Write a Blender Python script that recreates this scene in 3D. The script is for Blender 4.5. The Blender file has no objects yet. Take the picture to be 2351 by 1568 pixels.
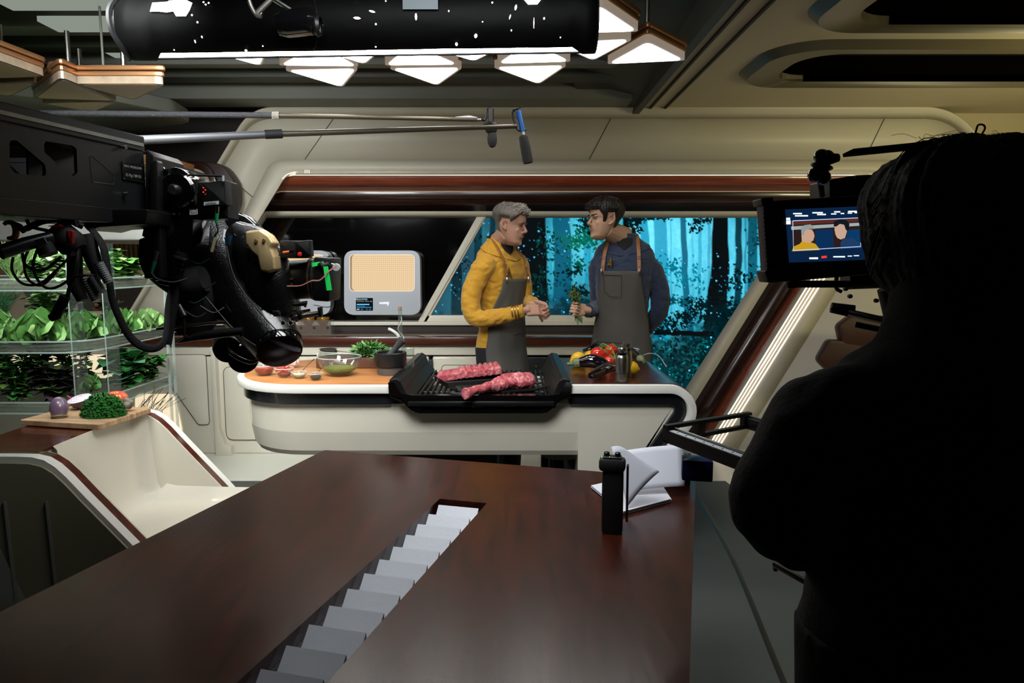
import bpy, bmesh, math, random
from mathutils import Vector, Matrix, noise
from mathutils.geometry import tessellate_polygon
random.seed(7)
SC = bpy.context.scene
COL = SC.collection
# ---------------------------------------------------------------- camera, world, exposure
FPX, PITCH, CAMH = 1600.0, math.atan(184/1600.0), 1.5
cd = bpy.data.cameras.new('camera'); cam = bpy.data.objects.new('camera', cd); COL.objects.link(cam)
cd.sensor_width = 36.0; cd.lens = 36.0*FPX/2351.0; cd.clip_start = .02
cam.location = (0, 0, CAMH); cam.rotation_euler = (math.pi/2-PITCH, 0, 0)
SC.camera = cam
SC.view_settings.view_transform = 'Standard'; SC.view_settings.look = 'None'
SC.view_settings.gamma = 1.0; SC.view_settings.exposure = 0.0; SC.view_settings.use_curve_mapping = False
w = bpy.data.worlds.new('world'); SC.world = w; w.use_nodes = True
w.node_tree.nodes['Background'].inputs[0].default_value = (.9, 1.0, .92, 1)
w.node_tree.nodes['Background'].inputs[1].default_value = .045
SC.cycles.max_bounces = 10; SC.cycles.transparent_max_bounces = 24
SC.cycles.sample_clamp_indirect = 4.0
def area(name, loc, target, size, power, col=(1,1,1), sy=None, spread=180):
    l = bpy.data.lights.new(name, 'AREA'); l.energy = power; l.color = col
    l.spread = math.radians(spread); l.shape = 'RECTANGLE'; l.size = size; l.size_y = sy or size
    o = bpy.data.objects.new(name, l); COL.objects.link(o); o.location = loc
    o.rotation_euler = (Vector(target)-Vector(loc)).to_track_quat('-Z', 'Y').to_euler()
    return o
area('front_fill_light', (-.25, 1.62, 2.48), (-.2, 3.6, .55), .8, 25, (.96, .99, 1.0), None, 130)  # unseen soft fill, added to brighten the island front
area('left_fill_light', (-1.55, 2.25, 2.5), (-1.8, 5.2, .7), .7, 31, (.96, 1, .98), None, 88)  # added fill out of view, lifts the left cabinets and floor
area('side_fill_light', (3.3, 3.0, 1.9), (3.5, 4.4, 2.6), .4, 25, (1.0, .90, .50))  # warm fill added beyond the frame for the upper right wall
area('rack_grow_light', (-2.45, 3.45, 1.962), (-2.45, 3.449, .9), 1.1, 20, (.95, 1, .9), .12)
# ---------------------------------------------------------------- geometry of the view (only used to read sizes off)
_c, _s = math.cos(PITCH), math.sin(PITCH)
def _ray(px, py):
    u, v = (px-1175.5)/FPX, (784-py)/FPX
    return Vector((u, _c+v*_s, -_s+v*_c))
def P(px, py, Y):
    r = _ray(px, py); return Vector((0,0,CAMH))+r*(Y/r.y)
def Pz(px, py, z):
    r = _ray(px, py); return Vector((0,0,CAMH))+r*((z-CAMH)/r.z)
# ---------------------------------------------------------------- materials
def lin(h):
    if isinstance(h, (tuple, list)): return tuple(h[:3])+(1,)
    h = h.lstrip('#'); v = [int(h[i:i+2], 16)/255 for i in (0,2,4)]
    return tuple(x/12.92 if x <= .04045 else ((x+.055)/1.055)**2.4 for x in v)+(1,)
def mat(name, col, rough=.5, metal=0, bump=0, bscale=60, var=.12, vscale=6, coat=0, emit=0, ecol=None, alpha=1, sheen=0, spec=.5, trans=0, ior=1.45, sss=0):
    m = bpy.data.materials.new(name); m.use_nodes = True; N = m.node_tree.nodes; L = m.node_tree.links
    b = N['Principled BSDF']; c = lin(col)
    tc = N.new('ShaderNodeTexCoord')
    n = N.new('ShaderNodeTexNoise'); n.inputs['Scale'].default_value = vscale; n.inputs['Detail'].default_value = 3
    L.new(tc.outputs['Object'], n.inputs['Vector'])
    mx = N.new('ShaderNodeMix'); mx.data_type = 'RGBA'
    mx.inputs[6].default_value = tuple(x*(1-var) for x in c[:3])+(1,)
    mx.inputs[7].default_value = tuple(min(1, x*(1+var)) for x in c[:3])+(1,)
    L.new(n.outputs['Fac'], mx.inputs[0]); L.new(mx.outputs[2], b.inputs['Base Color'])
    b.inputs['Roughness'].default_value = rough; b.inputs['Metallic'].default_value = metal
    b.inputs['Coat Weight'].default_value = coat; b.inputs['Coat Roughness'].default_value = .08
    b.inputs['Specular IOR Level'].default_value = spec
    b.inputs['Sheen Weight'].default_value = sheen
    b.inputs['Transmission Weight'].default_value = trans; b.inputs['IOR'].default_value = ior
    if sss:
        b.inputs['Subsurface Weight'].default_value = sss; b.inputs['Subsurface Radius'].default_value = (.012,.004,.002); b.inputs['Subsurface Scale'].default_value = 1
    if emit:
        b.inputs['Emission Color'].default_value = lin(ecol or col); b.inputs['Emission Strength'].default_value = emit
    b.inputs['Alpha'].default_value = alpha
    if bump:
        n2 = N.new('ShaderNodeTexNoise'); n2.inputs['Scale'].default_value = bscale; n2.inputs['Detail'].default_value = 4
        L.new(tc.outputs['Object'], n2.inputs['Vector'])
        bp = N.new('ShaderNodeBump'); bp.inputs['Strength'].default_value = bump; bp.inputs['Distance'].default_value = .01
        L.new(n2.outputs['Fac'], bp.inputs['Height']); L.new(bp.outputs['Normal'], b.inputs['Normal'])
    return m
def wood(name, c1, c2, stretch=(1,12,12), rough=.3, coat=.3, scale=3, bump=.05):
    m = mat(name, c1, rough, coat=coat); N = m.node_tree.nodes; L = m.node_tree.links; b = N['Principled BSDF']
    tc = N.new('ShaderNodeTexCoord'); mp = N.new('ShaderNodeMapping'); mp.inputs['Scale'].default_value = stretch
    n = N.new('ShaderNodeTexNoise'); n.inputs['Scale'].default_value = scale; n.inputs['Detail'].default_value = 8; n.inputs['Distortion'].default_value = .6
    L.new(tc.outputs['Object'], mp.inputs[0]); L.new(mp.outputs[0], n.inputs['Vector'])
    r = N.new('ShaderNodeValToRGB'); r.color_ramp.elements[0].color = lin(c1); r.color_ramp.elements[1].color = lin(c2)
    r.color_ramp.elements[0].position = .32; r.color_ramp.elements[1].position = .68
    L.new(n.outputs['Fac'], r.inputs[0]); L.new(r.outputs[0], b.inputs['Base Color'])
    bp = N.new('ShaderNodeBump'); bp.inputs['Strength'].default_value = bump; bp.inputs['Distance'].default_value = .005
    L.new(n.outputs['Fac'], bp.inputs['Height']); L.new(bp.outputs['Normal'], b.inputs['Normal'])
    return m
def clear(name, tint='#ffffff', op=.08, rough=.03, refl=1.0):
    # thin clear sheet: mostly lets light through, mirrors at grazing angles
    m = bpy.data.materials.new(name); m.use_nodes = True; N = m.node_tree.nodes; L = m.node_tree.links
    out = N['Material Output']; N.remove(N['Principled BSDF'])
    tr = N.new('ShaderNodeBsdfTransparent'); tr.inputs[0].default_value = lin(tint)
    gl = N.new('ShaderNodeBsdfGlossy'); gl.inputs['Roughness'].default_value = rough
    df = N.new('ShaderNodeBsdfDiffuse'); df.inputs[0].default_value = lin(tint)
    lw = N.new('ShaderNodeLayerWeight'); lw.inputs[0].default_value = .5; pw_ = N.new('ShaderNodeMath'); pw_.operation = 'POWER'; pw_.inputs[1].default_value = 4.0; L.new(lw.outputs['Facing'], pw_.inputs[0]); fr = N.new('ShaderNodeMath'); fr.operation = 'MULTIPLY_ADD'; fr.inputs[1].default_value = .55; fr.inputs[2].default_value = .045; L.new(pw_.outputs[0], fr.inputs[0])
    ns = N.new('ShaderNodeTexNoise'); ns.inputs['Scale'].default_value = 12
    mu = N.new('ShaderNodeMath'); mu.operation = 'MULTIPLY'; mu.inputs[1].default_value = refl; L.new(fr.outputs[0], mu.inputs[0])
    m0 = N.new('ShaderNodeMath'); m0.operation = 'MULTIPLY'; m0.inputs[1].default_value = op*2; L.new(ns.outputs['Fac'], m0.inputs[0])
    a = N.new('ShaderNodeMixShader'); L.new(m0.outputs[0], a.inputs[0]); L.new(tr.outputs[0], a.inputs[1]); L.new(df.outputs[0], a.inputs[2])
    c = N.new('ShaderNodeMixShader'); L.new(mu.outputs[0], c.inputs[0]); L.new(a.outputs[0], c.inputs[1]); L.new(gl.outputs[0], c.inputs[2])
    L.new(c.outputs[0], out.inputs[0]); return m
def glow(name, col, s, noise_scale=0):
    m = bpy.data.materials.new(name); m.use_nodes = True; N = m.node_tree.nodes; L = m.node_tree.links
    N.remove(N['Principled BSDF']); e = N.new('ShaderNodeEmission'); e.inputs[0].default_value = lin(col); e.inputs[1].default_value = s
    L.new(e.outputs[0], N['Material Output'].inputs[0]); return m
M = {}
M['cream'] = mat('cream_paint', '#cdc7b7', .42, bump=.02, bscale=300, var=.03)
M['cream_gloss'] = mat('cream_gloss', '#d6d0c0', .16, var=.03, coat=.4)
M['white'] = mat('white_gloss', '#e6e4dc', .25, var=.02, coat=.3)
M['floorw'] = mat('white_floor', '#dcdcd2', .3, var=.03)
M['mat_dark'] = mat('dark_mat', '#474b49', .6, bump=.05, bscale=400, var=.08)
M['dark'] = mat('dark_brown_panel', '#2a211b', .6, var=.1)
M['ceil'] = mat('grey_ceiling', '#6f7068', .55, var=.05)
M['ceil2'] = mat('dark_ceiling', '#45473f', .55, var=.05)
M['ceil_cream'] = mat('ceiling_cream', '#b8ad90', .5, var=.03)
M['void'] = mat('dark_recess', '#060503', .95, spec=0)
M['redwood'] = wood('red_wood', '#6b2e1c', '#8f4429', (1,14,14), .3)
M['darkwood'] = wood('dark_wood', '#1f0e09', '#33170e', (1,14,14), .28)
M['brownwood'] = wood('brown_wood', '#3b1d13', '#54291a', (1,16,16), .25, coat=.5)
M['tablewood'] = wood('table_wood', '#250d06', '#3e180d', (7,1,7), .27, coat=.0, scale=4, bump=.12)
M['tablewood'].node_tree.nodes['Principled BSDF'].inputs['Specular IOR Level'].default_value = .5
M['orangewood'] = wood('light_wood', '#b0713f', '#c98a55', (1,18,18), .35)
M['deskwood'] = wood('desk_wood', '#3a150d', '#5c2617', (1,10,10), .22, coat=.5)
M['tanwood'] = wood('tan_board', '#8d6a4a', '#c7a47e', (1,26,1), .5, coat=0, scale=2)
M['tanbox'] = wood('tan_box', '#9a6437', '#b57c4b', (1,10,10), .5, coat=0)
M['black'] = mat('black_metal', '#0b0b0c', .38, var=.2)
M['blackp'] = mat('black_plastic', '#0d0d0e', .5, var=.2)
M['blackg'] = mat('black_gloss', '#060607', .1, coat=.6)
M['rubber'] = mat('black_rubber', '#0a0a0a', .7)
M['steel'] = mat('steel', '#a5a39e', .28, metal=1)
M['chrome'] = mat('chrome', '#dadada', .08, metal=1)
M['silver'] = mat('silver_paint', '#a9adb5', .4, metal=.2, var=.03)
M['glass'] = clear('clear_glass', '#f4f8f6', .02)
M['pane'] = clear('window_pane', '#eef4f4', .004, .02, .6)
M['acryl'] = clear('acrylic', '#f2f8f5', .016, .05, .45)
M['acryl_edge'] = mat('acrylic_edge', '#a3b3ac', .15, var=.05, alpha=.4)
M['copper'] = mat('copper_frame', '#a2754f', .35, metal=.7)
M['gold'] = mat('gold_metal', '#c9a15a', .25, metal=.9)
M['goldskin'] = mat('brushed_gold', '#c9b080', .45, metal=.6, bump=.03)
M['lamp'] = glow('panel_lamp', '#fffaf2', 11.0)
M['strip'] = glow('warm_strip', '#ffe9cf', 2.6)
M['warm'] = glow('warm_back_light', '#ffe6bd', 1.05)
M['green_tape'] = mat('green_tape', '#19d45c', .6, emit=.05)
M['red'] = mat('red_plastic', '#c21f1c', .4)
M['orange'] = mat('orange_plastic', '#d8612a', .4)
M['leather'] = mat('brown_leather', '#8a5a33', .5)
M['darkleather'] = mat('dark_leather', '#3a1f12', .55, var=.15)
# ---------------------------------------------------------------- mesh helpers
def tag(o, label=None, cat=None, group=None, kind=None):
    if label: o['label'] = label
    if cat: o['category'] = cat
    if group: o['group'] = group
    if kind: o['kind'] = kind
    return o
def empty(name, loc=(0,0,0), label=None, cat=None, group=None, rz=0):
    o = bpy.data.objects.new(name, None); COL.objects.link(o); o.location = loc; o.rotation_euler = (0,0,rz); o.empty_display_size = .05
    return tag(o, label, cat, group)
def link(name, me, m, parent=None, smooth=35):
    o = bpy.data.objects.new(name, me); COL.objects.link(o)
    for x in (m if isinstance(m, (list, tuple)) else [m]): me.materials.append(M[x] if isinstance(x, str) else x)
    if parent:
        o.parent = parent; o.matrix_parent_inverse = _inv(parent)
    if smooth:
        me.shade_smooth()
        try: me.set_sharp_from_angle(angle=math.radians(smooth))
        except Exception: pass
    return o
def _world(o):
    m = Matrix.LocRotScale(o.location, o.rotation_euler, o.scale)
    return _world(o.parent) @ o.matrix_parent_inverse @ m if o.parent else m
def _inv(o): return _world(o).inverted()
class B:
    """collects shapes, then links them as one mesh object (coordinates are world coordinates)"""
    def __init__(s): s.bm = bmesh.new(); s.mi = 0
    def _f(s, vs):
        try:
            f = s.bm.faces.new(vs); f.material_index = s.mi; return f
        except ValueError: return None
    def box(s, c, size, rot=None, bev=0, seg=2):
        c = Vector(c); h = Vector(size)/2; R = rot.to_matrix() if hasattr(rot, 'to_matrix') else (rot or Matrix.Identity(3))
        t = bmesh.new(); bmesh.ops.create_cube(t, size=1)
        for v in t.verts: v.co = Vector((v.co.x*size[0], v.co.y*size[1], v.co.z*size[2]))
        if bev: bmesh.ops.bevel(t, geom=t.edges[:], offset=bev, segments=seg, affect='EDGES', profile=.5)
        for v in t.verts: v.co = R @ v.co + c
        s.merge(t); return s
    def merge(s, t):
        mp = {v: s.bm.verts.new(v.co) for v in t.verts}
        for f in t.faces: s._f([mp[v] for v in f.verts])
        t.free()
    def prism(s, pts, d, bev=0):
        """polygon pts (3D, planar) pushed along vector d"""
        t = bmesh.new(); d = Vector(d)
        a = [t.verts.new(Vector(p)) for p in pts]; b_ = [t.verts.new(Vector(p)+d) for p in pts]
        n = len(pts)
        t.faces.new(a); t.faces.new(b_[::-1])
        for i in range(n): t.faces.new((a[i], b_[i], b_[(i+1) % n], a[(i+1) % n]))
        bmesh.ops.recalc_face_normals(t, faces=t.faces[:])
        if bev: 
            es = [e for e in t.edges if (e.verts[0] in a) == (e.verts[1] in a)]
            bmesh.ops.bevel(t, geom=es, offset=bev, segments=2, affect='EDGES', profile=.5)
        s.merge(t); return s
    def holed(s, outer, holes, d):
        """planar polygon with holes, pushed along d"""
        d = Vector(d); loops = [[Vector(p) for p in outer]]+[[Vector(p) for p in h] for h in holes]
        flat = [p for l in loops for p in l]; tris = tessellate_polygon(loops)
        a = [s.bm.verts.new(p) for p in flat]; b_ = [s.bm.verts.new(p+d) for p in flat]
        for t in tris: s._f([a[i] for i in t]); s._f([b_[i] for i in reversed(t)])
        k = 0
        for l in loops:
            n = len(l)
            for i in range(n): s._f((a[k+i], a[k+(i+1) % n], b_[k+(i+1) % n], b_[k+i]))
            k += n
        bmesh.ops.recalc_face_normals(s.bm, faces=s.bm.faces[:]); return s
    def tube(s, pts, r, seg=10, cap=True, flat=1.0, up=None):
        pts = [Vector(p) for p in pts]; n = len(pts)
        rs = r if isinstance(r, (list, tuple)) else [r]*n
        prev = None; x = None
        for i, p in enumerate(pts):
            t = (pts[min(i+1, n-1)]-pts[max(i-1, 0)])
            if t.length < 1e-9: t = Vector((0,0,1))
            t.normalize()
            if x is None:
                u = Vector(up) if up else (Vector((0,0,1)) if abs(t.z) < .9 else Vector((1,0,0)))
                x = t.cross(u).normalized()
            else:
                x = (x-t*x.dot(t)); x = x.normalized() if x.length > 1e-6 else t.orthogonal().normalized()
            y = x.cross(t)
            ring = [s.bm.verts.new(p+(x*math.cos(a)+y*math.sin(a)*flat)*rs[i]) for a in [2*math.pi*k/seg for k in range(seg)]]
            if prev:
                for k in range(seg): s._f((prev[k], ring[k], ring[(k+1) % seg], prev[(k+1) % seg]))
            elif cap: s._f(ring[::-1] if True else ring)
            prev = ring
        if cap: s._f(prev)
        return s
    def cyl(s, a, b, r, r2=None, seg=20): return s.tube([a, b], [r, r if r2 is None else r2], seg)
    def lathe(s, prof, c, axis=(0,0,1), seg=28, close=False):
        """prof: list of (radius, height along axis)"""
        ax = Vector(axis).normalized(); x = ax.orthogonal().normalized(); y = ax.cross(x); c = Vector(c); prev = None; first = None
        for (r, h) in prof:
            if r < 1e-5: ring = [s.bm.verts.new(c+ax*h)]
            else: ring = [s.bm.verts.new(c+ax*h+(x*math.cos(2*math.pi*k/seg)+y*math.sin(2*math.pi*k/seg))*r) for k in range(seg)]
            if prev:
                for k in range(seg):
                    k2 = (k+1) % seg
                    if len(prev) == 1 and len(ring) == 1: continue
                    if len(prev) == 1: s._f((prev[0], ring[k2], ring[k]))
                    elif len(ring) == 1: s._f((prev[k], prev[k2], ring[0]))
                    else: s._f((prev[k], prev[k2], ring[k2], ring[k]))
            prev = ring
        return s
    def ell(s, c, r, rot=None, seg=16, rings=10):
        c = Vector(c); R = rot.to_matrix() if hasattr(rot, 'to_matrix') else (rot or Matrix.Identity(3))
        t = bmesh.new(); bmesh.ops.create_uvsphere(t, u_segments=seg, v_segments=rings, radius=1)
        r = (r, r, r) if isinstance(r, (int, float)) else r
        for v in t.verts: v.co = R @ Vector((v.co.x*r[0], v.co.y*r[1], v.co.z*r[2]))+c
        s.merge(t); return s
    def quad(s, *p): s._f([s.bm.verts.new(Vector(q)) for q in p]); return s
    def strip(s, A, Bp):
        a = [s.bm.verts.new(Vector(p)) for p in A]; b_ = [s.bm.verts.new(Vector(p)) for p in Bp]
        for i in range(len(a)-1): s._f((a[i], a[i+1], b_[i+1], b_[i]))
        return s
    def grid(s, rows):
        R = [[s.bm.verts.new(Vector(p)) for p in r] for r in rows]
        for i in range(len(R)-1):
            for j in range(len(R[i])-1): s._f((R[i][j], R[i][j+1], R[i+1][j+1], R[i+1][j]))
        return s
    def out(s, name, m, parent=None, smooth=35, norm=False):
        if norm: bmesh.ops.recalc_face_normals(s.bm, faces=s.bm.faces[:])
        me = bpy.data.meshes.new(name); s.bm.to_mesh(me); s.bm.free()
        return link(name, me, m, parent, smooth)
def crv(pts, n=8):
    """smooth curve through points"""
    p = [Vector(q) for q in pts]; p = [2*p[0]-p[1]]+p+[2*p[-1]-p[-2]]; o = []
    for i in range(1, len(p)-2):
        for k in range(n):
            t = k/n; a, b, c, d = p[i-1:i+3]
            o.append(.5*((2*b)+(c-a)*t+(2*a-5*b+4*c-d)*t*t+(3*b-a-3*c+d)*t**3))
    o.append(p[-2]); return o
def fuse(b, name, m, parent=None, voxel=.006, smooth=6, dec=0, disp=None):
    """melts the overlapping shapes in b into one continuous skin"""
    me = bpy.data.meshes.new(name+'_raw'); bmesh.ops.recalc_face_normals(b.bm, faces=b.bm.faces[:]); b.bm.to_mesh(me); b.bm.free()
    o = bpy.data.objects.new('raw', me); COL.objects.link(o)
    r = o.modifiers.new('r', 'REMESH'); r.mode = 'VOXEL'; r.voxel_size = voxel
    if smooth:
        q = o.modifiers.new('s', 'SMOOTH'); q.iterations = smooth; q.factor = .5
    dg = bpy.context.evaluated_depsgraph_get(); me2 = bpy.data.meshes.new_from_object(o.evaluated_get(dg)); me2.name = name
    bpy.data.objects.remove(o); bpy.data.meshes.remove(me)
    if disp:
        for v in me2.vertices: v.co = disp(v.co.copy())
    me2.materials.clear()
    for p_ in me2.polygons: p_.material_index = 0
    return link(name, me2, m, parent, 0) if not me2.shade_smooth() else None
def rrect(w, h, r, n=6):
    """rounded rectangle, centred, as (x, y) list"""
    o = []
    for cx, cy, a0 in ((w/2-r, h/2-r, 0), (-w/2+r, h/2-r, 90), (-w/2+r, -h/2+r, 180), (w/2-r, -h/2+r, 270)):
        for k in range(n+1):
            a = math.radians(a0+90*k/n); o.append((cx+r*math.cos(a), cy+r*math.sin(a)))
    return o
def rpoly(pts, r, n=6):
    """rounds the corners of a closed 3D polygon"""
    pts = [Vector(p) for p in pts]; o = []; N_ = len(pts)
    for i in range(N_):
        a, b, c = pts[i-1], pts[i], pts[(i+1) % N_]; u = (a-b); v = (c-b); lu, lv = u.length, v.length; u.normalize(); v.normalize()
        rr = r[i] if isinstance(r, (list, tuple)) else r
        ang = u.angle(v); d = min(rr/math.tan(ang/2), lu*.48, lv*.48)
        for k in range(n+1):
            t = k/n; o.append((b+u*d)*(1-t)**2+b*2*t*(1-t)+(b+v*d)*t*t)
    return o
def text(body, name, m, parent, origin, xdir, ydir, size, depth=.0004, align='CENTER'):
    cu = bpy.data.curves.new(name, 'FONT'); cu.body = body; cu.size = size; cu.align_x = align; cu.align_y = 'CENTER'; cu.extrude = depth
    t = bpy.data.objects.new('t', cu); COL.objects.link(t); dg = bpy.context.evaluated_depsgraph_get()
    me = bpy.data.meshes.new_from_object(t.evaluated_get(dg)); bpy.data.objects.remove(t)
    x = Vector(xdir).normalized(); y = Vector(ydir).normalized(); z = x.cross(y)
    for v in me.vertices: v.co = Vector(origin)+x*v.co.x+y*v.co.y+z*v.co.z
    me.materials.clear()
    return link(name, me, m, parent, 0)
def PP(pts, Y): return [P(x, y, Y) for x, y in pts]
# ---------------------------------------------------------------- room shell
b = B(); b.box((-.1, 3.2, -.05), (10.0, 8.4, .1)); tag(b.out('floor', 'floorw'), kind='structure')
fm = [Pz(1665,1108,0), Pz(1700,1140,0), Pz(1830,1300,0)]
fm = [Vector((p.x, p.y, 0)) for p in fm]
yb = fm[0].y
pts = [(-4.2, yb, 0), (fm[0].x, yb, 0), (fm[1].x+.02, fm[1].y, 0), (2.35, 3.4, 0), (2.35, -.8, 0), (-4.2, -.8, 0)]
b = B(); b.prism(pts, (0,0,.012)); mt = b.out('floor_mat', 'mat_dark')
tag(mt, 'dark grey vinyl floor covering around the dark wood table', 'floor mat')
b = B(); s0, s1 = Pz(1597,1130,.013), Pz(1800,1568,.013)
b.tube(crv([s0+(s0-s1)*.3, s0, (s0+s1)/2+Vector((.03,0,0)), s1, s1+(s1-s0)*.3]), .012, 6, flat=.1); b.out('seam', 'black', mt)

def outline(L, top, R, Y, rl, rr, zb=0.0, n=10, zl=.945):
    """arch outline in the plane Y: left side line, top edge, right side line"""
    l0, l1 = P(*L[0], Y), P(*L[1], Y); r0, r1 = P(*R[0], Y), P(*R[1], Y); zt = P(1175, top, Y).z
    fx = lambda a, c, z: a.x+(c.x-a.x)*(z-a.z)/(c.z-a.z)
    A = [Vector((fx(l0,l1,zl), Y, zl)), Vector((fx(l0,l1,zt), Y, zt)), Vector((fx(r0,r1,zt), Y, zt)), Vector((fx(r0,r1,zb), Y, zb))]
    o = [A[0]+(A[1]-A[0])*k/6 for k in range(6)]
    def arc(a, p, c, r):
        u = (a-p).normalized(); v = (c-p).normalized(); d = min(r/math.tan(u.angle(v)/2), (a-p).length*.45)
        return [(p+u*d)*(1-t)**2+p*2*t*(1-t)+(p+v*d)*t*t for t in [k/n for k in range(n+1)]]
    a1 = arc(A[0], A[1], A[2], rl); a2 = arc(A[1], A[2], A[3], rr)
    o += a1+[a1[-1]+(a2[0]-a1[-1])*k/8 for k in range(1, 8)]+a2+[a2[-1]+(A[3]-a2[-1])*k/6 for k in range(1, 7)]
    return o
OUT = {
 0: outline([(496,382),(420,510)], 246, [(2262,330),(2390,470)], 5.30, .34, .5),
 1: outline([(512,384),(436,510)], 272, [(2228,330),(2350,470)], 5.42, .30, .45),
 2: outline([(580,451),(545,520)], 367, [(1900,700),(1786,883)], 5.46, .16, .16),
 3: outline([(607,480),(579,526)], 394, [(1885,653),(1697,953)], 5.43, .14, .14),
 4: outline([(608,480),(580,526)], 404, [(1845,653),(1661,953)], 5.50, .14, .12),
 5: outline([(608,480),(580,526)], 439, [(1819,661),(1643,939)], 5.62, .10, .10),
 6: outline([(606,483),(565,550)], 484, [(1762,655),(1595,925)], 5.74, .02, .02),
 7: outline([(611,500),(575,558)], 499, [(1760,599),(1571,897)], 5.80, .01, .01)}
for (i, j, m, nm) in ((0,1,'cream','trim_1'),(1,2,'cream','wall_back'),(2,3,'cream','trim_2'),(3,4,'cream_gloss','trim_3'),(4,5,'redwood','trim_4'),(5,6,'darkwood','trim_5'),(6,7,'cream','trim_6')):
    b = B(); b.strip(OUT[i], OUT[j]); o = b.out(nm, m, smooth=25); tag(o, kind='structure')
    so = o.modifiers.new('t', 'SOLIDIFY'); so.thickness = .012; so.offset = 0
# diagonal and vertical panel joints on the back wall
wb = bpy.data.objects['wall_back']
def on12(px, py):
    t = (py-272)/95.0; return P(px, py, 5.42+.04*t-.008)
for a, c in (((765,273),(700,366)), ((1402,273),(1353,366)), ((2030,273),(1992,352))):
    b = B(); b.tube([on12(*a), on12(*c)], .003, 6); b.out('panel_seam', 'ceil2', wb)
b = B(); b.tube([P(532,412,5.41), P(580,452,5.44)], .003, 6); b.out('panel_seam', 'ceil2', wb)
# painted glowing highlight at the wood edge, four warm strips around the hood
b = B(); b.tube([p+Vector((0,-.006,-.002)) for p in OUT[5]], .004, 6); o = b.out('trim_7', mat('edge_highlight', '#d8b79c', .3, emit=.25)); tag(o, kind='structure')
def lerp(A, C, t): return [a+(c-a)*t for a, c in zip(A, C)]
ls = empty('strip_light', OUT[3][20], 'four warm white light lines edging the wooden window hood', 'strip light')
OFS = Vector((0,-.012,-.003))
for t in (.22, .45, .68, .92):
    L4 = [p+OFS for p in lerp(OUT[4], OUT[3], t)]
    b = B(); b.tube(L4[(8 if t < .3 else 27):], ([.0022]*20+[.004]*(len(L4)-28)) if t < .3 else .004, 6); b.out('light_line', 'strip', ls)
    if t > .3: b = B(); b.tube(L4[7:17], .0022, 6); b.out('light_line', 'strip', ls)
for t in (0, .03, .06, .09):
    q = P(700+t*110, 394, 5.33); b = B(); b.tube([q+Vector((0,0,.012)), q-Vector((0,0,.012))], .001, 6); b.out('light_line', 'strip', ls)
# wall behind: dark upper left, cream alcove with plants, right side wall
b = B(); b.prism(PP([(-500,150),(720,150),(590,430),(470,640),(395,800),(-500,800)], 5.76), (0,.06,0)); tag(b.out('wall_left', 'dark'), kind='structure')
# right wall: curves from the ceiling down
prof = []
for k in range(13):
    a = math.radians(90*k/12); prof.append((3.95+.6*math.sin(a), 2.63-.6*(1-math.cos(a))))
prof = [(3.9,2.63)]+prof+[(4.56, 1.0), (4.5, 0)]
b = B(); b.strip([(x, 5.4, z) for x, z in prof], [(x, -.8, z) for x, z in prof]); o = b.out('wall_right', 'ceil_cream', smooth=40); tag(o, kind='structure')
b = B(); b.box((3.95, 5.56, 1.3), (1.5, .08, 2.7)); tag(b.out('wall_back_right', 'ceil_cream'), kind='structure')
# walls closing the room behind the camera and on the far left
b = B(); b.box((-.3, -1.0, 1.45), (9.6, .1, 2.9)); tag(b.out('wall_rear', 'dark'), kind='structure')
b = B(); b.box((-4.9, 2.3, 1.45), (.1, 6.6, 2.9)); tag(b.out('wall_side_left', 'dark'), kind='structure')
# seat cushions on the right wall
for pts, lab in (([(1925,748),(1960,722),(2200,735),(2200,830),(1935,795)], 'brown upholstered cushion, upper of two on the right wall'), ([(1878,828),(1905,780),(2200,800),(2200,880),(1900,850)], 'brown upholstered cushion, lower of two on the right wall')):
    b = B(); b.prism(rpoly(PP(pts, 4.9), .05), (0,.09,0), bev=.02); tag(b.out('wall_cushion', 'darkleather'), lab, 'cushion', 'brown cushions on the right wall')
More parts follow.
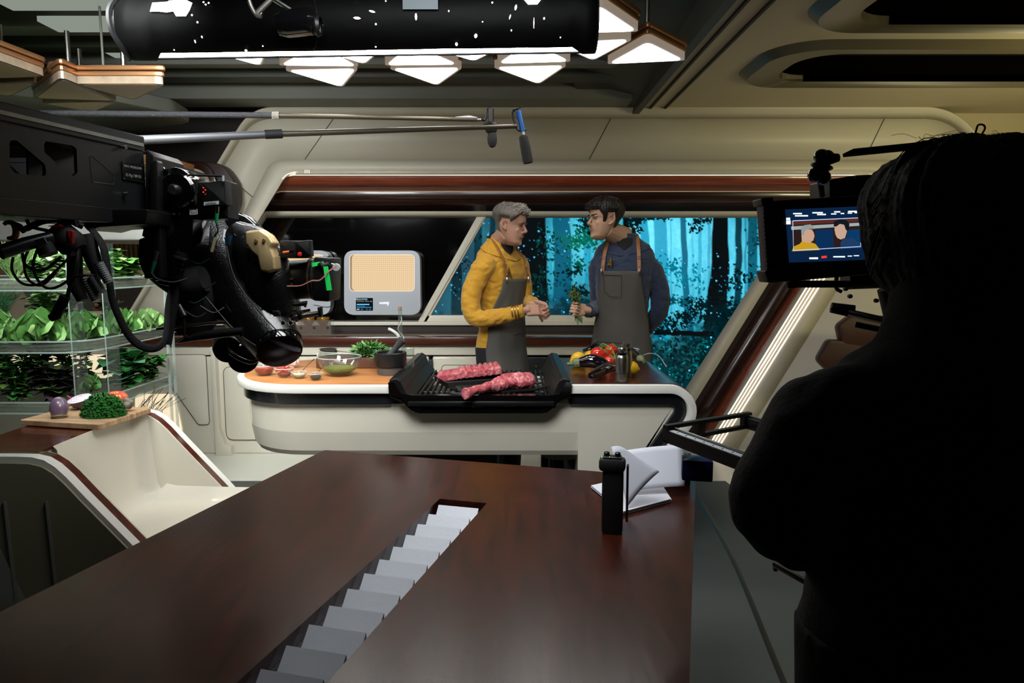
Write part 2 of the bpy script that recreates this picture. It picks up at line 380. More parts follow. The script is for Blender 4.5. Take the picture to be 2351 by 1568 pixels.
# ---------------------------------------------------------------- ceiling
ZC = 2.63
def zc(px, py): return Pz(px, py, ZC)
def stad(x0, x1, y0, y1, r, z=ZC):
    return [Vector((x, y, z)) for x, y in [(cx+(x0+x1)/2, cy+(y0+y1)/2) for cx, cy in rrect(x1-x0, y1-y0, r, 8)]]
S1o, S1i = (1.36, 3.9, 3.72, 4.60, .30), (1.62, 3.9, 3.98, 4.57, .22)
S2o, S2i = (1.33, 3.9, 2.62, 3.53, .30), (1.59, 3.9, 2.88, 3.50, .22)
b = B(); b.holed([(.94,-.8,ZC),(3.94,-.8,ZC),(3.94,5.54,ZC),(.94,5.54,ZC)], [stad(S[0], 3.86, S[2], S[3], S[4]) for S in (S1i, S2i)], (0,0,.04))
tag(b.out('ceiling', 'ceil_cream', smooth=20), kind='structure')
for k, (So, Si) in enumerate(((S1o, S1i), (S2o, S2i))):
    r = empty('ceiling_louver', ((So[0]+So[1])/2-.6, (So[2]+So[3])/2, ZC), ['long dark oval ceiling recess nearer the back wall', 'long dark oval ceiling recess cut by the top of the photo'][k], 'ceiling recess', 'oval ceiling recesses')
    b = B(); Ao = stad(So[0], 3.92, So[2], So[3], So[4], ZC); Am = stad(So[0]+.06, 3.90, So[2]+.06, So[3]-.015, So[4]-.04, ZC-.035); Ai = stad(Si[0], 3.86, Si[2], Si[3], Si[4], ZC); At = stad(Si[0], 3.86, Si[2], Si[3], Si[4], ZC+.22)
    for X, Y_ in ((Ao, Am), (Am, Ai)): b.strip(X+X[:1], Y_+Y_[:1])
    b.out('rim', mat('olive_rim','#554e3a',.35), r); b = B(); b.strip(Ai+Ai[:1], At+At[:1]); b.out('recess_wall', M['void'], r)
    b = B(); b.prism(At, (0,0,.02)); b.out('recess_top', M['void'], r)
    for q in range(4):
        yy = Si[2]+.1+q*.14; b = B(); b.tube([(Si[0]+.1, yy, ZC+.16), (3.8, yy, ZC+.16)], .022, 10); b.out('slat', mat('slat_dark','#0a0804',.6,spec=.2), r)
# two ribs running towards the back wall
for x in (1.02, 1.13):
    b = B(); b.box((x, 2.3, ZC-.004), (.014, 6.0, .02)); tag(b.out('trim_8', 'dark'), kind='structure')
b = B(); b.box((.92, 2.3, ZC+.16), (.05, 6.1, .40)); tag(b.out('trim_9', 'ceil2'), kind='structure')
# coffered ceiling: top slab, long cross beams, sloped end
b = B(); b.box((-2.0, 2.3, ZC+.42), (5.9, 6.2, .05)); tag(b.out('ceiling_slab', 'ceil2'), kind='structure')
cf = empty('coffer_beams', (-1, 4.2, ZC+.1)); cf['kind'] = 'structure'
for k, (yy, z0, wd) in enumerate(((5.18, ZC+.0, .28), (4.86, ZC+.08, .16), (4.60, ZC+.10, .10), (4.36, ZC+.13, .12), (4.05, ZC+.14, .16), (3.62, ZC+.16, .12), (3.1, ZC+.16, .12), (2.6, ZC+.16, .12))):
    b = B(); b.box((-1.85, yy, (z0+ZC+.4)/2), (5.4, wd, ZC+.4-z0), bev=.01); b.out('beam', 'ceil' if k % 2 == 0 else 'ceil2', cf)
b = B(); b.prism([(.9, 5.3, ZC), (.55, 5.3, ZC), (.25, 4.5, ZC+.2), (.9, 2.2, ZC+.2)], (0,0,.2)); tag(b.out('ceiling_edge', 'ceil2'), kind='structure')
# bright diffuser slots between beams at the far left
for k, (x0, x1, y_, h) in enumerate(((0, 300, 8, 22), (110, 288, 60, 22), (245, 400, 122, 12))):
    a, c = Pz(x0, y_, ZC+.14), Pz(x1, y_, ZC+.14)
    b = B(); b.box(((a.x+c.x)/2, a.y, ZC+.15), (c.x-a.x, .18, .03), bev=.004)
    tag(b.out('ceiling_diffuser', glow('pale_diffuser', '#b4beb0', .55)), ['pale translucent ceiling strip in the top left corner', 'pale toothed ceiling strip left of the wrapped tube light', 'small pale ceiling strip under the wrapped tube light'][k], 'ceiling light', 'pale ceiling strips')
# left vault of the ceiling, cream, lower
b = B(); v0 = [Pz(x, y, 2.45) for x, y in ((-250,175),(60,225),(250,232),(400,262),(440,285),(330,300),(-250,290))]
b.prism(rpoly(v0, .12), (0,0,.1), bev=.03); tag(b.out('ceiling_vault', 'ceil'), kind='structure')
# ---------------------------------------------------------------- window: dark glass, mullion, sill bar, clear pane, forest screen
win = empty('window_1', P(1175,745,5.8)); win['kind'] = 'structure'
YG = 5.8
g = lambda px, py, Y=YG: P(px, py, Y)
b = B(); b.prism([g(540,500,5.82), g(1100,500,5.82), g(955,745,5.82), g(430,745,5.82)], (0,.02,0)); dg_ = b.out('dark_glass', mat('smoked_glass', '#050505', .06, coat=.5), win)
b = B(); b.prism([g(1100,496,5.81), g(1780,496,5.81), g(1520,960,5.81), g(1350,960,5.81), g(955,748,5.81)], (0,.006,0)); b.out('clear_pane', 'pane', win)
b = B(); b.prism([g(1094,498,5.77), g(1116,498,5.77), g(979,742,5.77), g(957,742,5.77)], (0,.05,0), bev=.006); b.prism([g(1102,498,5.755), g(1112,498,5.755), g(971,742,5.755), g(962,742,5.755)], (0,.02,0)); b.out('mullion', 'cream', win)
b = B(); b.prism([g(1114,724,5.77), g(1420,724,5.77), g(1420,741,5.77), g(962,741,5.77), g(975,724,5.77)], (0,.05,0), bev=.005)
b.prism([g(400,739,5.73), g(1420,739,5.73), g(1420,747,5.73), g(400,747,5.73)], (0,.09,0), bev=.004); b.out('sill_bar', 'cream', win)

b = B(); b.prism([g(380,745,5.76), g(1420,745,5.76), g(1420,775,5.76), g(380,775,5.76)], (0,.03,0)); b.out('lower_gap', 'dark', win)
# ---------------------------------------------------------------- big backlit screen behind the window
import numpy as np
def forest():
    st = 2; x0, x1, y0, y1 = 900, 1960, 430, 1000
    X, Y = np.meshgrid(np.arange(x0, x1+1, st), np.arange(y0, y1+1, st)); H, W = X.shape; rg = np.random.default_rng(5)
    def vn(sx, sy, seed):
        r = np.random.default_rng(seed); a = r.random((int((y1-y0)/sy)+3, int((x1-x0)/sx)+3))
        fx, fy = (X-x0)/sx, (Y-y0)/sy; ix, iy = fx.astype(int), fy.astype(int); tx, ty = fx-ix, fy-iy; tx = tx*tx*(3-2*tx); ty = ty*ty*(3-2*ty)
        return (a[iy,ix]*(1-tx)+a[iy,ix+1]*tx)*(1-ty)+(a[iy+1,ix]*(1-tx)+a[iy+1,ix+1]*tx)*ty
    def gs(cx, cy, sx, sy): return np.exp(-((X-cx)/sx)**2-((Y-cy)/sy)**2)
    b = .04+.95*gs(1590,560,150,150)+.7*gs(1325,560,60,110)+.55*gs(1480,520,60,120)+.35*gs(1570,720,120,60)+.28*gs(1265,600,22,130)+.16*gs(1075,690,60,50)+.18*gs(1560,820,60,40)+.25*gs(1725,620,60,120)+.12*gs(1110,540,30,40)
    b *= .85+.3*vn(9,34,1)*vn(5,9,2)+.12*vn(3,3,3)
    b = np.clip(b, 0, 1.15)
    col = np.stack([.012+.10*b**2.2, .02+.50*b, .035+.66*b], -1)
    def trunk(pts, w0, w1, c, a):
        ys = [p[1] for p in pts]; xs = [p[0] for p in pts]
        cx = np.interp(Y, ys, xs)+2.5*(vn(300,40,int(w0*7+xs[0]))-.5)*2; hw = np.interp(Y, [ys[0], ys[-1]], [w0, w1])
        m = np.clip((hw-np.abs(X-cx))/2.0, 0, 1)*((Y >= ys[0]) & (Y <= ys[-1]))*a
        for k in range(3): col[..., k] = col[..., k]*(1-m)+c[k]*m
    far = (.0, .20, .33); mid = (.0, .10, .18); dk = (.0, .012, .02); bk = (.001, .002, .003)
    for t in (([(1479,430),(1479,760)],10,12,far,.85), ([(1517,430),(1518,780)],15,17,far,.8), ([(1290,430),(1291,740)],20,22,(.0,.06,.11),.92), ([(1350,430),(1350,650)],9,9,far,.7), ([(1612,430),(1600,800)],4,6,far,.6), ([(1590,430),(1592,700)],3,4,far,.35), ([(1564,430),(1572,620),(1588,800)],7,9,(.0,.07,.13),.93), ([(1630,430),(1628,700)],4,5,mid,.5),
              ([(1222,430),(1225,760)],32,36,bk,1), ([(1180,430),(1182,760)],12,14,dk,.9), ([(1160,430),(1160,760)],6,8,bk,.9), ([(1095,430),(1100,760)],9,12,dk,.8), ([(1130,430),(1130,760)],7,7,dk,.85), ([(1045,430),(1050,760)],12,14,bk,.8), ([(1438,430),(1438,700)],8,9,bk,1),
              ([(1653,430),(1654,600),(1645,700),(1632,820),(1615,1000)],16,34,bk,1), ([(1694,430),(1696,600),(1690,800)],8,9,dk,.96), ([(1726,430),(1727,800)],11,13,(.0,.05,.08),.95), ([(1712,430),(1712,800)],3,4,mid,.7), ([(1756,430),(1754,800)],9,9,bk,1), ([(1540,430),(1542,720)],2,3,far,.6), ([(1268,430),(1262,560),(1266,740)],3,5,(.0,.22,.34),.5)):
        trunk(*t)
    # ground, undergrowth and a fallen log
    und = vn(14,9,11)*.6+vn(5,4,12)*.4; lvl = np.interp(X, [900,1200,1345,1500,1560,1640,1800], [735,690,640,745,742,700,640])
    m = np.clip((Y-lvl)/55.0+(und-.5)*1.6, 0, 1)*.93
    for k in range(3): col[..., k] = col[..., k]*(1-m)+(.0, .012, .016)[k]*m
    gr = (vn(7,6,13) > .66) & (Y > 770) & (X > 1500) & (X < 1640); col[gr] += (.0, .05, .045)
    lg = (np.abs(Y-(764+(X-1540)*.04)) < 6) & (X > 1500) & (X < 1640); col[lg] = bk
    # leaves: clumps of small dark or green ellipses
    def leaves(cx, cy, sx, sy, n, c, r=(2.2, 5)):
        for _ in range(n):
            x, y = rg.normal(cx, sx), rg.normal(cy, sy); a = rg.random()*3.14; ra = r[0]+rg.random()*(r[1]-r[0]); rb = ra*.5
            i0, i1 = int((y-8-y0)/st), int((y+8-y0)/st)+1; j0, j1 = int((x-8-x0)/st), int((x+8-x0)/st)+1
            if i0 < 0 or j0 < 0 or i1 >= H or j1 >= W: continue
            xx, yy = X[i0:i1, j0:j1]-x, Y[i0:i1, j0:j1]-y; u, v = xx*math.cos(a)+yy*math.sin(a), -xx*math.sin(a)+yy*math.cos(a)
            q = (u/ra)**2+(v/rb)**2 < 1; f = .6+.8*rg.random(); col[i0:i1, j0:j1][q] = [k*f for k in c]
    bl = (.0, .006, .008); gn = (.0, .10, .06)
    for a in ((1352,508,11,8,70,bl), (1345,530,14,14,80,bl), (1338,548,22,12,120,gn), (1322,560,18,8,60,gn), (1325,605,16,12,60,(.0,.06,.045)), (1315,625,13,5,40,bl), (1452,520,9,16,90,bl), (1462,505,8,5,40,bl), (1500,501,20,3,40,bl), (1610,504,12,5,40,bl), (1600,520,10,8,30,bl), (1240,640,30,22,90,(.0,.02,.02)), (1255,560,18,20,60,(.0,.03,.03)),
              (1560,690,25,7,70,(.0,.05,.07)), (1540,610,16,12,60,(.0,.12,.18)), (1605,700,18,10,120,bl), (1590,728,30,8,160,bl), (1530,745,20,8,110,bl), (1660,735,14,14,120,bl), (1680,700,16,30,120,bl), (1640,800,30,30,160,bl), (1330,672,16,8,90,bl), (1560,800,30,14,80,bl), (1575,850,30,20,120,bl), (1530,850,24,20,60,(.0,.035,.03)), (1700,640,20,12,60,bl), (1740,560,14,30,50,(.0,.03,.05)), (1590,640,22,16,60,(.0,.14,.2)), (1060,600,40,60,120,bl)):
        leaves(*a)
    # glints of light
    for _ in range(420):
        x, y = (rg.uniform(985, 1345), rg.uniform(505, 735)) if rg.random() < .5 else (rg.uniform(1500, 1760), rg.uniform(560, 900))
        j, i = int((x-x0)/st), int((y-y0)/st); s = rg.random()**3
        col[i, j] = (.15*s, .25+.5*s, .5+.6*s)
        if s > .6: col[i, j+1] = col[i, j]*.6; col[i+1, j] = col[i, j]*.6
    YS = 7.0
    vs = [P(float(px), float(py), YS) for py in Y[:, 0] for px in X[0]]
    fs = [(i*W+j, i*W+j+1, (i+1)*W+j+1, (i+1)*W+j) for i in range(H-1) for j in range(W-1)]
    me = bpy.data.meshes.new('forest_screen'); me.from_pydata([tuple(v) for v in vs], [], fs)
    ca = me.color_attributes.new('pic', 'FLOAT_COLOR', 'POINT')
    ca.data.foreach_set('color', np.concatenate([col, np.ones((H, W, 1))], -1).astype(np.float32).ravel())
    m = bpy.data.materials.new('screen_picture'); m.use_nodes = True; N = m.node_tree.nodes; L = m.node_tree.links; N.remove(N['Principled BSDF'])
    at = N.new('ShaderNodeVertexColor'); at.layer_name = 'pic'; e = N.new('ShaderNodeEmission'); e.inputs[1].default_value = 2.0
    L.new(at.outputs[0], e.inputs[0]); L.new(e.outputs[0], N['Material Output'].inputs[0])
    o = link('forest_screen', me, m, None, 0)
    tag(o, 'large glowing screen behind the window showing a misty blue forest', 'screen')
    a, c = P(x0, y0, YS+.06), P(x1, y1, YS+.06); b = B(); b.box(((a.x+c.x)/2, YS+.06, (a.z+c.z)/2), (c.x-a.x+.1, .1, a.z-c.z+.1)); b.out('housing', 'black', o)
forest()
# ---------------------------------------------------------------- back counter and cabinets
YC = 5.3
b = B(); x0, x1 = -3.9, P(1495,780,YC).x
zc1, zc0 = P(1175,774,YC).z, P(1175,794,YC).z
b.box(((x0+x1)/2, YC+.22, (zc0+zc1)/2), (x1-x0, .44, zc1-zc0), bev=.006)
b.box((x1/2-.55, YC+.435, zc1-.012), (x1+1.1, .09, .02)); tag(b.out('back_counter', 'brownwood'), 'long dark red wooden counter running under the window', 'counter')
zr0 = P(1175,816,YC+.03).z
b = B(); b.box(((x0+x1)/2, YC+.27, (zr0+zc0)/2), (x1-x0, .46, zc0-zr0-.002), bev=.004)
b2 = b.out('counter_rail', 'cream_gloss'); tag(b2, 'cream rail running below the dark wooden back counter', 'rail')
def cab(pxa, pxb, label, panels, top=819, m='cream_gloss', group='cream base cabinets under the back counter', Y=YC+.04, zb=0, rad=.03, mr=.06):
    xa, xb = P(pxa, 900, Y).x, P(pxb, 900, Y).x; zt = P(1175, top, Y).z
    r = empty('base_cabinet', ((xa+xb)/2, Y+.2, 0), label, 'cabinet', group)
    b = B(); b.box(((xa+xb)/2, Y+.2, (zt+zb)/2), (xb-xa, .4, zt-zb), bev=.012, seg=3); b.out('body', m, r)
    for pp in panels:
        q = rpoly(PP(pp, Y-.012), rad); b = B(); b.prism(q, (0,.014,0), bev=.004); d = b.out('door', m, r)
        b = B(); b.tube([p+Vector((0,.0,0)) for p in q+q[:1]], .0022, 6); b.out('gap_line', 'dark', d)
    return r
cab(-140, 352, 'cream base cabinet with a glowing rounded slot behind the plants', [])
cab(354, 489, 'cream base cabinet with an outlined tapered door left of the post', [[(388,814),(473,814),(481,975),(455,975),(388,880)]])
cab(502, 686, 'cream base cabinet with rounded outlined door behind the camera head', [[(512,842),(672,842),(672,1010),(520,1010)]], rad=.06)
cab(688, 985, 'cream base cabinet hidden mostly behind the island', [[(700,842),(975,842),(975,1010),(700,1010)]])
cab(994, 1100, 'banded cream base cabinet behind the legs of the man in yellow', [[(1014,838),(1090,838),(1090,1000),(1014,1000)]])
cab(1102, 1200, 'plain cream base cabinet behind the apron of the man in yellow', [[(1112,838),(1190,838),(1190,1000),(1112,1000)]])
r = cab(1202, 1380, 'black base cabinet with round brass studs beside the right end of the grill', [], m='black', group=None)
for x, y in ((1213,845),(1231,841),(1256,841),(1300,841)):
    p = P(x, y, YC+.04); b = B(); b.lathe([(0,-.012),(.009,-.012),(.013,-.004),(.013,.002)], p, (0,1,0)); b.out('stud', 'gold', r)
b = B(); b.box((P(989,900,YC).x, YC+.15, .38), (.025, .3, .74), bev=.005); tag(b.out('trim_10', mat('blue_steel','#20242c',.3,metal=.5)), kind='structure')
# flared post between cabinets
xp = P(494,900,YC).x; b = B(); b.prism([(xp-.012,YC-.02,.85),(xp+.02,YC-.02,.85),(xp+.02,YC-.02,.2),(xp+.06,YC-.02,.09),(xp+.11,YC-.02,.07),(xp+.11,YC-.02,0),(xp-.012,YC-.02,0)], (0,.3,0), bev=.004)
tag(b.out('trim_11', 'cream'), kind='structure')
# glowing rounded slot
q = [p+Vector((0,0,0)) for p in rpoly(PP([(22,812),(338,812),(345,870),(22,870)], YC+.03), .07)]
r = empty('niche_light', q[0], 'warm glowing rounded slot low behind the plant rack', 'niche light')
b = B(); b.prism(q, (0,.012,0)); b.out('diffuser', mat('ribbed_glow', '#e8dcc0', .5, emit=.75, ecol='#ffe9c4'), r)
b = B(); b.tube(q+q[:2], .006, 8); b.out('rim', 'cream', r)
q = rpoly(PP([(310,905),(400,905),(420,1000),(310,1000)], YC+.03), .05)
r = empty('niche_light', q[0], 'warm glowing panel low behind the bench beside the bare twigs', 'niche light')
b = B(); b.prism(q, (0,.012,0)); b.out('diffuser', mat('ribbed_glow2', '#e8dcc0', .5, emit=.75, ecol='#ffe9c4'), r)
# ---------------------------------------------------------------- wall alcove behind the plant rack
YA = 5.56
b = B(); b.prism(PP([(-250,600),(470,600),(400,775),(-250,775)], YA), (0,.05,0)); tag(b.out('wall_alcove', mat('alcove','#c9b7a0',.5)), kind='structure')
for pp, m in (([(249,640),(368,640),(331,712),(262,712)],'dark'), ([(36,640),(165,640),(85,700),(75,700)],'ceil'), ([(165,640),(249,640),(262,712),(180,712)],'ceil2')):
    b = B(); b.prism(PP(pp, YA-.02), (0,.02,0)); tag(b.out('trim_12', m), kind='structure')
b = B(); b.prism(rpoly(PP([(-250,490),(420,490),(470,520),(470,551),(-250,551)], 4.9), .03), (0,.6,0), bev=.01)
hd = b.out('wall_hood', mat('hood_paint','#deded9',.4)); tag(hd, 'pale grey hood above the plant rack behind the crane arm', 'hood')
b = B()
for k in range(40):
    p = P(-40+k*10.4, 600, 5.50); q = P(-40+k*10.4, 551, 5.50); b.tube([(p.x,p.y,p.z),(p.x,p.y,q.z)], .013, 6)
b.box((-3.5, 5.53, 1.6), (1.9, .04, .4)); ob = b.out('slatted_panel', mat('slat_tan','#b08d6b',.6)); ob.name = 'wall_slats'; tag(ob, kind='structure')
# upper left recess behind the crane, with brown surround and ribbed vent
r = empty('wall_niche', P(450,430,5.2), 'rounded brown and cream wall niche with a ribbed vent above the gimbal box', 'wall niche')
b = B(); b.prism(rpoly(PP([(200,372),(508,372),(540,420),(540,470),(490,560),(200,560)], 5.22), .18), (0,.16,0), bev=.02); b.out('surround', mat('plum','#3a2a2c',.5), r)
b = B(); b.prism(rpoly(PP([(200,370),(472,370),(496,410),(500,480),(440,560),(200,560)], 5.17), .14), (0,.05,0), bev=.015); b.out('surround', 'darkwood', r)
b = B(); b.prism(rpoly(PP([(200,386),(456,386),(478,410),(480,480),(440,560),(200,560)], 5.13), .12), (0,.05,0), bev=.015); b.out('inner_panel', 'cream', r)
b = B(); b.prism(rpoly(PP([(380,408),(452,408),(458,420),(458,428),(380,428)], 5.11), .03), (0,.03,0)); v = b.out('vent', 'tanwood', r)
b = B()
for k in range(10):
    p = P(384+k*7.4, 418, 5.105); b.tube([p-Vector((0,0,.028)), p+Vector((0,0,.028))], .005, 6)
b.out('vent_rib', 'tanbox', v)
b = B(); b.prism(PP([(318,352),(391,362),(391,388),(318,388)], 4.6), (0,.35,0), bev=.01); tag(b.out('wooden_box', 'tanbox'), 'light orange wooden box standing high behind the crane arm', 'box')
b = B(); p0, p1 = P(315,300,4.62), P(395,388,4.62); b.box((P(350,392,4.8).x, 4.8, P(350,392,4.8).z), (.5, .5, .02)); sh = b.out('wall_shelf', 'ceil2'); tag(sh, 'dark shelf high on the wall behind the crane arm', 'shelf')
# ---------------------------------------------------------------- two wall dispensers in the dark glass
def dispenser(x0, x1, label):
    Y = 5.68; r = empty('wall_dispenser', P((x0+x1)/2, 723, Y), label, 'food dispenser', 'silver food dispensers set in the dark glass')
    f = rpoly(PP([(x0,575),(x1,575),(x1+2,723),(x0,723)], Y), .085, 10)
    h = rpoly(PP([(x0+12,584),(x0+162,584),(x0+162,669),(x0+12,669)], Y), .04, 8)
    b = B(); b.holed(f, [h], (0,.11,0)); b.out('face_plate', 'silver', r)
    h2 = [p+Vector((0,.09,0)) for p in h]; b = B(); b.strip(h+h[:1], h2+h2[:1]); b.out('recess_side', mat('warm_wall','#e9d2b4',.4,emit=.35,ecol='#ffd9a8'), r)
    m = glow('dotted_back', '#ffe0b4', .9); N = m.node_tree.nodes; L = m.node_tree.links
    tc = N.new('ShaderNodeTexCoord'); vo = N.new('ShaderNodeTexVoronoi'); vo.inputs['Scale'].default_value = 62; vo.inputs['Randomness'].default_value = 0
    L.new(tc.outputs['Object'], vo.inputs['Vector']); rr_ = N.new('ShaderNodeValToRGB'); rr_.color_ramp.elements[0].color = lin('#ffe8c4'); rr_.color_ramp.elements[1].color = lin('#f0c690'); rr_.color_ramp.elements[0].position = .3; rr_.color_ramp.elements[1].position = .6
    L.new(vo.outputs['Distance'], rr_.inputs[0]); L.new(rr_.outputs[0], [n for n in N if n.type == 'EMISSION'][0].inputs[0])
    b = B(); b.prism(h2, (0,.01,0)); b.out('light_panel', m, r)
    b = B(); b.tube([p+Vector((0,.004,0)) for p in h+h[:1]], .004, 6); b.out('recess_rim', glow('rim_glow','#ffe9cc',1.1), r)
    s = rpoly(PP([(x0+27,684),(x0+66,684),(x0+66,713),(x0+27,713)], Y-.004), .006); b = B(); b.prism(s, (0,.006,0)); sc = b.out('display', glow('display_dark','#0c1a26',.6), r)
    X, Z = (1,0,0), (0,0,1)
    text('REPLICATOR', 'lettering', glow('display_white','#bfe6ff',1.0), sc, P(x0+39,687.5,Y-.006), X, Z, .018)
    for k, (a, c, y, hh, cc) in enumerate(((29,46,692,3,'#6a5a3c'), (48,58,692,2,'#58808c'), (60,64,692,3,'#8a7a4c'), (29,58,699,2.6,'#7fd0ff'), (29,48,703,1.5,'#2a6f96'), (29,35,710,2.4,'#c9d8c8'), (38,44,710,1.6,'#4c88a0'), (50,54,710,1.6,'#4c88a0'), (57,62,710,1.6,'#4c88a0'))):
        b = B(); b.prism(PP([(x0+a,y-hh/2),(x0+c,y-hh/2),(x0+c,y+hh/2),(x0+a,y+hh/2)], Y-.0055), (0,.001,0)); b.out('display_bar', glow('bar'+str(k),cc,.9), sc)
    for k in range(8):
        b = B(); b.prism(PP([(x0+29+k*4.4,704.5),(x0+32+k*4.4,704.5),(x0+32+k*4.4,706.8),(x0+29+k*4.4,706.8)], Y-.0055), (0,.001,0)); b.out('display_key', glow('key','#5fb6dc',.7), sc)
    b = B(); b.prism(PP([(x0+81,694),(x0+103,693),(x0+103,697),(x0+101,702),(x0+99,702),(x0+99,698),(x0+81,698)], Y-.003), (0,.004,0)); b.out('label_plate', mat('pale_label','#dfe6f2',.4,emit=.3), r)
dispenser(790, 964, 'silver food dispenser with glowing recess, fully visible right of the camera lens')
dispenser(582, 757, 'silver food dispenser partly hidden behind the camera lens')
# ---------------------------------------------------------------- ceiling: triangular light panels
def tri_panel(pts, label, lit=True, z=2.50, hang=True, group='lit triangular ceiling panels'):
    """pts: the three corners of the glowing lens, in the plane z"""
    P3 = [Vector((p[0], p[1], z)) for p in pts]; c = sum(P3, Vector())/3
    r = empty('ceiling_panel_light', c+Vector((0,0,.09)), label, 'ceiling light', group)
    def sc(f, zz): return rpoly([Vector((c.x+(p.x-c.x)*f, c.y+(p.y-c.y)*f, zz)) for p in P3], .028, 5)
    b = B(); b.prism(sc(.885, z-.002), (0,0,.006), bev=0); b.out('lens', 'lamp' if lit else M['lens_off'], r)
    b = B(); b.holed(sc(1.0, z), [sc(.89, z)], (0,0,.035)); b.out('acrylic_rim', 'rim_acryl' if lit else 'rim_off', r)
    b = B(); b.prism(sc(1.03, z+.036), (0,0,.022), bev=.004); b.out('copper_band', 'copper', r)
    b = B(); b.prism(sc(1.06, z+.062), (0,0,.024), bev=.006); b.out('copper_cap', 'copper', r)
    if hang:
        b = B(); b.cyl(c+Vector((0,0,.085)), c+Vector((0,0,.30)), .012, seg=10); b.out('hanger', 'steel', r)
    return r
M['lens_off'] = mat('lens_off', '#a8907a', .4, var=.05)
M['rim_off'] = mat('unlit_acrylic', '#8a7a68', .15, var=.3, vscale=30)
M['rim_acryl'] = mat('lit_acrylic', '#6f5e4c', .2, emit=.22, ecol='#ffe9d0')
zp = lambda a, z=2.5: Pz(a[0], a[1], z)
LT = [([(634,151),(828,153),(731,98)],'one of the lit triangles: long edge down, above the leftmost far tip'),
 ([(648,160),(824,156),(786,201)],'lit triangular ceiling panel, tip farthest left of the three tips nearest the wall'),
 ([(722,112),(880,112),(838,148)],'lit triangular ceiling panel between the left and middle panel pairs, under the tube'),
 ([(879,151),(1060,149),(942,98)],'lit triangular ceiling panel above the middle pair joint, apex behind the tube'),
 ([(888,156),(1065,154),(1004,197)],'lit triangular ceiling panel with tip toward the wall, above the boom microphones'),
 ([(985,110),(1156,108),(1089,141)],'lit triangular ceiling panel between the middle and right panel pairs'),
 ([(1136,147),(1316,142),(1218,92)],'lit triangular ceiling panel, upper half of the right pair'),
 ([(1127,153),(1304,149),(1237,194)],'lit triangular ceiling panel with tip toward the wall, right of the microphones'),
 ([(1268,98),(1458,88),(1361,140)],'lit triangular ceiling panel passing behind the right end of the tube'),
 ([(1290,78),(1472,73),(1372,6)],'lit triangular ceiling panel above the right end of the tube'),
 ([(1388,148),(1579,139),(1487,93)],'lit triangular ceiling panel farthest right, beside the ceiling rail'),
 ([(470,116),(614,116),(600,152)],'lit triangular ceiling panel farthest left of the lit ones')]
for pts, lab in LT:
    tri_panel([zp(p) for p in pts], lab)
for pts, lab in (([(1120,70),(1290,66),(1210,20)], 'lit triangular ceiling panel hidden behind the tube, right'), ([(880,74),(1040,72),(960,28)], 'lit triangular ceiling panel hidden behind the tube, middle')): pass
for pts, lab, z in (([(-60,182),(106,176),(-60,118)],'unlit triangular ceiling panel at the left edge, upper one',2.35), ([(-90,196),(98,186),(20,222)],'unlit triangular ceiling panel at the left edge, lower one',2.35),
                 ([(72,226),(272,232),(140,176)],'unlit triangular ceiling panel with its apex at the copper joint',2.35), ([(168,192),(384,192),(308,230)],'unlit triangular ceiling panel with the thick copper edge, right of the joint',2.35), ([(88,236),(268,234),(212,258)],'unlit triangular ceiling panel nearest the crane arm',2.35)):
    tri_panel([zp(p, z) for p in pts], lab, lit=False, z=z, group='unlit triangular ceiling panels')
b = B(); p = Pz(140,172,2.4); b.lathe([(0,0),(.05,0),(.06,.02),(.05,.05),(0,.06)], p); j = b.out('panel_joint', 'copper'); tag(j, 'small round copper joint linking the unlit triangular panels', 'joint')
b = B(); a, c = Pz(215,160,2.46), Pz(318,158,2.46); b.box(((a.x+c.x)/2, a.y, 2.46), (c.x-a.x, .07, .03), bev=.003); b.cyl((a.x+.05,a.y,2.475),(a.x+.05,a.y,2.82),.006); tag(b.out('mounting_rail', 'ceil'), 'pale metal mounting rail on top of the thick unlit copper panel', 'rail')
# ---------------------------------------------------------------- wrapped tube light
YT = 2.6
c0, c1 = P(300,66,YT), P(1365,50,YT); ax = (c1-c0).normalized(); R0 = .108
tl = empty('tube_light', (c0+c1)/2, 'long black wrapped tube light hanging level across the top of the view', 'tube light')
def cp(t, a, r=R0):
    """point on the wrap: t along, a angle from straight down, towards the viewer positive"""
    return c0+(c1-c0)*t+Vector((0, -math.sin(a)*r, -math.cos(a)*r))
b = B(); n = 40; rows = []
wr = random.Random(3)
for i in range(n+1):
    t = i/n; row = []
    a0, a1 = .42 if t > .055 else -.1, 2*math.pi-.55
    if t > .955: a0 = -.12
    for k in range(33):
        a = a0+(a1-a0)*k/32; r = R0*(1+.02*noise.noise((t*14, a*2, 0))+.01*noise.noise((t*50, a*5, 3)))
        row.append(cp(t, a, r))
    rows.append(row)
b.grid(rows); wrp = b.out('black_wrap', mat('black_wrap','#030303',.6,bump=.2,bscale=14,spec=.06), tl, smooth=60)
so = wrp.modifiers.new('t','SOLIDIFY'); so.thickness = .004; so.offset = 1
b = B(); b.tube([c0-ax*.005, c0+ax*.01], R0*.98, 24); b.out('end_cap', 'black', tl)
b = B(); b.tube([c1-ax*.01, c1+ax*.005], R0*.98, 24); b.out('end_cap', 'black', tl)
b = B(); pts = crv([cp(-.004, .1, R0*1.0)]+[cp(-.004+.006*math.sin(a*3), a, R0*1.02) for a in (.6,1.2,1.8,2.4,3.0)], 5); b.tube(pts, .010, 6); b.out('wrap_edge', 'black', tl)
b = B(); b.tube([cp(.04,0,0)-Vector((0,0,.0)), cp(.965,0,0)], R0*.90, 28); b.out('tube', glow('tube_glow','#f6faff',16.0), tl)
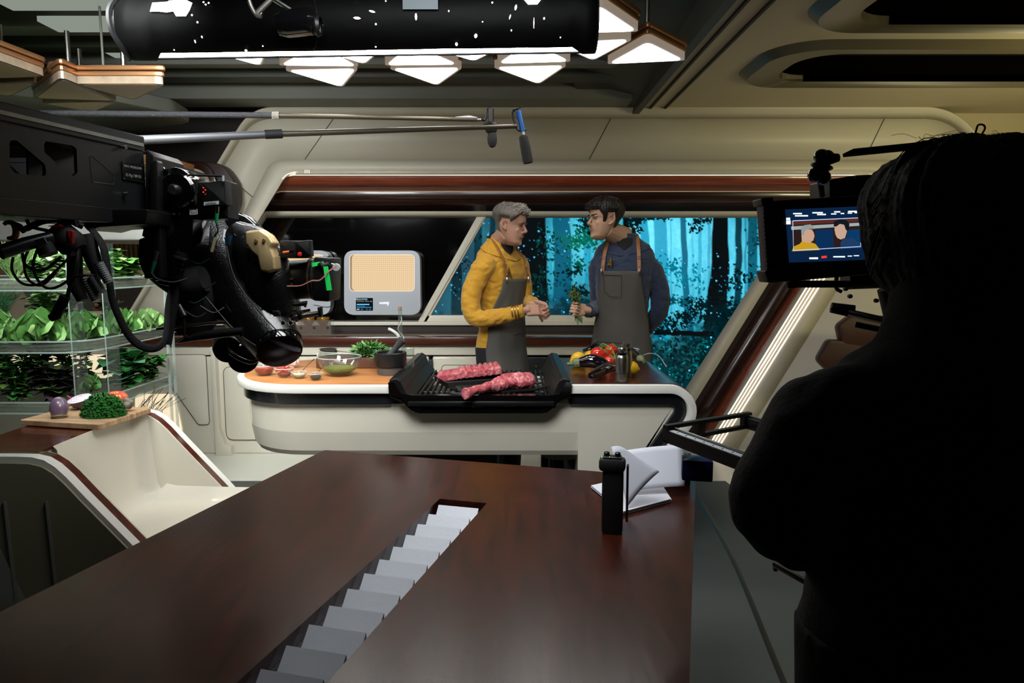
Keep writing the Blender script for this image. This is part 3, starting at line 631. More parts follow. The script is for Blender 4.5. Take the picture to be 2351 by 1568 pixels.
# openings in the wrap: pinholes and torn patches where the tube shines through
holem = glow('hole_glow','#ffffff',4.0)
def patch(px, py, w_, h_, rot=0, pts=None):
    """a small hole at the place on the wrap seen at px, py"""
    q = P(px, py, YT-.07); t = (q.x-c0.x)/(c1.x-c0.x); zc_ = c0.z+(c1.z-c0.z)*t
    d = max(-1, min(1, (zc_-q.z)/R0)); a = math.acos(d)
    if pts is None: pts = [(math.cos(k)*w_/2, math.sin(k)*h_/2) for k in (0, 1.1, 2.0, 3.14, 4.2, 5.2)]
    cr, sr = math.cos(rot), math.sin(rot); m_ = YT/FPX; L_ = (c1-c0).length
    vs = [cp(t+(x*cr-y*sr)*m_/L_, a-(x*sr+y*cr)*m_/R0, R0*1.055) for x, y in pts]
    hol = B(); hol.prism(vs, (vs[0]-cp(t,a,0)).normalized()*.0012); hol.out('wrap_hole', holem, tl, 0)
patch(405, 28, 0, 0, 0, [(-43,8),(-40,-12),(-8,-14),(-6,-17),(30,-18),(44,-10),(40,6),(32,18),(12,18),(6,8),(-8,10),(-26,8)])
patch(1222, 4, 44, 36)
for x, y, w_, h_, r_ in ((826,51,16,5,.1),(860,37,14,4,.25),(868,63,4,4,0),(959,48,5,14,0),(1093,84,7,9,.3),(1048,98,6,8,0),(1184,28,5,12,.2),(1171,48,3,10,.3),(1131,17,4,4,0),(1109,58,3,3,0),(1248,51,4,5,0),(477,15,4,4,0),(483,21,4,4,0),(489,17,4,4,0),(466,60,4,4,0),(453,96,3,7,0),(471,88,3,5,0),(562,110,6,5,0),(604,103,3,3,0),(608,40,7,4,.2),(454,45,4,4,0),(819,7,5,4,.3),(887,3,4,4,0),(1033,36,3,4,0),(1225,60,2,22,0),(1174,74,3,4,0),(747,65,3,4,0),(398,110,3,3,0),(890,13,3,3,0),(1286,86,3,3,0),(862,103,4,3,0)):
    patch(x, y, w_, h_, r_)
b = B(); q = P(965,4,YT-.115); b.box(q, (.12,.003,.05)); b.out('tape_label', mat('teal_tape','#07222b',.5), tl)
b = B(); b.tube(crv([cp(.40,.5,R0*1.06), cp(.413,.8,R0*1.1), cp(.422,1.5,R0*1.1), cp(.41,2.2,R0*1.08)]), .0022, 6); b.out('thin_cord', 'black', tl)
for t in (.12, .88):
    b = B(); b.tube([cp(t,math.pi,R0), cp(t,math.pi,R0)+Vector((0,0,.5))], .003, 6); b.out('hanging_wire', 'black', tl)
# rigging clamp and lamp housing seen on the tube
cl = empty('rigging_clamp', P(640,20,2.42), 'worn metal rigging clamp with lever hanging in front of the tube light', 'clamp')
b = B(); b.tube(crv([P(572,2,2.40),P(578,18,2.40),P(588,34,2.40),P(600,38,2.40)]), .007, 8); b.tube([P(590,30,2.40),P(625,-4,2.40)], .009, 8); b.out('jaw', mat('worn_metal','#6d6a62',.4,metal=.7,bump=.1), cl)
b = B(); b.tube([P(628,-2,2.39),P(672,26,2.39)], .0075, 8); b.out('lever', 'steel', cl)
b = B(); b.lathe([(0,-.06),(.035,-.06),(.045,-.03),(.045,.05),(.03,.07),(0,.07)], P(680,52,2.41), (1,0,.1)); b.out('lamp_body', 'blackg', cl)
b = B(); b.lathe([(.028,-.01),(.034,0),(.028,.01)], P(730,60,2.41), (1,0,0)); b.out('lamp_ring', 'black', cl)
b = B(); b.box(P(704,55,2.385), (.02,.01,.03)); b.out('red_knob', mat('dark_red','#3a0a0c',.5), cl)
# ---------------------------------------------------------------- island
ZI = .92
def zi(px, py): return Pz(px, py, ZI)
yf, yk = 3.235, 4.15         # front and back of the worktop
xl = P(544,865,3.6).x; xg0, xg1 = P(895,885,yf).x, P(1309,888,yf).x
xr = P(1560,888,yf).x
isl = empty('kitchen_island', (P(1060,900,3.6).x, 3.7, 0), 'long cream kitchen island with rounded ends, black band and built-in grill gap', 'kitchen island')
rr = (yk-yf)/2
def stadium_left(x_end, inset, z, n=18, squash=1.0):
    """top outline of the left part: half disc on the left, straight to x_end"""
    cx = xl+rr*.92; o = [Vector((x_end, yf+inset, z))]
    for k in range(n+1):
        a = -math.pi/2-math.pi*k/n; o.append(Vector((cx+(rr*.92-inset)*math.cos(a), yf+rr+(rr-inset)*math.sin(a), z)))
    o.append(Vector((x_end, yk-inset, z))); return o
b = B(); b.prism(stadium_left(xg0, 0, ZI-.041), (0,0,.039), bev=.006); b.out('countertop_rim', 'white', isl)
b = B(); b.prism(stadium_left(xg0+.0, .035, ZI-.01), (0,0,.014), bev=.001); b.out('wooden_worktop', 'orangewood', isl)
# black band and tapered body below the left part; body outline shrinks towards the floor
b = B(); b.prism(stadium_left(xg0+.0, .03, ZI-.098), (0,0,.056)); b.out('black_band', 'bandblack', isl) if 'bandblack' in M else b.out('black_band', mat('band_black','#1a1c1f',.25,coat=.3), isl)
zbot = .555
rows = []
for z, ins in ((ZI-.0985,.05),(ZI-.11,.055),(ZI-.24,.058),(zbot+.03,.075),(zbot+.005,.09),(zbot,.12)):
    L_ = stadium_left(P(1335,1000,yf).x, ins, z); rows.append(L_)
b = B()
for i in range(len(rows)-1): b.strip(rows[i], rows[i+1])
b.prism(rows[-1], (0,0,.004));
b.out('body', 'cream_gloss', isl, 70)
# right part: countertop that rolls down over the end (white, black, cream layers seen from the front)
Rc = .128; xe = P(1600,950,yf).x
def roll(inset, zlow, y, n=14, x0=None):
    """front outline of a layer: flat top then quarter roll and down the end"""
    zt = ZI-inset; R_ = Rc-inset; cx = xe-Rc; cz = ZI-Rc
    o = [Vector((x0 if x0 is not None else xg1, y, zt))]
    for k in range(n+1):
        a = math.pi/2-math.radians(123)*k/n; o.append(Vector((cx+R_*math.cos(a), y, cz+R_*math.sin(a))))
    q_ = o[-1]; o.append(Vector((q_.x-(q_.z-zlow)*.65, y, zlow))); return o
def roll_slab(i0, i1, name, m, y0=yf, y1=yk, zlow=.02, x0=None):
    A = roll(i0, zlow, y0, x0=x0); C = roll(i1, zlow, y0, x0=x0); b = B(); b.prism(A+C[::-1], (0,y1-y0,0), bev=.003); return b.out(name, m, isl)
roll_slab(0.0, .040, 'rolled_countertop', 'white')
roll_slab(.0402, .098, 'black_band', mat('band_black2','#15171b',.3,coat=.3), yf+.03, yk-.03)
A = roll(.098, .0, yf+.057, x0=P(1330,1000,yf).x)
b = B(); b.prism(A+[Vector((P(1330,1000,yf).x, yf+.057, .0))], (0,yk-yf-.115,0)); b.out('end_body', 'cream_gloss', isl)
# body underside on the right goes lower, behind the table
b = B(); b.prism([(P(790,1075,yf).x,yf+.16,.56),(P(1140,1075,yf).x,yf+.16,.56),(P(1140,1075,yf).x,yf+.16,0),(P(790,1075,yf).x,yf+.16,0)], (0,.6,0), bev=.02); b.out('pedestal', 'dark', isl)
b = B(); b.lathe([(0,0),(.10,0),(.10,.5),(0,.5)], (P(1285,1070,yf+.3).x, yf+.3, .0)); b.out('foot', 'blackg', isl)
# dark glossy worktop on the right
A = roll(-.004, .93, yf+.035); top_pts = A[:8]
C = [p+Vector((0,yk-yf-.07,0)) for p in top_pts]
b = B(); b.prism([p for p in top_pts]+[p-Vector((0,0,.004)) for p in top_pts[::-1]], (0,yk-yf-.07,0)); b.out('wooden_worktop', 'worktop_dark' if 'worktop_dark' in M else wood('worktop_dark','#2c110a','#451c10',(1,14,14),.27,coat=0), isl)
# ---------------------------------------------------------------- grill
gr = empty('grill', ((xg0+xg1)/2, 3.7, .8), 'black cast iron grill sunk into the middle of the island', 'grill')
zt = ZI
xa, xb = xg0, xg1; xi0, xi1 = P(948,905,yf).x, P(1262,905,yf).x
zg = P(1100,908,yf+.02).z  # grate top front
zg = .85
def gp(px, py, z): return Pz(px, py, z)
# side wings: ridge plate beside the worktop then a wide slope down to the grate
for s, xo, xm in ((1, xa, xi0), (-1, xb, xi1)):
    wing = [(xo, yf-.01, zt-.055), (xo, yf-.01, zt+.028), (xo+s*.035, yf-.01, zt+.035), (xo+s*.055, yf-.01, zt+.02), (xo+s*.075, yf-.01, zt-.03), (xm, yf-.01, zg+.005), (xm, yf-.01, zg-.03), (xo+s*.05, yf-.01, zt-.08)]
    b = B(); b.prism(wing, (0, yk-yf+.02, 0), bev=.003); wg = b.out('side_wing', 'black', gr, smooth=20)
    b = B()
    for k in range(3): b.tube([(xo+s*(.052+k*.008), yf-.008, zt+.022-k*.018), (xo+s*(.052+k*.008), yk, zt+.022-k*.018)], .0035, 6)
    b.out('ridge', 'blackp', wg)
FT = lambda x, y: P(x, y, yf-.024)
b = B(); b.holed([FT(*q) for q in ((891,879),(893,905),(921,913),(932,931),(944,942),(962,949),(1246,949),(1263,942),(1276,931),(1287,913),(1311,905),(1313,879),(1300,877),(1284,905),(1262,908),(948,908),(920,903),(904,877))], [[FT(*q) for q in ((954,929),(1258,929),(1246,941),(968,941))]], (0,.03,0)); b.out('front_tray', 'blackg', gr)
b = B(); b.prism([P(x, y, yf+.036) for x, y in ((940,915),(1270,915),(1255,944),(955,944))], (0,.010,0)); b.out('slot_back', 'black', gr); b = B(); b.box(((xi0+xi1)/2, yf+.012, P(1100,944,yf).z), (xi1-xi0-.02, .06, .006)); b.out('ember_shelf', 'black', gr)
b = B(); b.box(((xi0+xi1)/2, yf-.022, zg-.012), (xi1-xi0+.04, .03, .022), bev=.003); b.out('front_rail', 'black', gr)
b = B(); b.box(((xi0+xi1)/2, 3.73, zg-.09), (xi1-xi0+.0, .78, .015)); b.out('fire_tray', 'black', gr)
b = B(); b.box(((xi0+xi1)/2, yk-.02, zg-.05), (xi1-xi0+.02, .02, .08)); b.out('back_rail', 'black', gr)
for k in range(23):
    x = xi0+.012+(xi1-xi0-.024)*k/22; b = B(); b.box((x, 3.685, zg-.004), (.011, .90, .016), bev=.003); b.out('grate_bar', 'iron' if 'iron' in M else M.setdefault('iron', mat('cast_iron','#141414',.42,bump=.2,bscale=200)), gr)
for yy in (3.5, 3.9):
    b = B(); b.tube([(xi0, yy, zg-.012), (xi1, yy, zg-.012)], .005, 6); b.out('cross_rod', 'iron', gr)
for k in range(9):
    rg = random.Random(k); x = xi0+.1+.07*k+rg.uniform(-.02,.02); b = B(); b.ell((x, yf+.008+rg.uniform(0,.01), P(1100,935,yf).z), (.028,.014,.011), seg=8, rings=6)
    o = b.out('charcoal', mat('charcoal','#1d1c1b' if k != 3 else '#55524c',.8,bump=.6,bscale=60)); tag(o, 'black lump of charcoal under the front edge of the grill' if k != 3 else 'ash grey lump of charcoal under the front edge of the grill', 'charcoal', 'charcoal lumps under the grill' if k != 3 else None)
# sheet tray with ribs, ridged pan, tomahawk chop
tc_ = [gp(990,862,zg+.03), gp(1040,882,zg+.03), gp(1170,868,zg+.03), gp(1130,850,zg+.03)]
tr = empty('baking_tray', gp(1080,866,zg+.005), 'shallow grey metal tray holding a rack of raw ribs on the grill', 'tray')
q = [gp(993,861,zg+.035), gp(1026,879,zg+.035), gp(1168,870,zg+.035), gp(1148,850,zg+.035)]
c = sum(q, Vector())/4; def_in = lambda f, dz: rpoly([c+(p-c)*f+Vector((0,0,dz)) for p in q], .015, 3)
b = B(); o_, i_, bo = def_in(1.0,0), def_in(.95,-.002), def_in(.9,-.028)
b.strip(o_+o_[:1], i_+i_[:1]); b.strip(i_+i_[:1], bo+bo[:1]); b.prism(bo, (0,0,.002)); ob = def_in(.93,-.032); b.strip(o_+o_[:1], ob+ob[:1]); b.prism(ob, (0,0,.002))
b.out('tray_body', mat('grey_tray','#4a4947',.35,metal=.6), tr, 20)
def meatmat():
    m = mat('raw_meat', '#a8444a', .28, bump=.5, bscale=40, sss=.1); N = m.node_tree.nodes; L = m.node_tree.links; bs = N['Principled BSDF']
    tc = N.new('ShaderNodeTexCoord'); mp = N.new('ShaderNodeMapping'); mp.inputs['Scale'].default_value = (7, 2.5, 7); n = N.new('ShaderNodeTexNoise'); n.inputs['Scale'].default_value = 6; n.inputs['Detail'].default_value = 6; n.inputs['Distortion'].default_value = 1.2
    L.new(tc.outputs['Object'], mp.inputs[0]); L.new(mp.outputs[0], n.inputs['Vector']); r = N.new('ShaderNodeValToRGB'); e = r.color_ramp.elements
    e[0].color = lin('#9c3b46'); e[0].position = .30; e[1].color = lin('#e8b3ae'); e[1].position = .78; k = e.new(.5); k.color = lin('#b8555f'); L.new(n.outputs['Fac'], r.inputs[0]); L.new(r.outputs[0], bs.inputs['Base Color']); return m
M['meat'] = meatmat()
# rack of ribs: arched sheet with rib bulges
A0, A1, B0, B1 = gp(1003,868,zg+.03), gp(1152,861,zg+.03), gp(1012,856,zg+.03), gp(1140,846,zg+.03)
def ribs(z0, th):
    rows = []
    for i in range(41):
        u = i/40; row = []
        for j in range(13):
            v = j/12; p = (A0*(1-u)+A1*u)*(1-v)+(B0*(1-u)+B1*u)*v
            bulge = .016*abs(math.sin(u*math.pi*11)) if u > .3 else .006*noise.noise((u*20, v*8, 1))
            h = th*math.sin(math.pi*min(1, max(0, v*.9+.06)))**.5+bulge*(.4+.6*math.sin(math.pi*v))+.022*u
            row.append(p+Vector((0, 0, z0+h)))
        rows.append(row)
    return rows
b = B(); top = ribs(0, .022); b.grid(top); edge = [r[0] for r in top]; b.strip(edge, [p*1+Vector((0,0,-.03)) for p in edge]); edge = [r[-1] for r in top]; b.strip(edge, [p+Vector((0,0,-.03)) for p in edge]); b.strip(top[-1], [p+Vector((0,0,-.05)) for p in top[-1]]); b.strip(top[0], [p+Vector((0,0,-.03)) for p in top[0]])
tag(b.out('pork_ribs', 'meat', None, 60), 'raw rack of pork ribs lying in the metal tray', 'meat')
gpn = empty('grill_pan', gp(1150,893,zg+.005), 'black ridged cast iron griddle plate with loop handles under the bone-in chop', 'griddle')
q = [gp(1070,904,zg+.012), gp(1232,898,zg+.012), gp(1250,884,zg+.012), gp(1040,887,zg+.012)]
q = [gp(1052,902,zg+.012), gp(1078,909,zg+.012), gp(1236,897,zg+.012), gp(1222,885,zg+.012), gp(1045,891,zg+.012)]
b = B(); b.prism(rpoly(q, .01, 3), (0,0,.012), bev=.002); b.out('plate', 'iron', gpn)
for k in range(20):
    a = q[4]+(q[3]-q[4])*(k+1)/21; c2 = q[1]+(q[2]-q[1])*(k+1)/21; b = B(); b.tube([a+Vector((0,0,.013)), c2+Vector((0,0,.013))], .003, 6); b.out('ridge', 'iron', gpn)
b = B(); b.tube(crv([gp(1052,893,zg+.02),gp(1032,894,zg+.024),gp(1034,902,zg+.024),gp(1060,904,zg+.02)]), .006, 8); b.out('loop_handle', 'iron', gpn)
b = B(); b.tube(crv([gp(1228,880,zg+.02),gp(1245,880,zg+.024),gp(1254,887,zg+.024),gp(1236,893,zg+.02)]), .006, 8); b.out('loop_handle', 'iron', gpn)
b = B(); zm = zg+.055
pth = crv([gp(1068,903,zg+.05), gp(1090,897,zg+.05), gp(1120,889,zg+.052), gp(1140,884,zg+.055)], 4)
b.tube(pth, [.026,.026,.024,.023,.022,.022,.023,.024,.025,.026,.028,.03,.034], 14, flat=1.0)
for cx, cy, r_ in ((1150,880,(.05,.055,.034)),(1168,876,(.06,.075,.04)),(1190,874,(.065,.08,.042)),(1208,873,(.05,.07,.038))): b.ell(gp(cx, cy, zg+.055), r_)
def md(v):
    d = noise.noise(v*22)*.006+noise.noise(v*60)*.003; v.z += d; v.y += d; return v
fuse(b, 'bone_in_chop', 'meat', None, .004, 3, disp=md); tag(bpy.data.objects['bone_in_chop'], 'large raw red chop with a long rib bone lying on the griddle', 'meat')
# ---------------------------------------------------------------- dark wood table with the frosted centre slot
ZT = .75
tA, tB = Pz(745,1033,ZT), Pz(1597,1100,ZT); across = (tB-tA).normalized(); along = Vector((across.y, -across.x, 0)); LT_ = 2.75
tC, tD = tB+along*LT_, tA+along*LT_
s1, s2 = Pz(1010,1145,ZT), Pz(1118,1155,ZT); L0 = (s1-tA).dot(along)
slot = lambda z: [Vector((p.x, p.y, z)) for p in (s1, s2, s2+along*(LT_-L0-.25), s1+along*(LT_-L0-.25))]
tb = empty('conference_table', ((tA+tC)/2).to_3d()*1.0, 'large dark glossy wood table with a frosted ribbed slot down its middle', 'table'); tb.location.z = 0
z0 = lambda p, z: Vector((p.x, p.y, z))
top_o = rpoly([z0(p, ZT) for p in (tA, tB, tC, tD)], .012, 3)
b = B(); b.holed(top_o, [slot(ZT)], (0,0,-.035)); b.out('tabletop', 'tablewood', tb, 20)
b = B(); b.prism([z0(p, ZT-.036)+v for p, v in zip((tA,tB,tC,tD), ((across+along)*.03, (along-across)*.03, -(across+along)*.03, (across-along)*.03))], (0,0,-.06)); 
f_ = B(); inn = [z0(p, ZT-.036)+v for p, v in zip((tA,tB,tC,tD), ((across+along)*.03, (along-across)*.03, -(across+along)*.03, (across-along)*.03))]
b.bm.free(); f_.holed(inn, [slot(ZT-.036)], (0,0,-.055)); f_.out('apron_frame', 'darkwood', tb, 20)
sl = slot(ZT-.12); b = B(); b.prism(sl, (0,0,.004)); b.out('slot_floor', 'black', tb)
for base in ((.35,.35),(.35,2.2),(1.05,.35),(1.05,2.2)):
    p = tA+across*base[0]+along*base[1]; b = B(); b.box((p.x, p.y, .33), (.09,.09,.66), bev=.01); b.out('leg', 'darkwood', tb)
n0 = (Pz(1002,1162,ZT-.01)-s1).dot(along); n1 = (Pz(640,1548,ZT-.01)-s1).dot(along); sp = (n1-n0)/11
W_ = (s2-s1).length
frost = mat('frosted_acrylic', '#d4d7de', .35, bump=.05, bscale=60, var=.04, trans=.2)
fins = empty('slot_insert', z0(s1+across*W_/2, ZT-.08), 'row of frosted translucent acrylic fins set in the table slot', 'acrylic insert')
u_ = (s2-s1).normalized()
k = 0
while n0+sp*k < LT_-L0-.34:
    o_ = s1+along*(n0+sp*k)+u_*.012; w2 = W_-.026; b = B()
    A_ = z0(o_, ZT-.008); 
    prof = [(0,-.0), (.002,.004), (.006,.0), (sp*.30,-.020), (sp*.62,-.044), (sp*1.02,-.056), (sp*1.02,-.060), (sp*.6,-.050), (0,-.008)]
    pts = [A_+along*a+Vector((0,0,h)) for a, h in prof]
    b.prism(pts, u_*w2); fn = b.out('fin', frost, fins, 20); k += 1
# black bar supports on the left of the fins
# ---------------------------------------------------------------- radio, papers, binder on the table
rp = Pz(1405,1222,ZT); rd = empty('two_way_radio', rp, 'black walkie-talkie standing upright on the dark table near the papers', 'walkie-talkie')
Rz = Matrix.Rotation(math.radians(-12), 3, 'Z')
def rb(c, size, name, m, bev=.004, par=rd, o=rp, R=Rz):
    b = B(); b.box(o+R@Vector(c), size, rot=R, bev=bev); return b.out(name, m, par)
rb((0,0,.09), (.058,.036,.18), 'battery_body', 'blackp', .008)
rb((-.002,-.002,.196), (.072,.046,.036), 'head', 'rubber', .010)
rb((-.002,-.001,.2155), (.05,.032,.005), 'top_recess', 'black', .002)
rb((.040,.002,.115), (.006,.022,.16), 'belt_clip', 'black', .002)
for k in range(2):
    b = B(); b.lathe([(0,0),(.008,0),(.008,.012),(.006,.014),(0,.014)], rp+Rz@Vector((-.018+k*.03,.004,.214))); b.out('knob', 'black', rd)
b = B(); b.ell(rp+Rz@Vector((-.030,-.012,.217)), .0016); b.out('status_light', glow('green_led','#5dff5a',2.0), rd)
b = B(); b.ell(rp+Rz@Vector((-.008,-.018,.219)), (.003,.002,.0015)); b.out('chrome_dot', 'chrome', rd)
pw = mat('paper', '#c9cbd6', .6, bump=.02, bscale=200, var=.02)
def sheet(pxs, zs, name, label, bend=0.0, n=8, th=.0006):
    """quad sheet: four image points at given heights, bulged by bend"""
    q = [Pz(x, y, z) if not isinstance(z, tuple) else P(x, y, z[0]) for (x, y), z in zip(pxs, zs)]
    rows = []
    for i in range(n+1):
        v = i/n; rows.append([q[0]*(1-u)*(1-v)+q[1]*u*(1-v)+q[2]*u*v+q[3]*(1-u)*v+Vector((0,0,bend*math.sin(math.pi*u))) for u in [j/n for j in range(n+1)]])
    b = B(); b.grid(rows); o = b.out(name, pw, None, 60); so = o.modifiers.new('t','SOLIDIFY'); so.thickness = th; tag(o, label, 'paper', 'loose script pages'); return o
st = [Pz(1358,1114,ZT+.012), Pz(1500,1082,ZT+.012), Pz(1541,1145,ZT+.012), Pz(1432,1174,ZT+.012)]
pk = empty('paper_stack', z0(st[0], ZT), 'small stack of white paper lying flat under the curled pages', 'paper stack')
for k in range(5):
    rg = random.Random(k); off = Vector((rg.uniform(-.003,.003), rg.uniform(-.003,.003), -.010+k*.0022)); b = B(); b.prism([p+off for p in st], (0,0,.0016)); b.out('page', pw, pk)
sheet([(1424,1036),(1570,1021),(1572,1116),(1440,1130)], [(2.22,),(2.24,),(2.16,),(2.14,)], 'script_page', 'white sheet standing upright, folded over at the right of the papers', .004)
sheet([(1571,1022),(1580,1046),(1598,1092),(1588,1092)], [(2.24,),(2.25,),(2.27,),(2.27,)], 'script_page', 'narrow folded flap of paper next to the blue box')
sheet([(1403,1026),(1440,1034),(1514,1083),(1441,1163)], [(2.08,),(2.08,),(2.06,),(2.02,)], 'script_page', 'curled page in front with its corner bent towards the radio', .008)
b = B(); p = P(1560,1100,2.27); b.box((p.x-.02, p.y+.04, ZT+.052), (.13,.04,.10), rot=Matrix.Rotation(math.radians(-14),3,'Z'), bev=.004); tag(b.out('black_case', 'black'), 'small black case on the table corner behind the upright page', 'case')
# ---------------------------------------------------------------- cream booth bench on the left
bn = empty('booth_bench', (-1.55, 2.66, 0), 'cream moulded booth bench with dark wood stripe around its rim, left of the table', 'bench')
side = [(-1.93,.85),(-1.66,.85),(-1.61,.848),(-1.57,.838),(-1.535,.815),(-1.50,.78),(-1.44,.71),(-1.262,.509),(-1.08,.29),(-.95,.13),(-.94,.0),(-1.46,0),(-1.60,.25),(-1.64,.31),(-1.70,.45),(-1.735,.547),(-1.80,.66),(-1.93,.74)]
def wall(y0, y1, name, m, up=0.0, cut=0):
    b = B(); b.prism([(x, y0, z+(up if i < 9 else 0)) for i, (x, z) in enumerate(side)], (0, y1-y0, 0), bev=.0); return b.out(name, m, bn, 25)
wall(2.275, 2.315, 'side_rim', 'white'); wall(2.316, 2.352, 'wood_stripe', 'deskwood', -.001); 
wall(3.005, 3.045, 'side_rim', 'white'); wall(2.968, 3.004, 'wood_stripe', 'deskwood', -.001)
b = B(); b.prism([(x, 2.262, z-.02 if i < 9 else z) for i, (x, z) in enumerate(side)], (0,.012,0)); b.out('outer_shell', mat('shaded_shell','#8d8a70',.4,var=.04), bn, 25)  # shade on the bench's outer side put into the colour, darker than the cream
for x in (-1.70, -1.56): b = B(); b.tube([(x,2.258,.70),(x+.01,2.258,.35)], .006, 6); b.out('shell_rib', 'ceil', bn)
prof = [(-1.63,.849),(-1.625,.80),(-1.61,.62),(-1.60,.54),(-1.585,.505),(-1.56,.485),(-1.52,.475),(-1.3,.47),(-1.05,.465),(-1.0,.46),(-.985,.44),(-.985,.30)]
b = B(); rows = []
for i in range(13):
    t = i/12; y = 2.361+.599*t; e = min(t, 1-t)*.65; c = max(0, 1-e/.07); rows.append([(x+(.05*c*c if k < 7 else 0), y, z+(.05*c*c if k > 4 else 0)) for k, (x, z) in enumerate(prof)])
b.grid(rows); b.out('seat_shell', 'cream_gloss', bn, 60)
for y0 in (2.353, 2.960):
    b = B(); b.prism([(x, y0, z-(.004 if i < 10 else 0)) for i, (x, z) in enumerate(side)], (0,.008,0)); b.out('inner_liner', 'cream_gloss', bn, 25)
b = B(); b.prism([(-1.935,2.336,.842),(-1.63,2.336,.842),(-1.63,2.985,.842),(-1.935,2.985,.842)], (0,0,.007)); b.out('wooden_shelf', 'deskwood', bn)
b = B(); b.box((-1.785, 2.66, .79), (.30,.64,.10)); b.out('back_shell', 'cream_gloss', bn)
b = B(); b.box((-1.25, 2.10, .06), (.42,.20,.10), rot=Matrix.Rotation(.9,3,'Z'), bev=.004); tag(b.out('wooden_crate', 'tanbox'), 'rough wooden crate on the floor beneath the booth bench', 'crate')
b = B(); b.box((-2.1, 2.75, .35), (.1, 1.4, .7), bev=.01); tag(b.out('low_partition', 'silver'), 'grey low panel on the floor left of the booth bench', 'panel')
# ---------------------------------------------------------------- striped cutting board with vegetables
ZB = .874
cb = [Pz(44,964,ZB), Pz(228,975,ZB), Pz(348,936,ZB), Pz(180,928,ZB)]
b = B(); b.prism(rpoly(cb, .012, 3), (0,0,-.022), bev=.003); tag(b.out('cutting_board', 'tanwood', None, 20), 'striped bamboo cutting board resting on the booth shelf', 'cutting board')
def at(px, py): return Pz(px, py, ZB)
def noisy(amp, f, seed=0):
    def d(v): return v+Vector((noise.noise(v*f+Vector((seed,0,0))), noise.noise(v*f+Vector((0,seed+5,0))), noise.noise(v*f+Vector((0,0,seed+9)))))*amp
    return d
# purple artichoke-like bulb
c = at(137,958)+Vector((0,0,.036)); pb = empty('purple_turnip', c-Vector((0,0,.036)), 'small purple streaked aubergine standing at the left of the cutting board', 'vegetable')
stripe = mat('purple_streak', '#6b5568', .3, var=.5, vscale=40, coat=.4)
b = B(); b.lathe([(0,-.042),(.018,-.040),(.028,-.026),(.034,-.005),(.033,.015),(.024,.036),(.010,.046),(0,.048)], c, (-.15,.3,1), 24); b.out('body', stripe, pb, 60)
b = B(); b.lathe([(0,-.056),(.012,-.056),(.018,-.044),(.030,-.034),(.028,-.028),(0,-.03)], c, (-.15,.3,1), 9); b.out('calyx', mat('dry_calyx','#6d6a4c',.7,bump=.4), pb)
# halved red onion
c = at(184,940)+Vector((0,0,.047)); on = empty('red_onion', c-Vector((0,0,.047)), 'halved red onion with its white cut face towards us', 'onion')
axo = Vector((-.12,-.26,.95)).normalized()
b = B(); b.lathe([(0,-.046),(.016,-.042),(.034,-.028),(.045,-.006),(.046,.0)], c, axo, 32); b.out('skin', mat('onion_skin','#4a1530',.3,coat=.5), on, 60)
om = mat('onion_flesh','#efe8ef',.3); N = om.node_tree.nodes; L = om.node_tree.links
b = B(); b.lathe([(.046,.0),(.0445,.002),(0,.0035)], c, axo, 40); of = b.out('cut_face', om, on, 60)
for k in range(4): b = B(); b.lathe([(.012+.009*k-.0008,.0036-.0004*k),(.012+.009*k,.0044-.0004*k),(.012+.009*k+.0008,.0036-.0004*k)], c, axo, 40); b.out('onion_ring', mat('ring_tone','#b58fb5',.4), of)
b = B(); b.tube([c+Vector((-.038,.0,.000)), c+Vector((-.050,.0,.012))], .004, 6); b.out('tip', mat('onion_tip','#8a2a44',.6), on)
# parsley, dark curly
def curly(name, c, r, n, m, label, cat, seed, lr=.010, par=None, parts=True):
    rg = random.Random(seed); r0 = empty(name, (c.x, c.y, c.z), label, cat); b = B()
    for k in range(n):
        d = Vector((rg.gauss(0,1), rg.gauss(0,1), abs(rg.gauss(0,.9)))).normalized(); q = c+Vector((d.x*r[0], d.y*r[1], d.z*r[2]))*(.55+.45*rg.random()**.5)
        nrm = (d+Vector((rg.uniform(-.6,.6), rg.uniform(-.6,.6), rg.uniform(-.3,.6)))).normalized(); x = nrm.orthogonal().normalized(); y = nrm.cross(x); s = lr*rg.uniform(.6,1.3)
        m_ = 7; ring = [b.bm.verts.new(q+(x*math.cos(6.283*j/m_)+y*math.sin(6.283*j/m_))*s*(1 if j % 2 else .6)+nrm*s*(.5 if j % 2 else -.3)) for j in range(m_)]; cc = b.bm.verts.new(q)
        for j in range(m_): b._f((cc, ring[j], ring[(j+1) % m_]))
    b.out('leaves', m, r0, 0)
    b = B()
    for k in range(9):
        a = rg.uniform(0,6.28); b.tube([c+Vector((0,0,.004)), c+Vector((math.cos(a)*r[0]*.5, math.sin(a)*r[1]*.5, r[2]*.6))], .0016, 5)
    b.out('stems', 'stem', r0); return r0
M['stem'] = mat('stem', '#5f8a3a', .5)
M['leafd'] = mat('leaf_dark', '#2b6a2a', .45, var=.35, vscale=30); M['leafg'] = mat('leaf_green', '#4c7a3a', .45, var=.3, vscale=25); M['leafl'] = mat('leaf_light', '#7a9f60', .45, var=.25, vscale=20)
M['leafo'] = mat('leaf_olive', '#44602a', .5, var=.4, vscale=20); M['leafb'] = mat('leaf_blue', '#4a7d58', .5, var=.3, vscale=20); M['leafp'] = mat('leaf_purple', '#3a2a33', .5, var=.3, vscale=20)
for k in ('leafg','leafl','leafd'): 
    M[k].node_tree.nodes['Principled BSDF'].inputs['Specular IOR Level'].default_value = .3
curly('curly_parsley', at(238,955), (.088,.062,.098), 1300, M['leafd'], 'big bunch of dark curly parsley on the cutting board', 'parsley', 2, .0085)
c = at(268,934)+Vector((0,0,.036)); tm = empty('ribbed_tomato', c-Vector((0,0,.036)), 'orange red ribbed tomato behind the parsley', 'tomato')
b = B(); rows = []
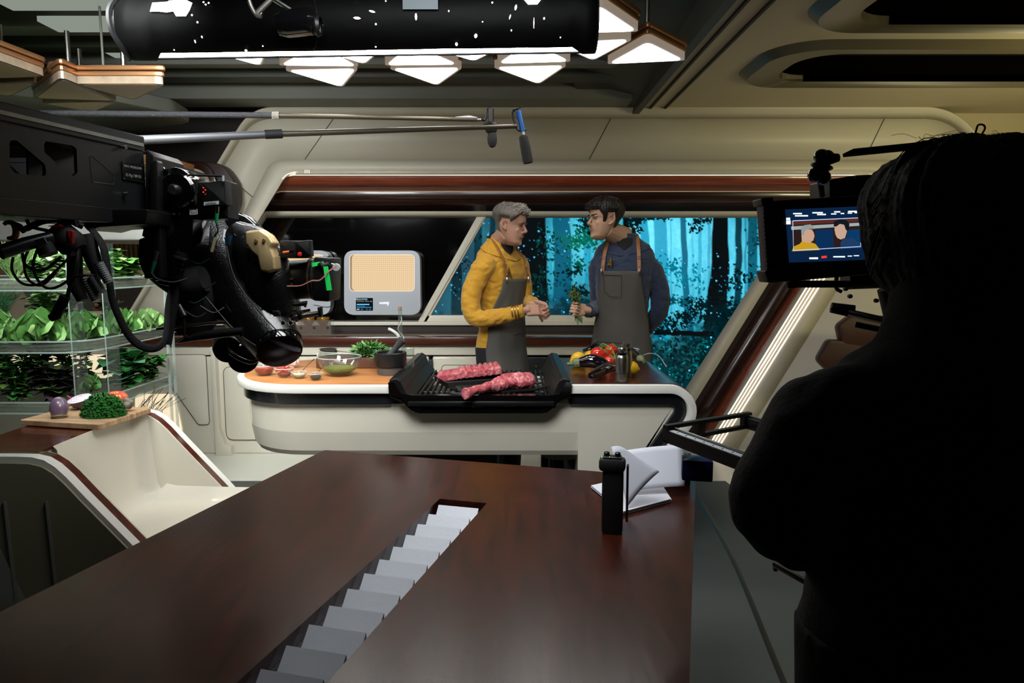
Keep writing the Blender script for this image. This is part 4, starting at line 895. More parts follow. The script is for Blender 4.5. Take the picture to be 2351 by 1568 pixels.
for i in range(13):
    a = math.pi*i/12; rows.append([c+Vector((math.sin(a)*.048*math.cos(t)*(1+.08*math.cos(9*t)), math.sin(a)*.04*math.sin(t)*(1+.08*math.cos(9*t)), .034*math.cos(a))) for t in [6.2832*j/54 for j in range(55)]])
b.grid(rows); b.out('flesh', mat('ribbed_red','#c4502f',.2,var=.25,vscale=20,coat=.5), tm, 60)
c = at(292,944)+Vector((0,0,.024)); b = B()
for k in range(7):
    rg = random.Random(k+40); b.ell(c+Vector((rg.uniform(-.02,.022), rg.uniform(-.015,.02), rg.uniform(-.006,.026))), (.015,.013,.014), seg=10, rings=7)
fuse(b, 'garlic_cluster', mat('mushroom','#6f6a5c',.5,var=.4,vscale=30), None, .003, 2); tag(bpy.data.objects['garlic_cluster'], 'knobbly grey brown vegetable right of the parsley on the board', 'vegetable')
# ---------------------------------------------------------------- people
M['skin'] = mat('skin', '#a8806c', .62, bump=.08, bscale=120, var=.08, sss=.15)
M['skin2'] = mat('skin_pale', '#b08c74', .62, bump=.08, bscale=120, var=.07, sss=.15)
M['lip'] = mat('lip', '#8a5148', .4); M['eyew'] = mat('eye_white', '#b9aea4', .3); M['iris'] = mat('iris', '#1c1410', .2)
HT = [0,.04,.10,.18,.26,.33,.40,.48,.54,.60,.68,.77,.86,.93,.98,1.0]
HF = [.052,.076,.086,.083,.089,.091,.088,.084,.082,.092,.093,.087,.072,.05,.026,.0]
HB = [.0,-.004,-.012,-.03,-.05,-.066,-.078,-.088,-.094,-.098,-.101,-.10,-.088,-.066,-.036,.0]
HW = [.018,.032,.046,.054,.059,.063,.067,.070,.072,.073,.075,.075,.068,.052,.030,.0]
def ip(t, A): 
    for i in range(len(HT)-1):
        if t <= HT[i+1]:
            u = (t-HT[i])/(HT[i+1]-HT[i]); return A[i]*(1-u)+A[i+1]*u
    return A[-1]
class Head:
    def __init__(s, chin, fwd, H=.245, tilt=0.0, k=1.0):
        s.f = Vector(fwd).normalized(); s.r = s.f.cross(Vector((0,0,1))).normalized(); s.u = s.r.cross(s.f).normalized(); s.c = Vector(chin)-s.f*.06*k; s.H = H; s.k = k
    def pt(s, a, t, off=0.0):
        """surface point: a from straight ahead, t from chin to crown"""
        t = max(0, min(1, t)); F, Bk, W = ip(t, HF), ip(t, HB), ip(t, HW); m_ = (F+Bk)/2; hl = (F-Bk)/2
        ca, sa = math.cos(a), math.sin(a); p = 2.25
        y = m_+hl*math.copysign(abs(ca)**(2/p), ca); x = W*math.copysign(abs(sa)**(2/p), sa)
        o = s.c+s.f*y*s.k+s.r*x*s.k+s.u*t*s.H
        if off:
            d = (s.f*ca+s.r*sa)*math.sin(math.pi*min(.5, .95-t*.5 if t > .7 else .5)) ; d = s.f*ca*.9+s.r*sa+s.u*(max(0, t-.6)*2.6); o = o+d.normalized()*off
        return o
    def loc(s, y, x, t): return s.c+s.f*y*s.k+s.r*x*s.k+s.u*t*s.H
    def add(s, b, ear_tip=0.0):
        rows = [[s.pt(2*math.pi*j/28, t) for j in range(28)] for t in HT]
        R_ = [[b.bm.verts.new(p) for p in r] for r in rows]
        for i in range(len(R_)-1):
            for j in range(28): b._f((R_[i][j], R_[i][(j+1) % 28], R_[i+1][(j+1) % 28], R_[i+1][j]))
        b._f(R_[0][::-1]); b._f(R_[-1])
        rot = Matrix((s.f, s.r, s.u)).transposed()
        E = lambda y, x, t, r: b.ell(s.loc(y, x, t), Vector(r)*s.k, rot, 12, 8)
        b.tube([s.loc(.083,0,.56), s.loc(.098,0,.47), s.loc(.108,0,.405), s.loc(.104,0,.375)], [.009,.0095,.012,.009], 10)
        for q in (-1, 1):
            E(.094,.011*q,.375,(.010,.008,.007)); E(.078,.030*q,.585,(.012,.020,.007)); E(.060,.036*q,.41,(.020,.018,.022));
            E(.079,.016*q,.285,(.012,.014,.010))
            ex = .0715*q
            b.tube([s.loc(.004,ex,.38), s.loc(-.012,ex*1.16,.43), s.loc(-.022,ex*1.26,.52), s.loc(-.014-ear_tip*.2,ex*1.24,.60+ear_tip*3.5), s.loc(.0,ex*1.12,.60), s.loc(.008,ex,.55)], [.006,.007,.0065,.005 if not ear_tip else .003,.005,.004], 8)
            E(-.005,ex*1.02,.48,(.012,.005,.022))
        E(.086,0,.335,(.010,.020,.007)); E(.088,0,.262,(.009,.018,.006)); E(.078,0,.085,(.012,.018,.013))
def torso_pt(C, f, z, a, secs, off=0.0):
    r = f.cross(Vector((0,0,1))).normalized()
    for i in range(len(secs)-1):
        if z <= secs[i+1][0] or i == len(secs)-2:
            u = max(0, min(1, (z-secs[i][0])/(secs[i+1][0]-secs[i][0]))); W, D, O = [secs[i][k]*(1-u)+secs[i+1][k]*u for k in (1,2,3)]; break
    return Vector((C[0], C[1], z))+r*(W+off)*math.sin(a)+f*((D+off)*math.cos(a)+O)
def add_secs(b, C, f, secs, off=0.0, seg=28):
    R_ = []
    for s_ in secs: R_.append([b.bm.verts.new(torso_pt(C, f, s_[0], 2*math.pi*j/seg, secs, off)) for j in range(seg)])
    for i in range(len(R_)-1):
        for j in range(seg): b._f((R_[i][j], R_[i][(j+1) % seg], R_[i+1][(j+1) % seg], R_[i+1][j]))
    b._f(R_[0][::-1]); b._f(R_[-1])
def hand(b, wrist, d, n, side, curls, spread=.0, size=1.0, thumb=(.55,.6,.45), rf=.0088, tc=.3):
    """palm, four fingers and a thumb; d along the hand, n the way the palm faces, side=+1 puts the thumb on d x n"""
    w = Vector(wrist); d = Vector(d).normalized(); n = Vector(n); n = (n-d*n.dot(d)).normalized(); s = d.cross(n)*side
    Rm = Matrix((d, s, n)).transposed(); k = size
    b.box(w+d*.045*k, (.088*k,.076*k,.027*k), Rm, bev=.012*k, seg=3); b.tube([w-d*.03*k, w+d*.02*k], [.026*k,.029*k], 12, flat=.8, up=s); b.ell(w+d*.03*k+s*.026*k+n*.012*k, (.028*k,.016*k,.014*k), Rm)
    for i in range(4):
        L_ = (.046,.050,.047,.037)[i]*k; p = w+d*.084*k+s*(.028-.0187*i)*k; c = curls[i] if isinstance(curls, (list, tuple)) else curls; a = 0; pts = [p-d*.02*k, p]; dd0 = (d+s*spread*(1.5-i)*.2).normalized()
        for q, fr in ((0,1.0),(1,.68),(2,.52)):
            a += c*(.85,1.1,.8)[q]; dd = dd0*math.cos(a)+n*math.sin(a); p = p+dd*L_*fr; pts.append(p)
        b.tube(pts, [rf*1.12*k,rf*1.12*k,rf*1.02*k,rf*.93*k,rf*.72*k], 10); b.ell(pts[-1], rf*.74*k, seg=8, rings=6); b.ell(pts[2], rf*1.05*k, seg=8, rings=6)
    p = w+d*.024*k+s*.030*k+n*.004; t1 = (d*thumb[0]+s*thumb[1]+n*thumb[2]).normalized(); t2 = (t1*(1-tc)+(d*.7+n*.7-s*.2)*tc).normalized()
    pts = [p-t1*.01, p, p+t1*.038*k, p+t1*.038*k+t2*.030*k, p+t1*.038*k+t2*.052*k]; b.tube(pts, [.012*k,.013*k,.0105*k,.0095*k,.0075*k], 10); b.ell(pts[-1], .0078*k, seg=8, rings=6)
def limb(b, pts, r, n=5, seg=16): 
    c = crv(pts, n); m_ = len(c); rr = []
    for i in range(m_):
        t = i/(m_-1)*(len(r)-1); k = min(int(t), len(r)-2); rr.append(r[k]*(1-(t-k))+r[k+1]*(t-k))
    b.tube(c, rr, seg); return c
def folds(amp, f, seed=0, ax=(1,1,1)):
    def d(v):
        q = Vector((v.x*ax[0], v.y*ax[1], v.z*ax[2]))*f+Vector((seed, 0, 0)); n = noise.noise(q); n2 = noise.noise(q*2.3)
        return v+Vector((n*.6, -abs(n)*1.0+.2, n2*.6))*amp
    return d
SEC = [(.86,.165,.115,-.01),(.95,.172,.12,-.01),(1.05,.158,.112,0),(1.14,.15,.108,.0),(1.24,.158,.112,0),(1.34,.172,.12,.0),(1.42,.184,.122,.0),(1.49,.190,.114,-.004),(1.545,.172,.098,-.01),(1.58,.132,.084,-.014),(1.61,.094,.074,-.014),(1.645,.068,.066,-.012)]
def hair(name, hd, par, m, tmin, thick, seed, dens=150, back=.24):
    rows = []; n_ = 26
    for j in range(dens+1):
        a = 2*math.pi*j/dens-math.pi; t0 = tmin(abs(a)); row = []
        for i in range(n_+1):
            t = t0+(1-t0)*(i/n_)**.85; st = noise.noise(Vector((math.cos(a)*7, math.sin(a)*7, t*3+seed)))*.5+noise.noise(Vector((math.cos(a)*24, math.sin(a)*24, t*5+seed)))*.6
            e = min(1, i/3.0); row.append(hd.pt(a, t, (thick(abs(a), t)*(1+.30*st))*e-.002*(1-e)))
        rows.append(row)
    b = B(); b.grid(rows); return b.out(name, m, par, 80)
def tufts(name, hd, par, m, spots, seed, n=240, L_=.045, r=.0022, sweep=(.5,.0,.6)):
    rg = random.Random(seed); b = B()
    for _ in range(n):
        a, t = spots(rg); p0 = hd.pt(a, t, .008); d = (hd.f*(sweep[0]+rg.uniform(-.25,.25))+hd.r*(sweep[1]+rg.uniform(-.35,.35))+hd.u*(sweep[2]+rg.uniform(-.25,.25))).normalized(); l = L_*rg.uniform(.5,1.1)
        nrm = (p0-hd.loc(0,0,.55)).normalized()
        b.tube([p0, p0+d*l*.45+nrm*.010, p0+d*l+nrm*.004], [r*1.3, r*1.2, r*.3], 5)
    return b.out(name, m, par, 80)
def delta_badge(p, x, y, s, par):
    x = Vector(x).normalized(); y = Vector(y).normalized(); n = x.cross(y)
    q = lambda k: [p+x*a*s*k+y*(c*k)*s for a, c in ((0,1.0),(.22,.35),(.42,-.35),(.60,-.95),(.30,-.62),(.02,-.40),(-.25,-.55),(-.46,-.80),(-.36,-.2),(-.20,.38))]
    b = B(); b.prism(q(1.14), n*.003); bd = b.out('badge', 'black', par, 0); b = B(); b.prism([v+n*.0012 for v in q(1.0)], n*.0035); b.out('badge_face', 'gold', bd, 0)
    b = B(); o = p+y*.0*s+n*.0055; b.tube([o+(x*math.cos(t)+y*math.sin(t))*s*.14 for t in [6.283*k/12 for k in range(13)]], s*.035, 6); b.out('badge_ring', 'black', bd)
def apron(C, f, secs, par, m, ztop, zbot, prof, off=.030, strap_z=1.5, pocket=None, seed=0):
    """bib apron wrapped on the front; prof(z) = (a0, a1) edge angles"""
    rows = []; n_ = 44
    S2 = [(.30,.175,.135,.0),(.80,.178,.14,.0)]+[s_ for s_ in secs if s_[0] > .9]
    for i in range(n_+1):
        z = zbot+(ztop-zbot)*i/n_; a0, a1 = prof(z); rows.append([torso_pt(C, f, z, a0+(a1-a0)*j/30, S2, off+.006*noise.noise(Vector((j*.18+seed, z*5, 0)))+(.010*max(0, 1.0-z))*math.sin(j*.55+seed)) for j in range(31)])
    b = B(); b.grid(rows); ap = b.out('apron', m, par, 70); so = ap.modifiers.new('t','SOLIDIFY'); so.thickness = .0035; so.offset = 1
    edge = [r[0] for r in rows]+rows[-1]+[r[-1] for r in rows[::-1]]
    return ap, S2, rows
M['apron'] = mat('grey_canvas', '#4a4742', .8, bump=.15, bscale=260, var=.12, vscale=14)
M['navyt'] = mat('black_trousers', '#14141a', .8, var=.2)
def person(name, label, C, f, chin, hf, H, skin, hairm, shirt_m, arms, hands, ear_tip, hairspec, dz=0.0, sleeves=None, neckx=.0, aprof=None, zneck=1.60):
    f = Vector((f[0], f[1], 0)).normalized(); r = f.cross(Vector((0,0,1))); secs = [(z+dz*(z/1.6), w_*1.0, d_, o_) for z, w_, d_, o_ in SEC]
    root = empty(name, (C[0], C[1], 0), label, 'person')
    hd = Head(chin, hf, H)
    b = B(); hd.add(b, ear_tip); add_secs(b, C, f, secs, -.006)
    nb = Vector((C[0], C[1], secs[-1][0]-.03))+f*(-.01); nt = hd.loc(-.012, 0, .30)
    limb(b, [nb, nb*.5+nt*.5+f*-.004, nt], [.072,.064,.060])
    for A_ in arms: limb(b, A_[0], [x-.007 for x in A_[1]])
    for h_ in hands: hand(b, *h_[0], **h_[1])
    hips = Vector((C[0], C[1], .90)); 
    for q in (-1, 1):
        limb(b, [hips+r*.085*q, hips+r*.095*q+f*.01+Vector((0,0,-.38)), hips+r*.10*q+Vector((0,0,-.82))], [.085,.058,.04])
        b.ell(hips+r*.10*q+f*.06+Vector((0,0,-.86)), (.05,.05,.035))
    body = fuse(b, 'body', skin, root, .003, 4)
    # garments
    b = B(); add_secs(b, C, f, [s_ for s_ in secs if s_[0] > .93], .009)
    for A_ in arms:
        limb(b, A_[0], [x+.001 for x in A_[1][:-1]]+[A_[1][-1]+.004]); s0 = A_[0][0]; cc = Vector((C[0], C[1], s0.z)); b.ell(s0+(s0-cc)*-.06, A_[1][0]*1.06); b.tube([cc*.5+s0*.5+Vector((0,0,.0)), s0], [A_[1][0]*1.1, A_[1][0]*1.0], 14)
    sh = fuse(b, 'shirt', shirt_m, root, .0055, 5, disp=folds(.010, 16, C[0]*7, (1,1,1.6)))
    b = B()
    for q in (-1, 1): limb(b, [hips+r*.085*q+Vector((0,0,.06)), hips+r*.095*q+f*.012+Vector((0,0,-.38)), hips+r*.10*q+Vector((0,0,-.82))], [.110,.082,.066])
    b.ell(hips+Vector((0,0,.0)), (.165,.13,.10), Matrix((r, f, Vector((0,0,1)))).transposed()); fuse(b, 'trousers', 'navyt', root, .008, 4)
    for q in (-1, 1):
        c = hips+r*.10*q+f*.05; b = B(); b.tube([Vector((c.x,c.y,.045))-f*.10, Vector((c.x,c.y,.05)), Vector((c.x,c.y,.038))+f*.12], [.042,.048,.036], 14, flat=.85); b.out('shoe', 'blackp', root)
    # black undershirt showing in the V
    zt = secs[-1][0]; S3 = secs
    zB, zV = (zt+.005, zt-.095); rws = [[], [], []]
    for j in range(41):
        a = 2*math.pi*j/40; zz = zV+(zB-zV)*((1-math.cos(a+neckx*.0))/2)**.6; k = (zz-nb.z)/(nt.z-nb.z); ctr = nb+(nt-nb)*max(-.8, k); dr = f*math.cos(a)+r*math.sin(a)
        tp = ctr+dr*(.073+.012*max(0, math.cos(a))); tp.z = zz; bt = torso_pt(C, f, zz-.05, a, secs, .012); rws[0].append(tp); rws[1].append(tp*.55+bt*.45+dr*.006); rws[2].append(bt)
    b = B(); b.grid(rws); co = b.out('collar', shirt_m, root, 70); so = co.modifiers.new('t','SOLIDIFY'); so.thickness = .005; so.offset = 1
    b = B(); b.lathe([(.071,-.03),(.070,-.01),(.066,.002)], nb+Vector((0,0,.018))+f*.004, (nt-nb).normalized(), 28); b.out('undershirt', mat('black_knit','#08080a',.8), root)
    vz = [(zt-.032,.52),(zt-.05,.42),(zt-.075,.26),(zt-.105,.0)]
    rows = [[torso_pt(C, f, z, neckx-w_+2*w_*j/8, S3, .017) for j in range(9)] for z, w_ in vz]; b = B(); b.grid(rows); b.out('neckline', mat('black_knit2','#08080a',.8), root, 60)
    return root, hd, secs, f, r, sh, nb, nt
# -------- man in yellow
YM = 4.42
C1 = (P(1149,600,YM+.02).x, YM+.04); f1 = (.78,-.62)
w1 = P(1203,713,4.20); w1l = P(1226,698,4.33)
sh1n = P(1103,612,4.30); el1 = P(1090,728,4.24); sh1f = P(1192,606,4.52); el1f = P(1208,690,4.52)
yel = mat('mustard_knit', '#b5851a', .75, bump=.35, bscale=150, var=.10, vscale=40, sheen=.2)
gsk = M['skin']
root, hd, secs, f, r, sh, nb, nt = person('person', 'grey-haired man in mustard shirt and grey apron, hands together, looking down', C1, f1, P(1186,566,4.36), (.90,-.40,-.16), .243, 'skin', None, yel,
   arms=[([sh1n+Vector((.02,0,.0)), sh1n*.5+el1*.5+Vector((-.035,0,0)), el1, el1*.45+w1*.55+Vector((0,0,-.015)), w1], [.068,.062,.055,.047,.036]), ([sh1f, sh1f*.5+el1f*.5, el1f, el1f*.4+w1l*.6, w1l], [.064,.056,.048,.042,.035])],
   hands=[((w1+Vector((.01,0,0)), (1,.28,.02), (.1,.9,-.5), 1, [.75,.65,.55,.55]), dict(thumb=(.8,.35,.55), size=1.0)), ((w1l+Vector((.0,0,0)), (.85,-.45,-.25), (-.35,-.75,-.45), 1, [.8,.85,.9,.95]), dict(thumb=(.7,.5,.5), size=1.0))],
   ear_tip=0, hairspec=None, neckx=.15)
p1 = root
greyh = mat('grey_hair', '#5a5550', .55, var=.6, vscale=60, bump=.4, bscale=90); 
tm1 = lambda a: .80 if a < .55 else (.80-.22*(a-.55)/.75 if a < 1.3 else (.66 if a < 1.85 else max(.22, .66-.44*(a-1.85)/.5)))
th1 = lambda a, t: .006+(.022 if t > .72 else .022*max(0, (t-.55))/.17)
hair('hair', hd, p1, greyh, tm1, th1, 3)
tufts('hair_top', hd, p1, mat('silver_hair', '#a19c94', .5, var=.6, vscale=80), lambda g: (g.uniform(-1.6,1.6) if g.random() < .6 else g.uniform(-3.1,3.1), g.uniform(.80,.97)), 5, 420, .036, .0020, (.45,.1,.3))
def face(hd, par, brow, eye_open, brow_m, mouth_up=.01):
    for q in (-1, 1):
        b = B(); b.tube([hd.loc(.0985,.012*q,.60+brow[0]), hd.loc(.095,.028*q,.615+brow[1]), hd.loc(.078,.050*q,.605+brow[2])], [.0028,.0038,.002], 6); b.out('eyebrow', brow_m, par)
        b = B(); b.ell(hd.loc(.0775,.030*q,.535), (.0115,.0125,.0035+eye_open), Matrix((hd.f, hd.r, hd.u)).transposed(), 12, 8); e = b.out('eye', 'eyew', par)
        b = B(); b.ell(hd.loc(.0835,.031*q,.533), (.0060,.0055,.0035+eye_open*.9), Matrix((hd.f, hd.r, hd.u)).transposed(), 10, 8); b.out('iris', 'iris', e)
        b = B(); b.tube([hd.loc(.086,.019*q,.538), hd.loc(.0895,.031*q,.547+eye_open), hd.loc(.079,.045*q,.537)], .0017, 6); b.out('eyelid', 'iris', par)
    b = B(); b.tube([hd.loc(.082,-.026,.300+mouth_up), hd.loc(.094,-.012,.294), hd.loc(.0975,0,.292), hd.loc(.094,.012,.294), hd.loc(.082,.026,.300+mouth_up)], [.001,.0026,.003,.0026,.001], 6); b.out('lips', 'lip', par)
face(hd, p1, (0,0,-.01), .0002, mat('grey_brow','#4a3f38',.7), .018)
ZA1 = P(1180,640,YM).z
def pr1(z):
    k = (ZA1-z)/(ZA1-1.16); e = .62+(1.25-.62)*max(0, min(1, k))**1.5 if z > 1.16 else 1.25
    return (-e*.95, e*1.0)
ap, S2, rows = apron(C1, f, secs, p1, 'apron', ZA1, .50, pr1)
def gearing(C, f, S2, ap, par, za, ab0, ab1, nb, hd_f, lab=''):
    for a, q in ((ab0,-1), (ab1,1)):
        pts = [torso_pt(C, f, za-.004, a, S2, .036), torso_pt(C, f, za+.05, a*.97, S2, .030), torso_pt(C, f, za+.10, a*.98, S2, .026), torso_pt(C, f, za+.145, a*1.06, S2, .024), nb+Vector((0,0,.015))+f*(.02)+f.cross(Vector((0,0,1)))*.082*q, nb+Vector((0,0,.03))-f*.05+f.cross(Vector((0,0,1)))*.05*q]
        b = B(); b.tube(crv(pts, 6), .0115, 8, flat=.16, up=f); st_ = b.out('strap', 'leather', par, 60)
        b = B(); b.box(torso_pt(C, f, za-.006, a, S2, .043), (.011,.006,.034), bev=.002); b.out('clip', 'steel', st_)
        b = B(); b.ell(torso_pt(C, f, za+.028, a*.98, S2, .037), .0045, seg=8, rings=6); b.out('rivet', 'steel', st_)
        b = B(); b.tube([torso_pt(C, f, za+.075, a-.07, S2, .034), torso_pt(C, f, za+.075, a+.07, S2, .034), torso_pt(C, f, za+.09, a+.07, S2, .034), torso_pt(C, f, za+.09, a-.07, S2, .034), torso_pt(C, f, za+.075, a-.07, S2, .034)], .0015, 5); b.out('buckle', 'steel', st_)
gearing(C1, f, S2, ap, p1, ZA1, -.50, .52, nb, None)
def rivets(par, C, f, S2, z, a0, a1):
    for a in (a0, a1): b = B(); b.ell(torso_pt(C, f, z, a, S2, .041), .0045, seg=8, rings=6); b.out('rivet', 'chrome', par)
    b = B(); b.tube([torso_pt(C, f, z, a0+(a1-a0)*k/12, S2, .036+.0) for k in range(13)], .0018, 5); b.out('pocket_seam', mat('seam','#3c3a37',.9), par)
rivets(ap, C1, f, S2, P(1150,768,4.3).z, -.55, .22)
for t in (.78, .84, .90):
    c = w1*t+(el1)*(1-t); d = (w1-el1).normalized(); b = B(); b.lathe([(.046,-.0045),(.0475,0),(.046,.0045)], c+Vector((0,0,-.004)), d, 28); b.out('cuff_stripe', 'gold', sh)
b = B(); d = (w1-el1).normalized(); b.lathe([(.038,-.006),(.042,-.003),(.042,.003),(.036,.008)], w1-d*.008, d, 28); b.out('cuff', yel, sh)
pb_ = torso_pt(C1, f, ZA1+.035, .40, S2, .024); nrm = (pb_-Vector((C1[0],C1[1],pb_.z))).normalized(); delta_badge(pb_, nrm.cross(Vector((0,0,1)))*-1, (0,0,1), .034, sh)
# -------- man in navy
C2 = (P(1432,600,4.47).x, 4.47); f2 = (-.30,-.95)
sh2l = P(1494,617,4.46); el2l = P(1514,712,4.50); w2l = P(1468,775,4.66); sh2r = P(1374,612,4.52); el2r = P(1372,700,4.58); w2r = P(1347,712,4.33)
navy = mat('navy_knit', '#26324a', .8, bump=.3, bscale=160, var=.10, vscale=40, sheen=.2)
root, hd, secs, f, r, sh, nb, nt = person('person', 'dark-haired man in navy shirt and grey apron holding a bunch of greens', C2, f2, P(1366,551,4.36), (-.93,-.36,.02), .245, 'skin2', None, navy,
   arms=[([sh2l, sh2l*.5+el2l*.5+Vector((.025,0,0)), el2l, el2l*.5+w2l*.5+Vector((.01,.02,0)), w2l], [.072,.066,.058,.050,.038]), ([sh2r, sh2r*.5+el2r*.5, el2r, el2r*.45+w2r*.55+Vector((0,-.01,-.015)), w2r], [.066,.056,.050,.044,.036])],
   hands=[((w2l+Vector((-.01,0,0)), (-.8,.25,-.5), (0,-1,0), 1, .5), dict()), ((w2r+Vector((-.005,-.005,0)), (-1,-.15,.18), (.1,-1,.12), -1, [1.25,1.3,1.35,1.4]), dict(thumb=(.75,.35,.6), size=1.0, tc=.5))],
   ear_tip=.026, hairspec=None, dz=.03, neckx=-.1)
p2 = root; root['label'] = 'dark-haired man in navy shirt and grey apron holding a bunch of greens'
dk = mat('dark_hair', '#191512', .5, var=.5, vscale=60, bump=.4, bscale=90)
tm2 = lambda a: .74 if a < .75 else (.74-.14*(a-.75)/.35 if a < 1.1 else (.43 if a < 1.30 else (.68 if a < 1.85 else max(.20, .68-.48*(a-1.85)/.4))))
th2 = lambda a, t: .008+(.024 if t > .74 else .024*max(0, (t-.5))/.24)
hair('hair', hd, p2, dk, tm2, th2, 8)
tufts('hair_top', hd, p2, mat('dark_hair2', '#2a241f', .5, var=.5, vscale=80), lambda g: (g.uniform(-3.1,3.1), g.uniform(.78,.97)), 6, 320, .046, .0022, (.5,-.1,-.05))
tufts('fringe', hd, p2, dk, lambda g: (g.uniform(-.9,.9), g.uniform(.80,.90)), 9, 160, .036, .0024, (.55,0,-.55))
face(hd, p2, (-.012,.0,.030), .0012, dk, .022)
ZA2 = P(1380,622,4.35).z
def pr2(z):
    k = (ZA2-z)/(ZA2-1.12); e = .66+(1.25-.66)*max(0, min(1, k))**1.4 if z > 1.12 else 1.25
    return (-e*.98, e*.98)
ap, S2, rows = apron(C2, f, secs, p2, 'apron', ZA2, .50, pr2, seed=4)
gearing(C2, f, S2, ap, p2, ZA2, -.56, .54, nb, None)
rivets(ap, C2, f, S2, P(1400,788,4.3).z, -.15, .85)
zq0, zq1 = P(1400,632,4.3).z, P(1400,682,4.3).z
q = [torso_pt(C2, f, z, a, S2, .038) for a, z in ((.50,zq0),(-.20,zq0),(-.20,zq1),(.28,zq1),(.50,zq1+.03))]
q = [torso_pt(C2, f, z, -a, S2, .039) for a, z in ((-.50,zq0),(.05,zq0),(.05,zq1),(-.30,zq1),(-.50,zq1+.035))]
b = B(); b.tube(q+q[:1], .002, 5); b.out('pocket_seam', mat('seam2','#35332f',.9), ap)
pb_ = torso_pt(C2, f, ZA2+.052, .30, S2, .026); nrm = (pb_-Vector((C2[0],C2[1],pb_.z))).normalized(); delta_badge(pb_, nrm.cross(Vector((0,0,1)))*-1+Vector((0,0,.0)), Vector((0,0,1))+nrm.cross(Vector((0,0,1)))*-.25, .036, sh)
# bunch of greens in his hand
rg = random.Random(12); base = w2r+Vector((-.068,-.035,-.035)); gr_ = empty('bunch_of_greens', base, 'small bunch of leafy greens held in the fist of the man in navy', 'herbs')
b = B(); lf = B()
for k in range(22):
    dx = rg.uniform(-.032,.028); top = base+Vector((dx*1.1, rg.uniform(-.02,.02), rg.uniform(.10,.185))); b.tube(crv([base+Vector((dx*.2,0,-.03)), base+Vector((dx*.4,0,.05)), top], 3), .0018, 5)
    for q in range(9):
        t = rg.uniform(.45,1.0); p = base+(top-base)*t+Vector((rg.uniform(-.014,.014), rg.uniform(-.014,.014), rg.uniform(-.01,.012))); d = Vector((rg.uniform(-1,1), rg.uniform(-.8,.4), rg.uniform(-.4,.9))).normalized(); s = d.orthogonal().normalized(); L_ = rg.uniform(.012,.024)
        m0 = p+d*L_*.5; lf.grid([[p-s*.001, p+s*.001],[m0-s*L_*.3+Vector((0,0,.003)), m0+s*L_*.3],[p+d*L_-s*.001, p+d*L_+s*.001]])
for k in range(6):
    d = Vector((rg.uniform(-.3,.9), -1, rg.uniform(-.9,-.2))).normalized(); p = base+Vector((rg.uniform(.0,.03),-.01,.0)); s = d.cross(Vector((0,0,1))).normalized(); L_ = .05
    lf.grid([[p-s*.002, p+s*.002],[p+d*L_*.5-s*.014, p+d*L_*.5+s*.014],[p+d*L_-s*.002+Vector((0,0,-.02)), p+d*L_+s*.002+Vector((0,0,-.02))]])
b.out('stems', 'stem', gr_); lf.out('leaves', mat('dull_leaf','#465a33',.5,var=.35,vscale=40), gr_, 0)
# ---------------------------------------------------------------- things on the light wooden worktop
ZW = ZI+.005
def wp(px, py): return Pz(px, py, ZW)
def bowl(name, c, R, h, label, fillname, fillm, fl=.5, cat='bowl', foot=.55, group=None):
    r = empty(name, c, label, cat, group)
    b = B(); b.lathe([(0,0),(R*foot,0),(R*foot*1.05,h*.05),(R*.82,h*.42),(R*.96,h*.8),(R,h),(R*.975,h),(R*.93,h*.8),(R*.79,h*.44),(R*foot*.9,h*.09),(0,h*.08)], c, seg=36); b.out('glass_bowl', 'glass', r, 60)
    b = B(); b.tube([c+Vector((R*.99*math.cos(t), R*.99*math.sin(t), h)) for t in [6.2832*k/36 for k in range(37)]], .0022, 6); b.out('rim', 'rimglass', r, 60)
    if fillm:
        rf = R*(.60+.35*fl); rows = []
        b = B(); b.lathe([(0,h*.10),(R*foot*.85,h*.11),(R*.70,h*.36*min(1,fl*2)),(rf*.93,h*fl),(rf*.8,h*fl+.004),(0,h*fl+.010)], c, seg=32)
        b.out(fillname, fillm, r, 60)
    return r
M['rimglass'] = mat('rim_glass', '#dfe6e2', .08, alpha=.55)
bowl('glass_bowl', wp(607,861), .058, .050, 'small glass bowl of chopped red peppers, leftmost on the worktop', 'chopped_pepper', mat('chopped_red','#b5301c',.4,bump=1,bscale=140,var=.5,vscale=120), .72)
bowl('glass_bowl', wp(653,866), .046, .046, 'small square-based glass bowl of whole red chillies', 'chilli_bed', mat('chilli_bed','#8f2418',.4,bump=.8,bscale=120,var=.5,vscale=90), .45)
for k in range(12):
    rg = random.Random(k+3); c = wp(653,866)+Vector((rg.uniform(-.028,.028), rg.uniform(-.02,.02), .030+rg.uniform(0,.014))); a = rg.uniform(0,3.14); d = Vector((math.cos(a), math.sin(a), rg.uniform(-.1,.5)))*.024
    b = B(); b.tube(crv([c-d, c+Vector((0,0,.004)), c+d*1.1+Vector((0,0,.006))], 4), [.0045]*5+[.003]*3+[.0012], 8); tag(b.out('red_chilli', mat('chilli_red','#c4201a',.2,coat=.5), None, 60), 'glossy red chilli pepper among those in the small glass bowl', 'chilli', 'red chillies in the small bowl')
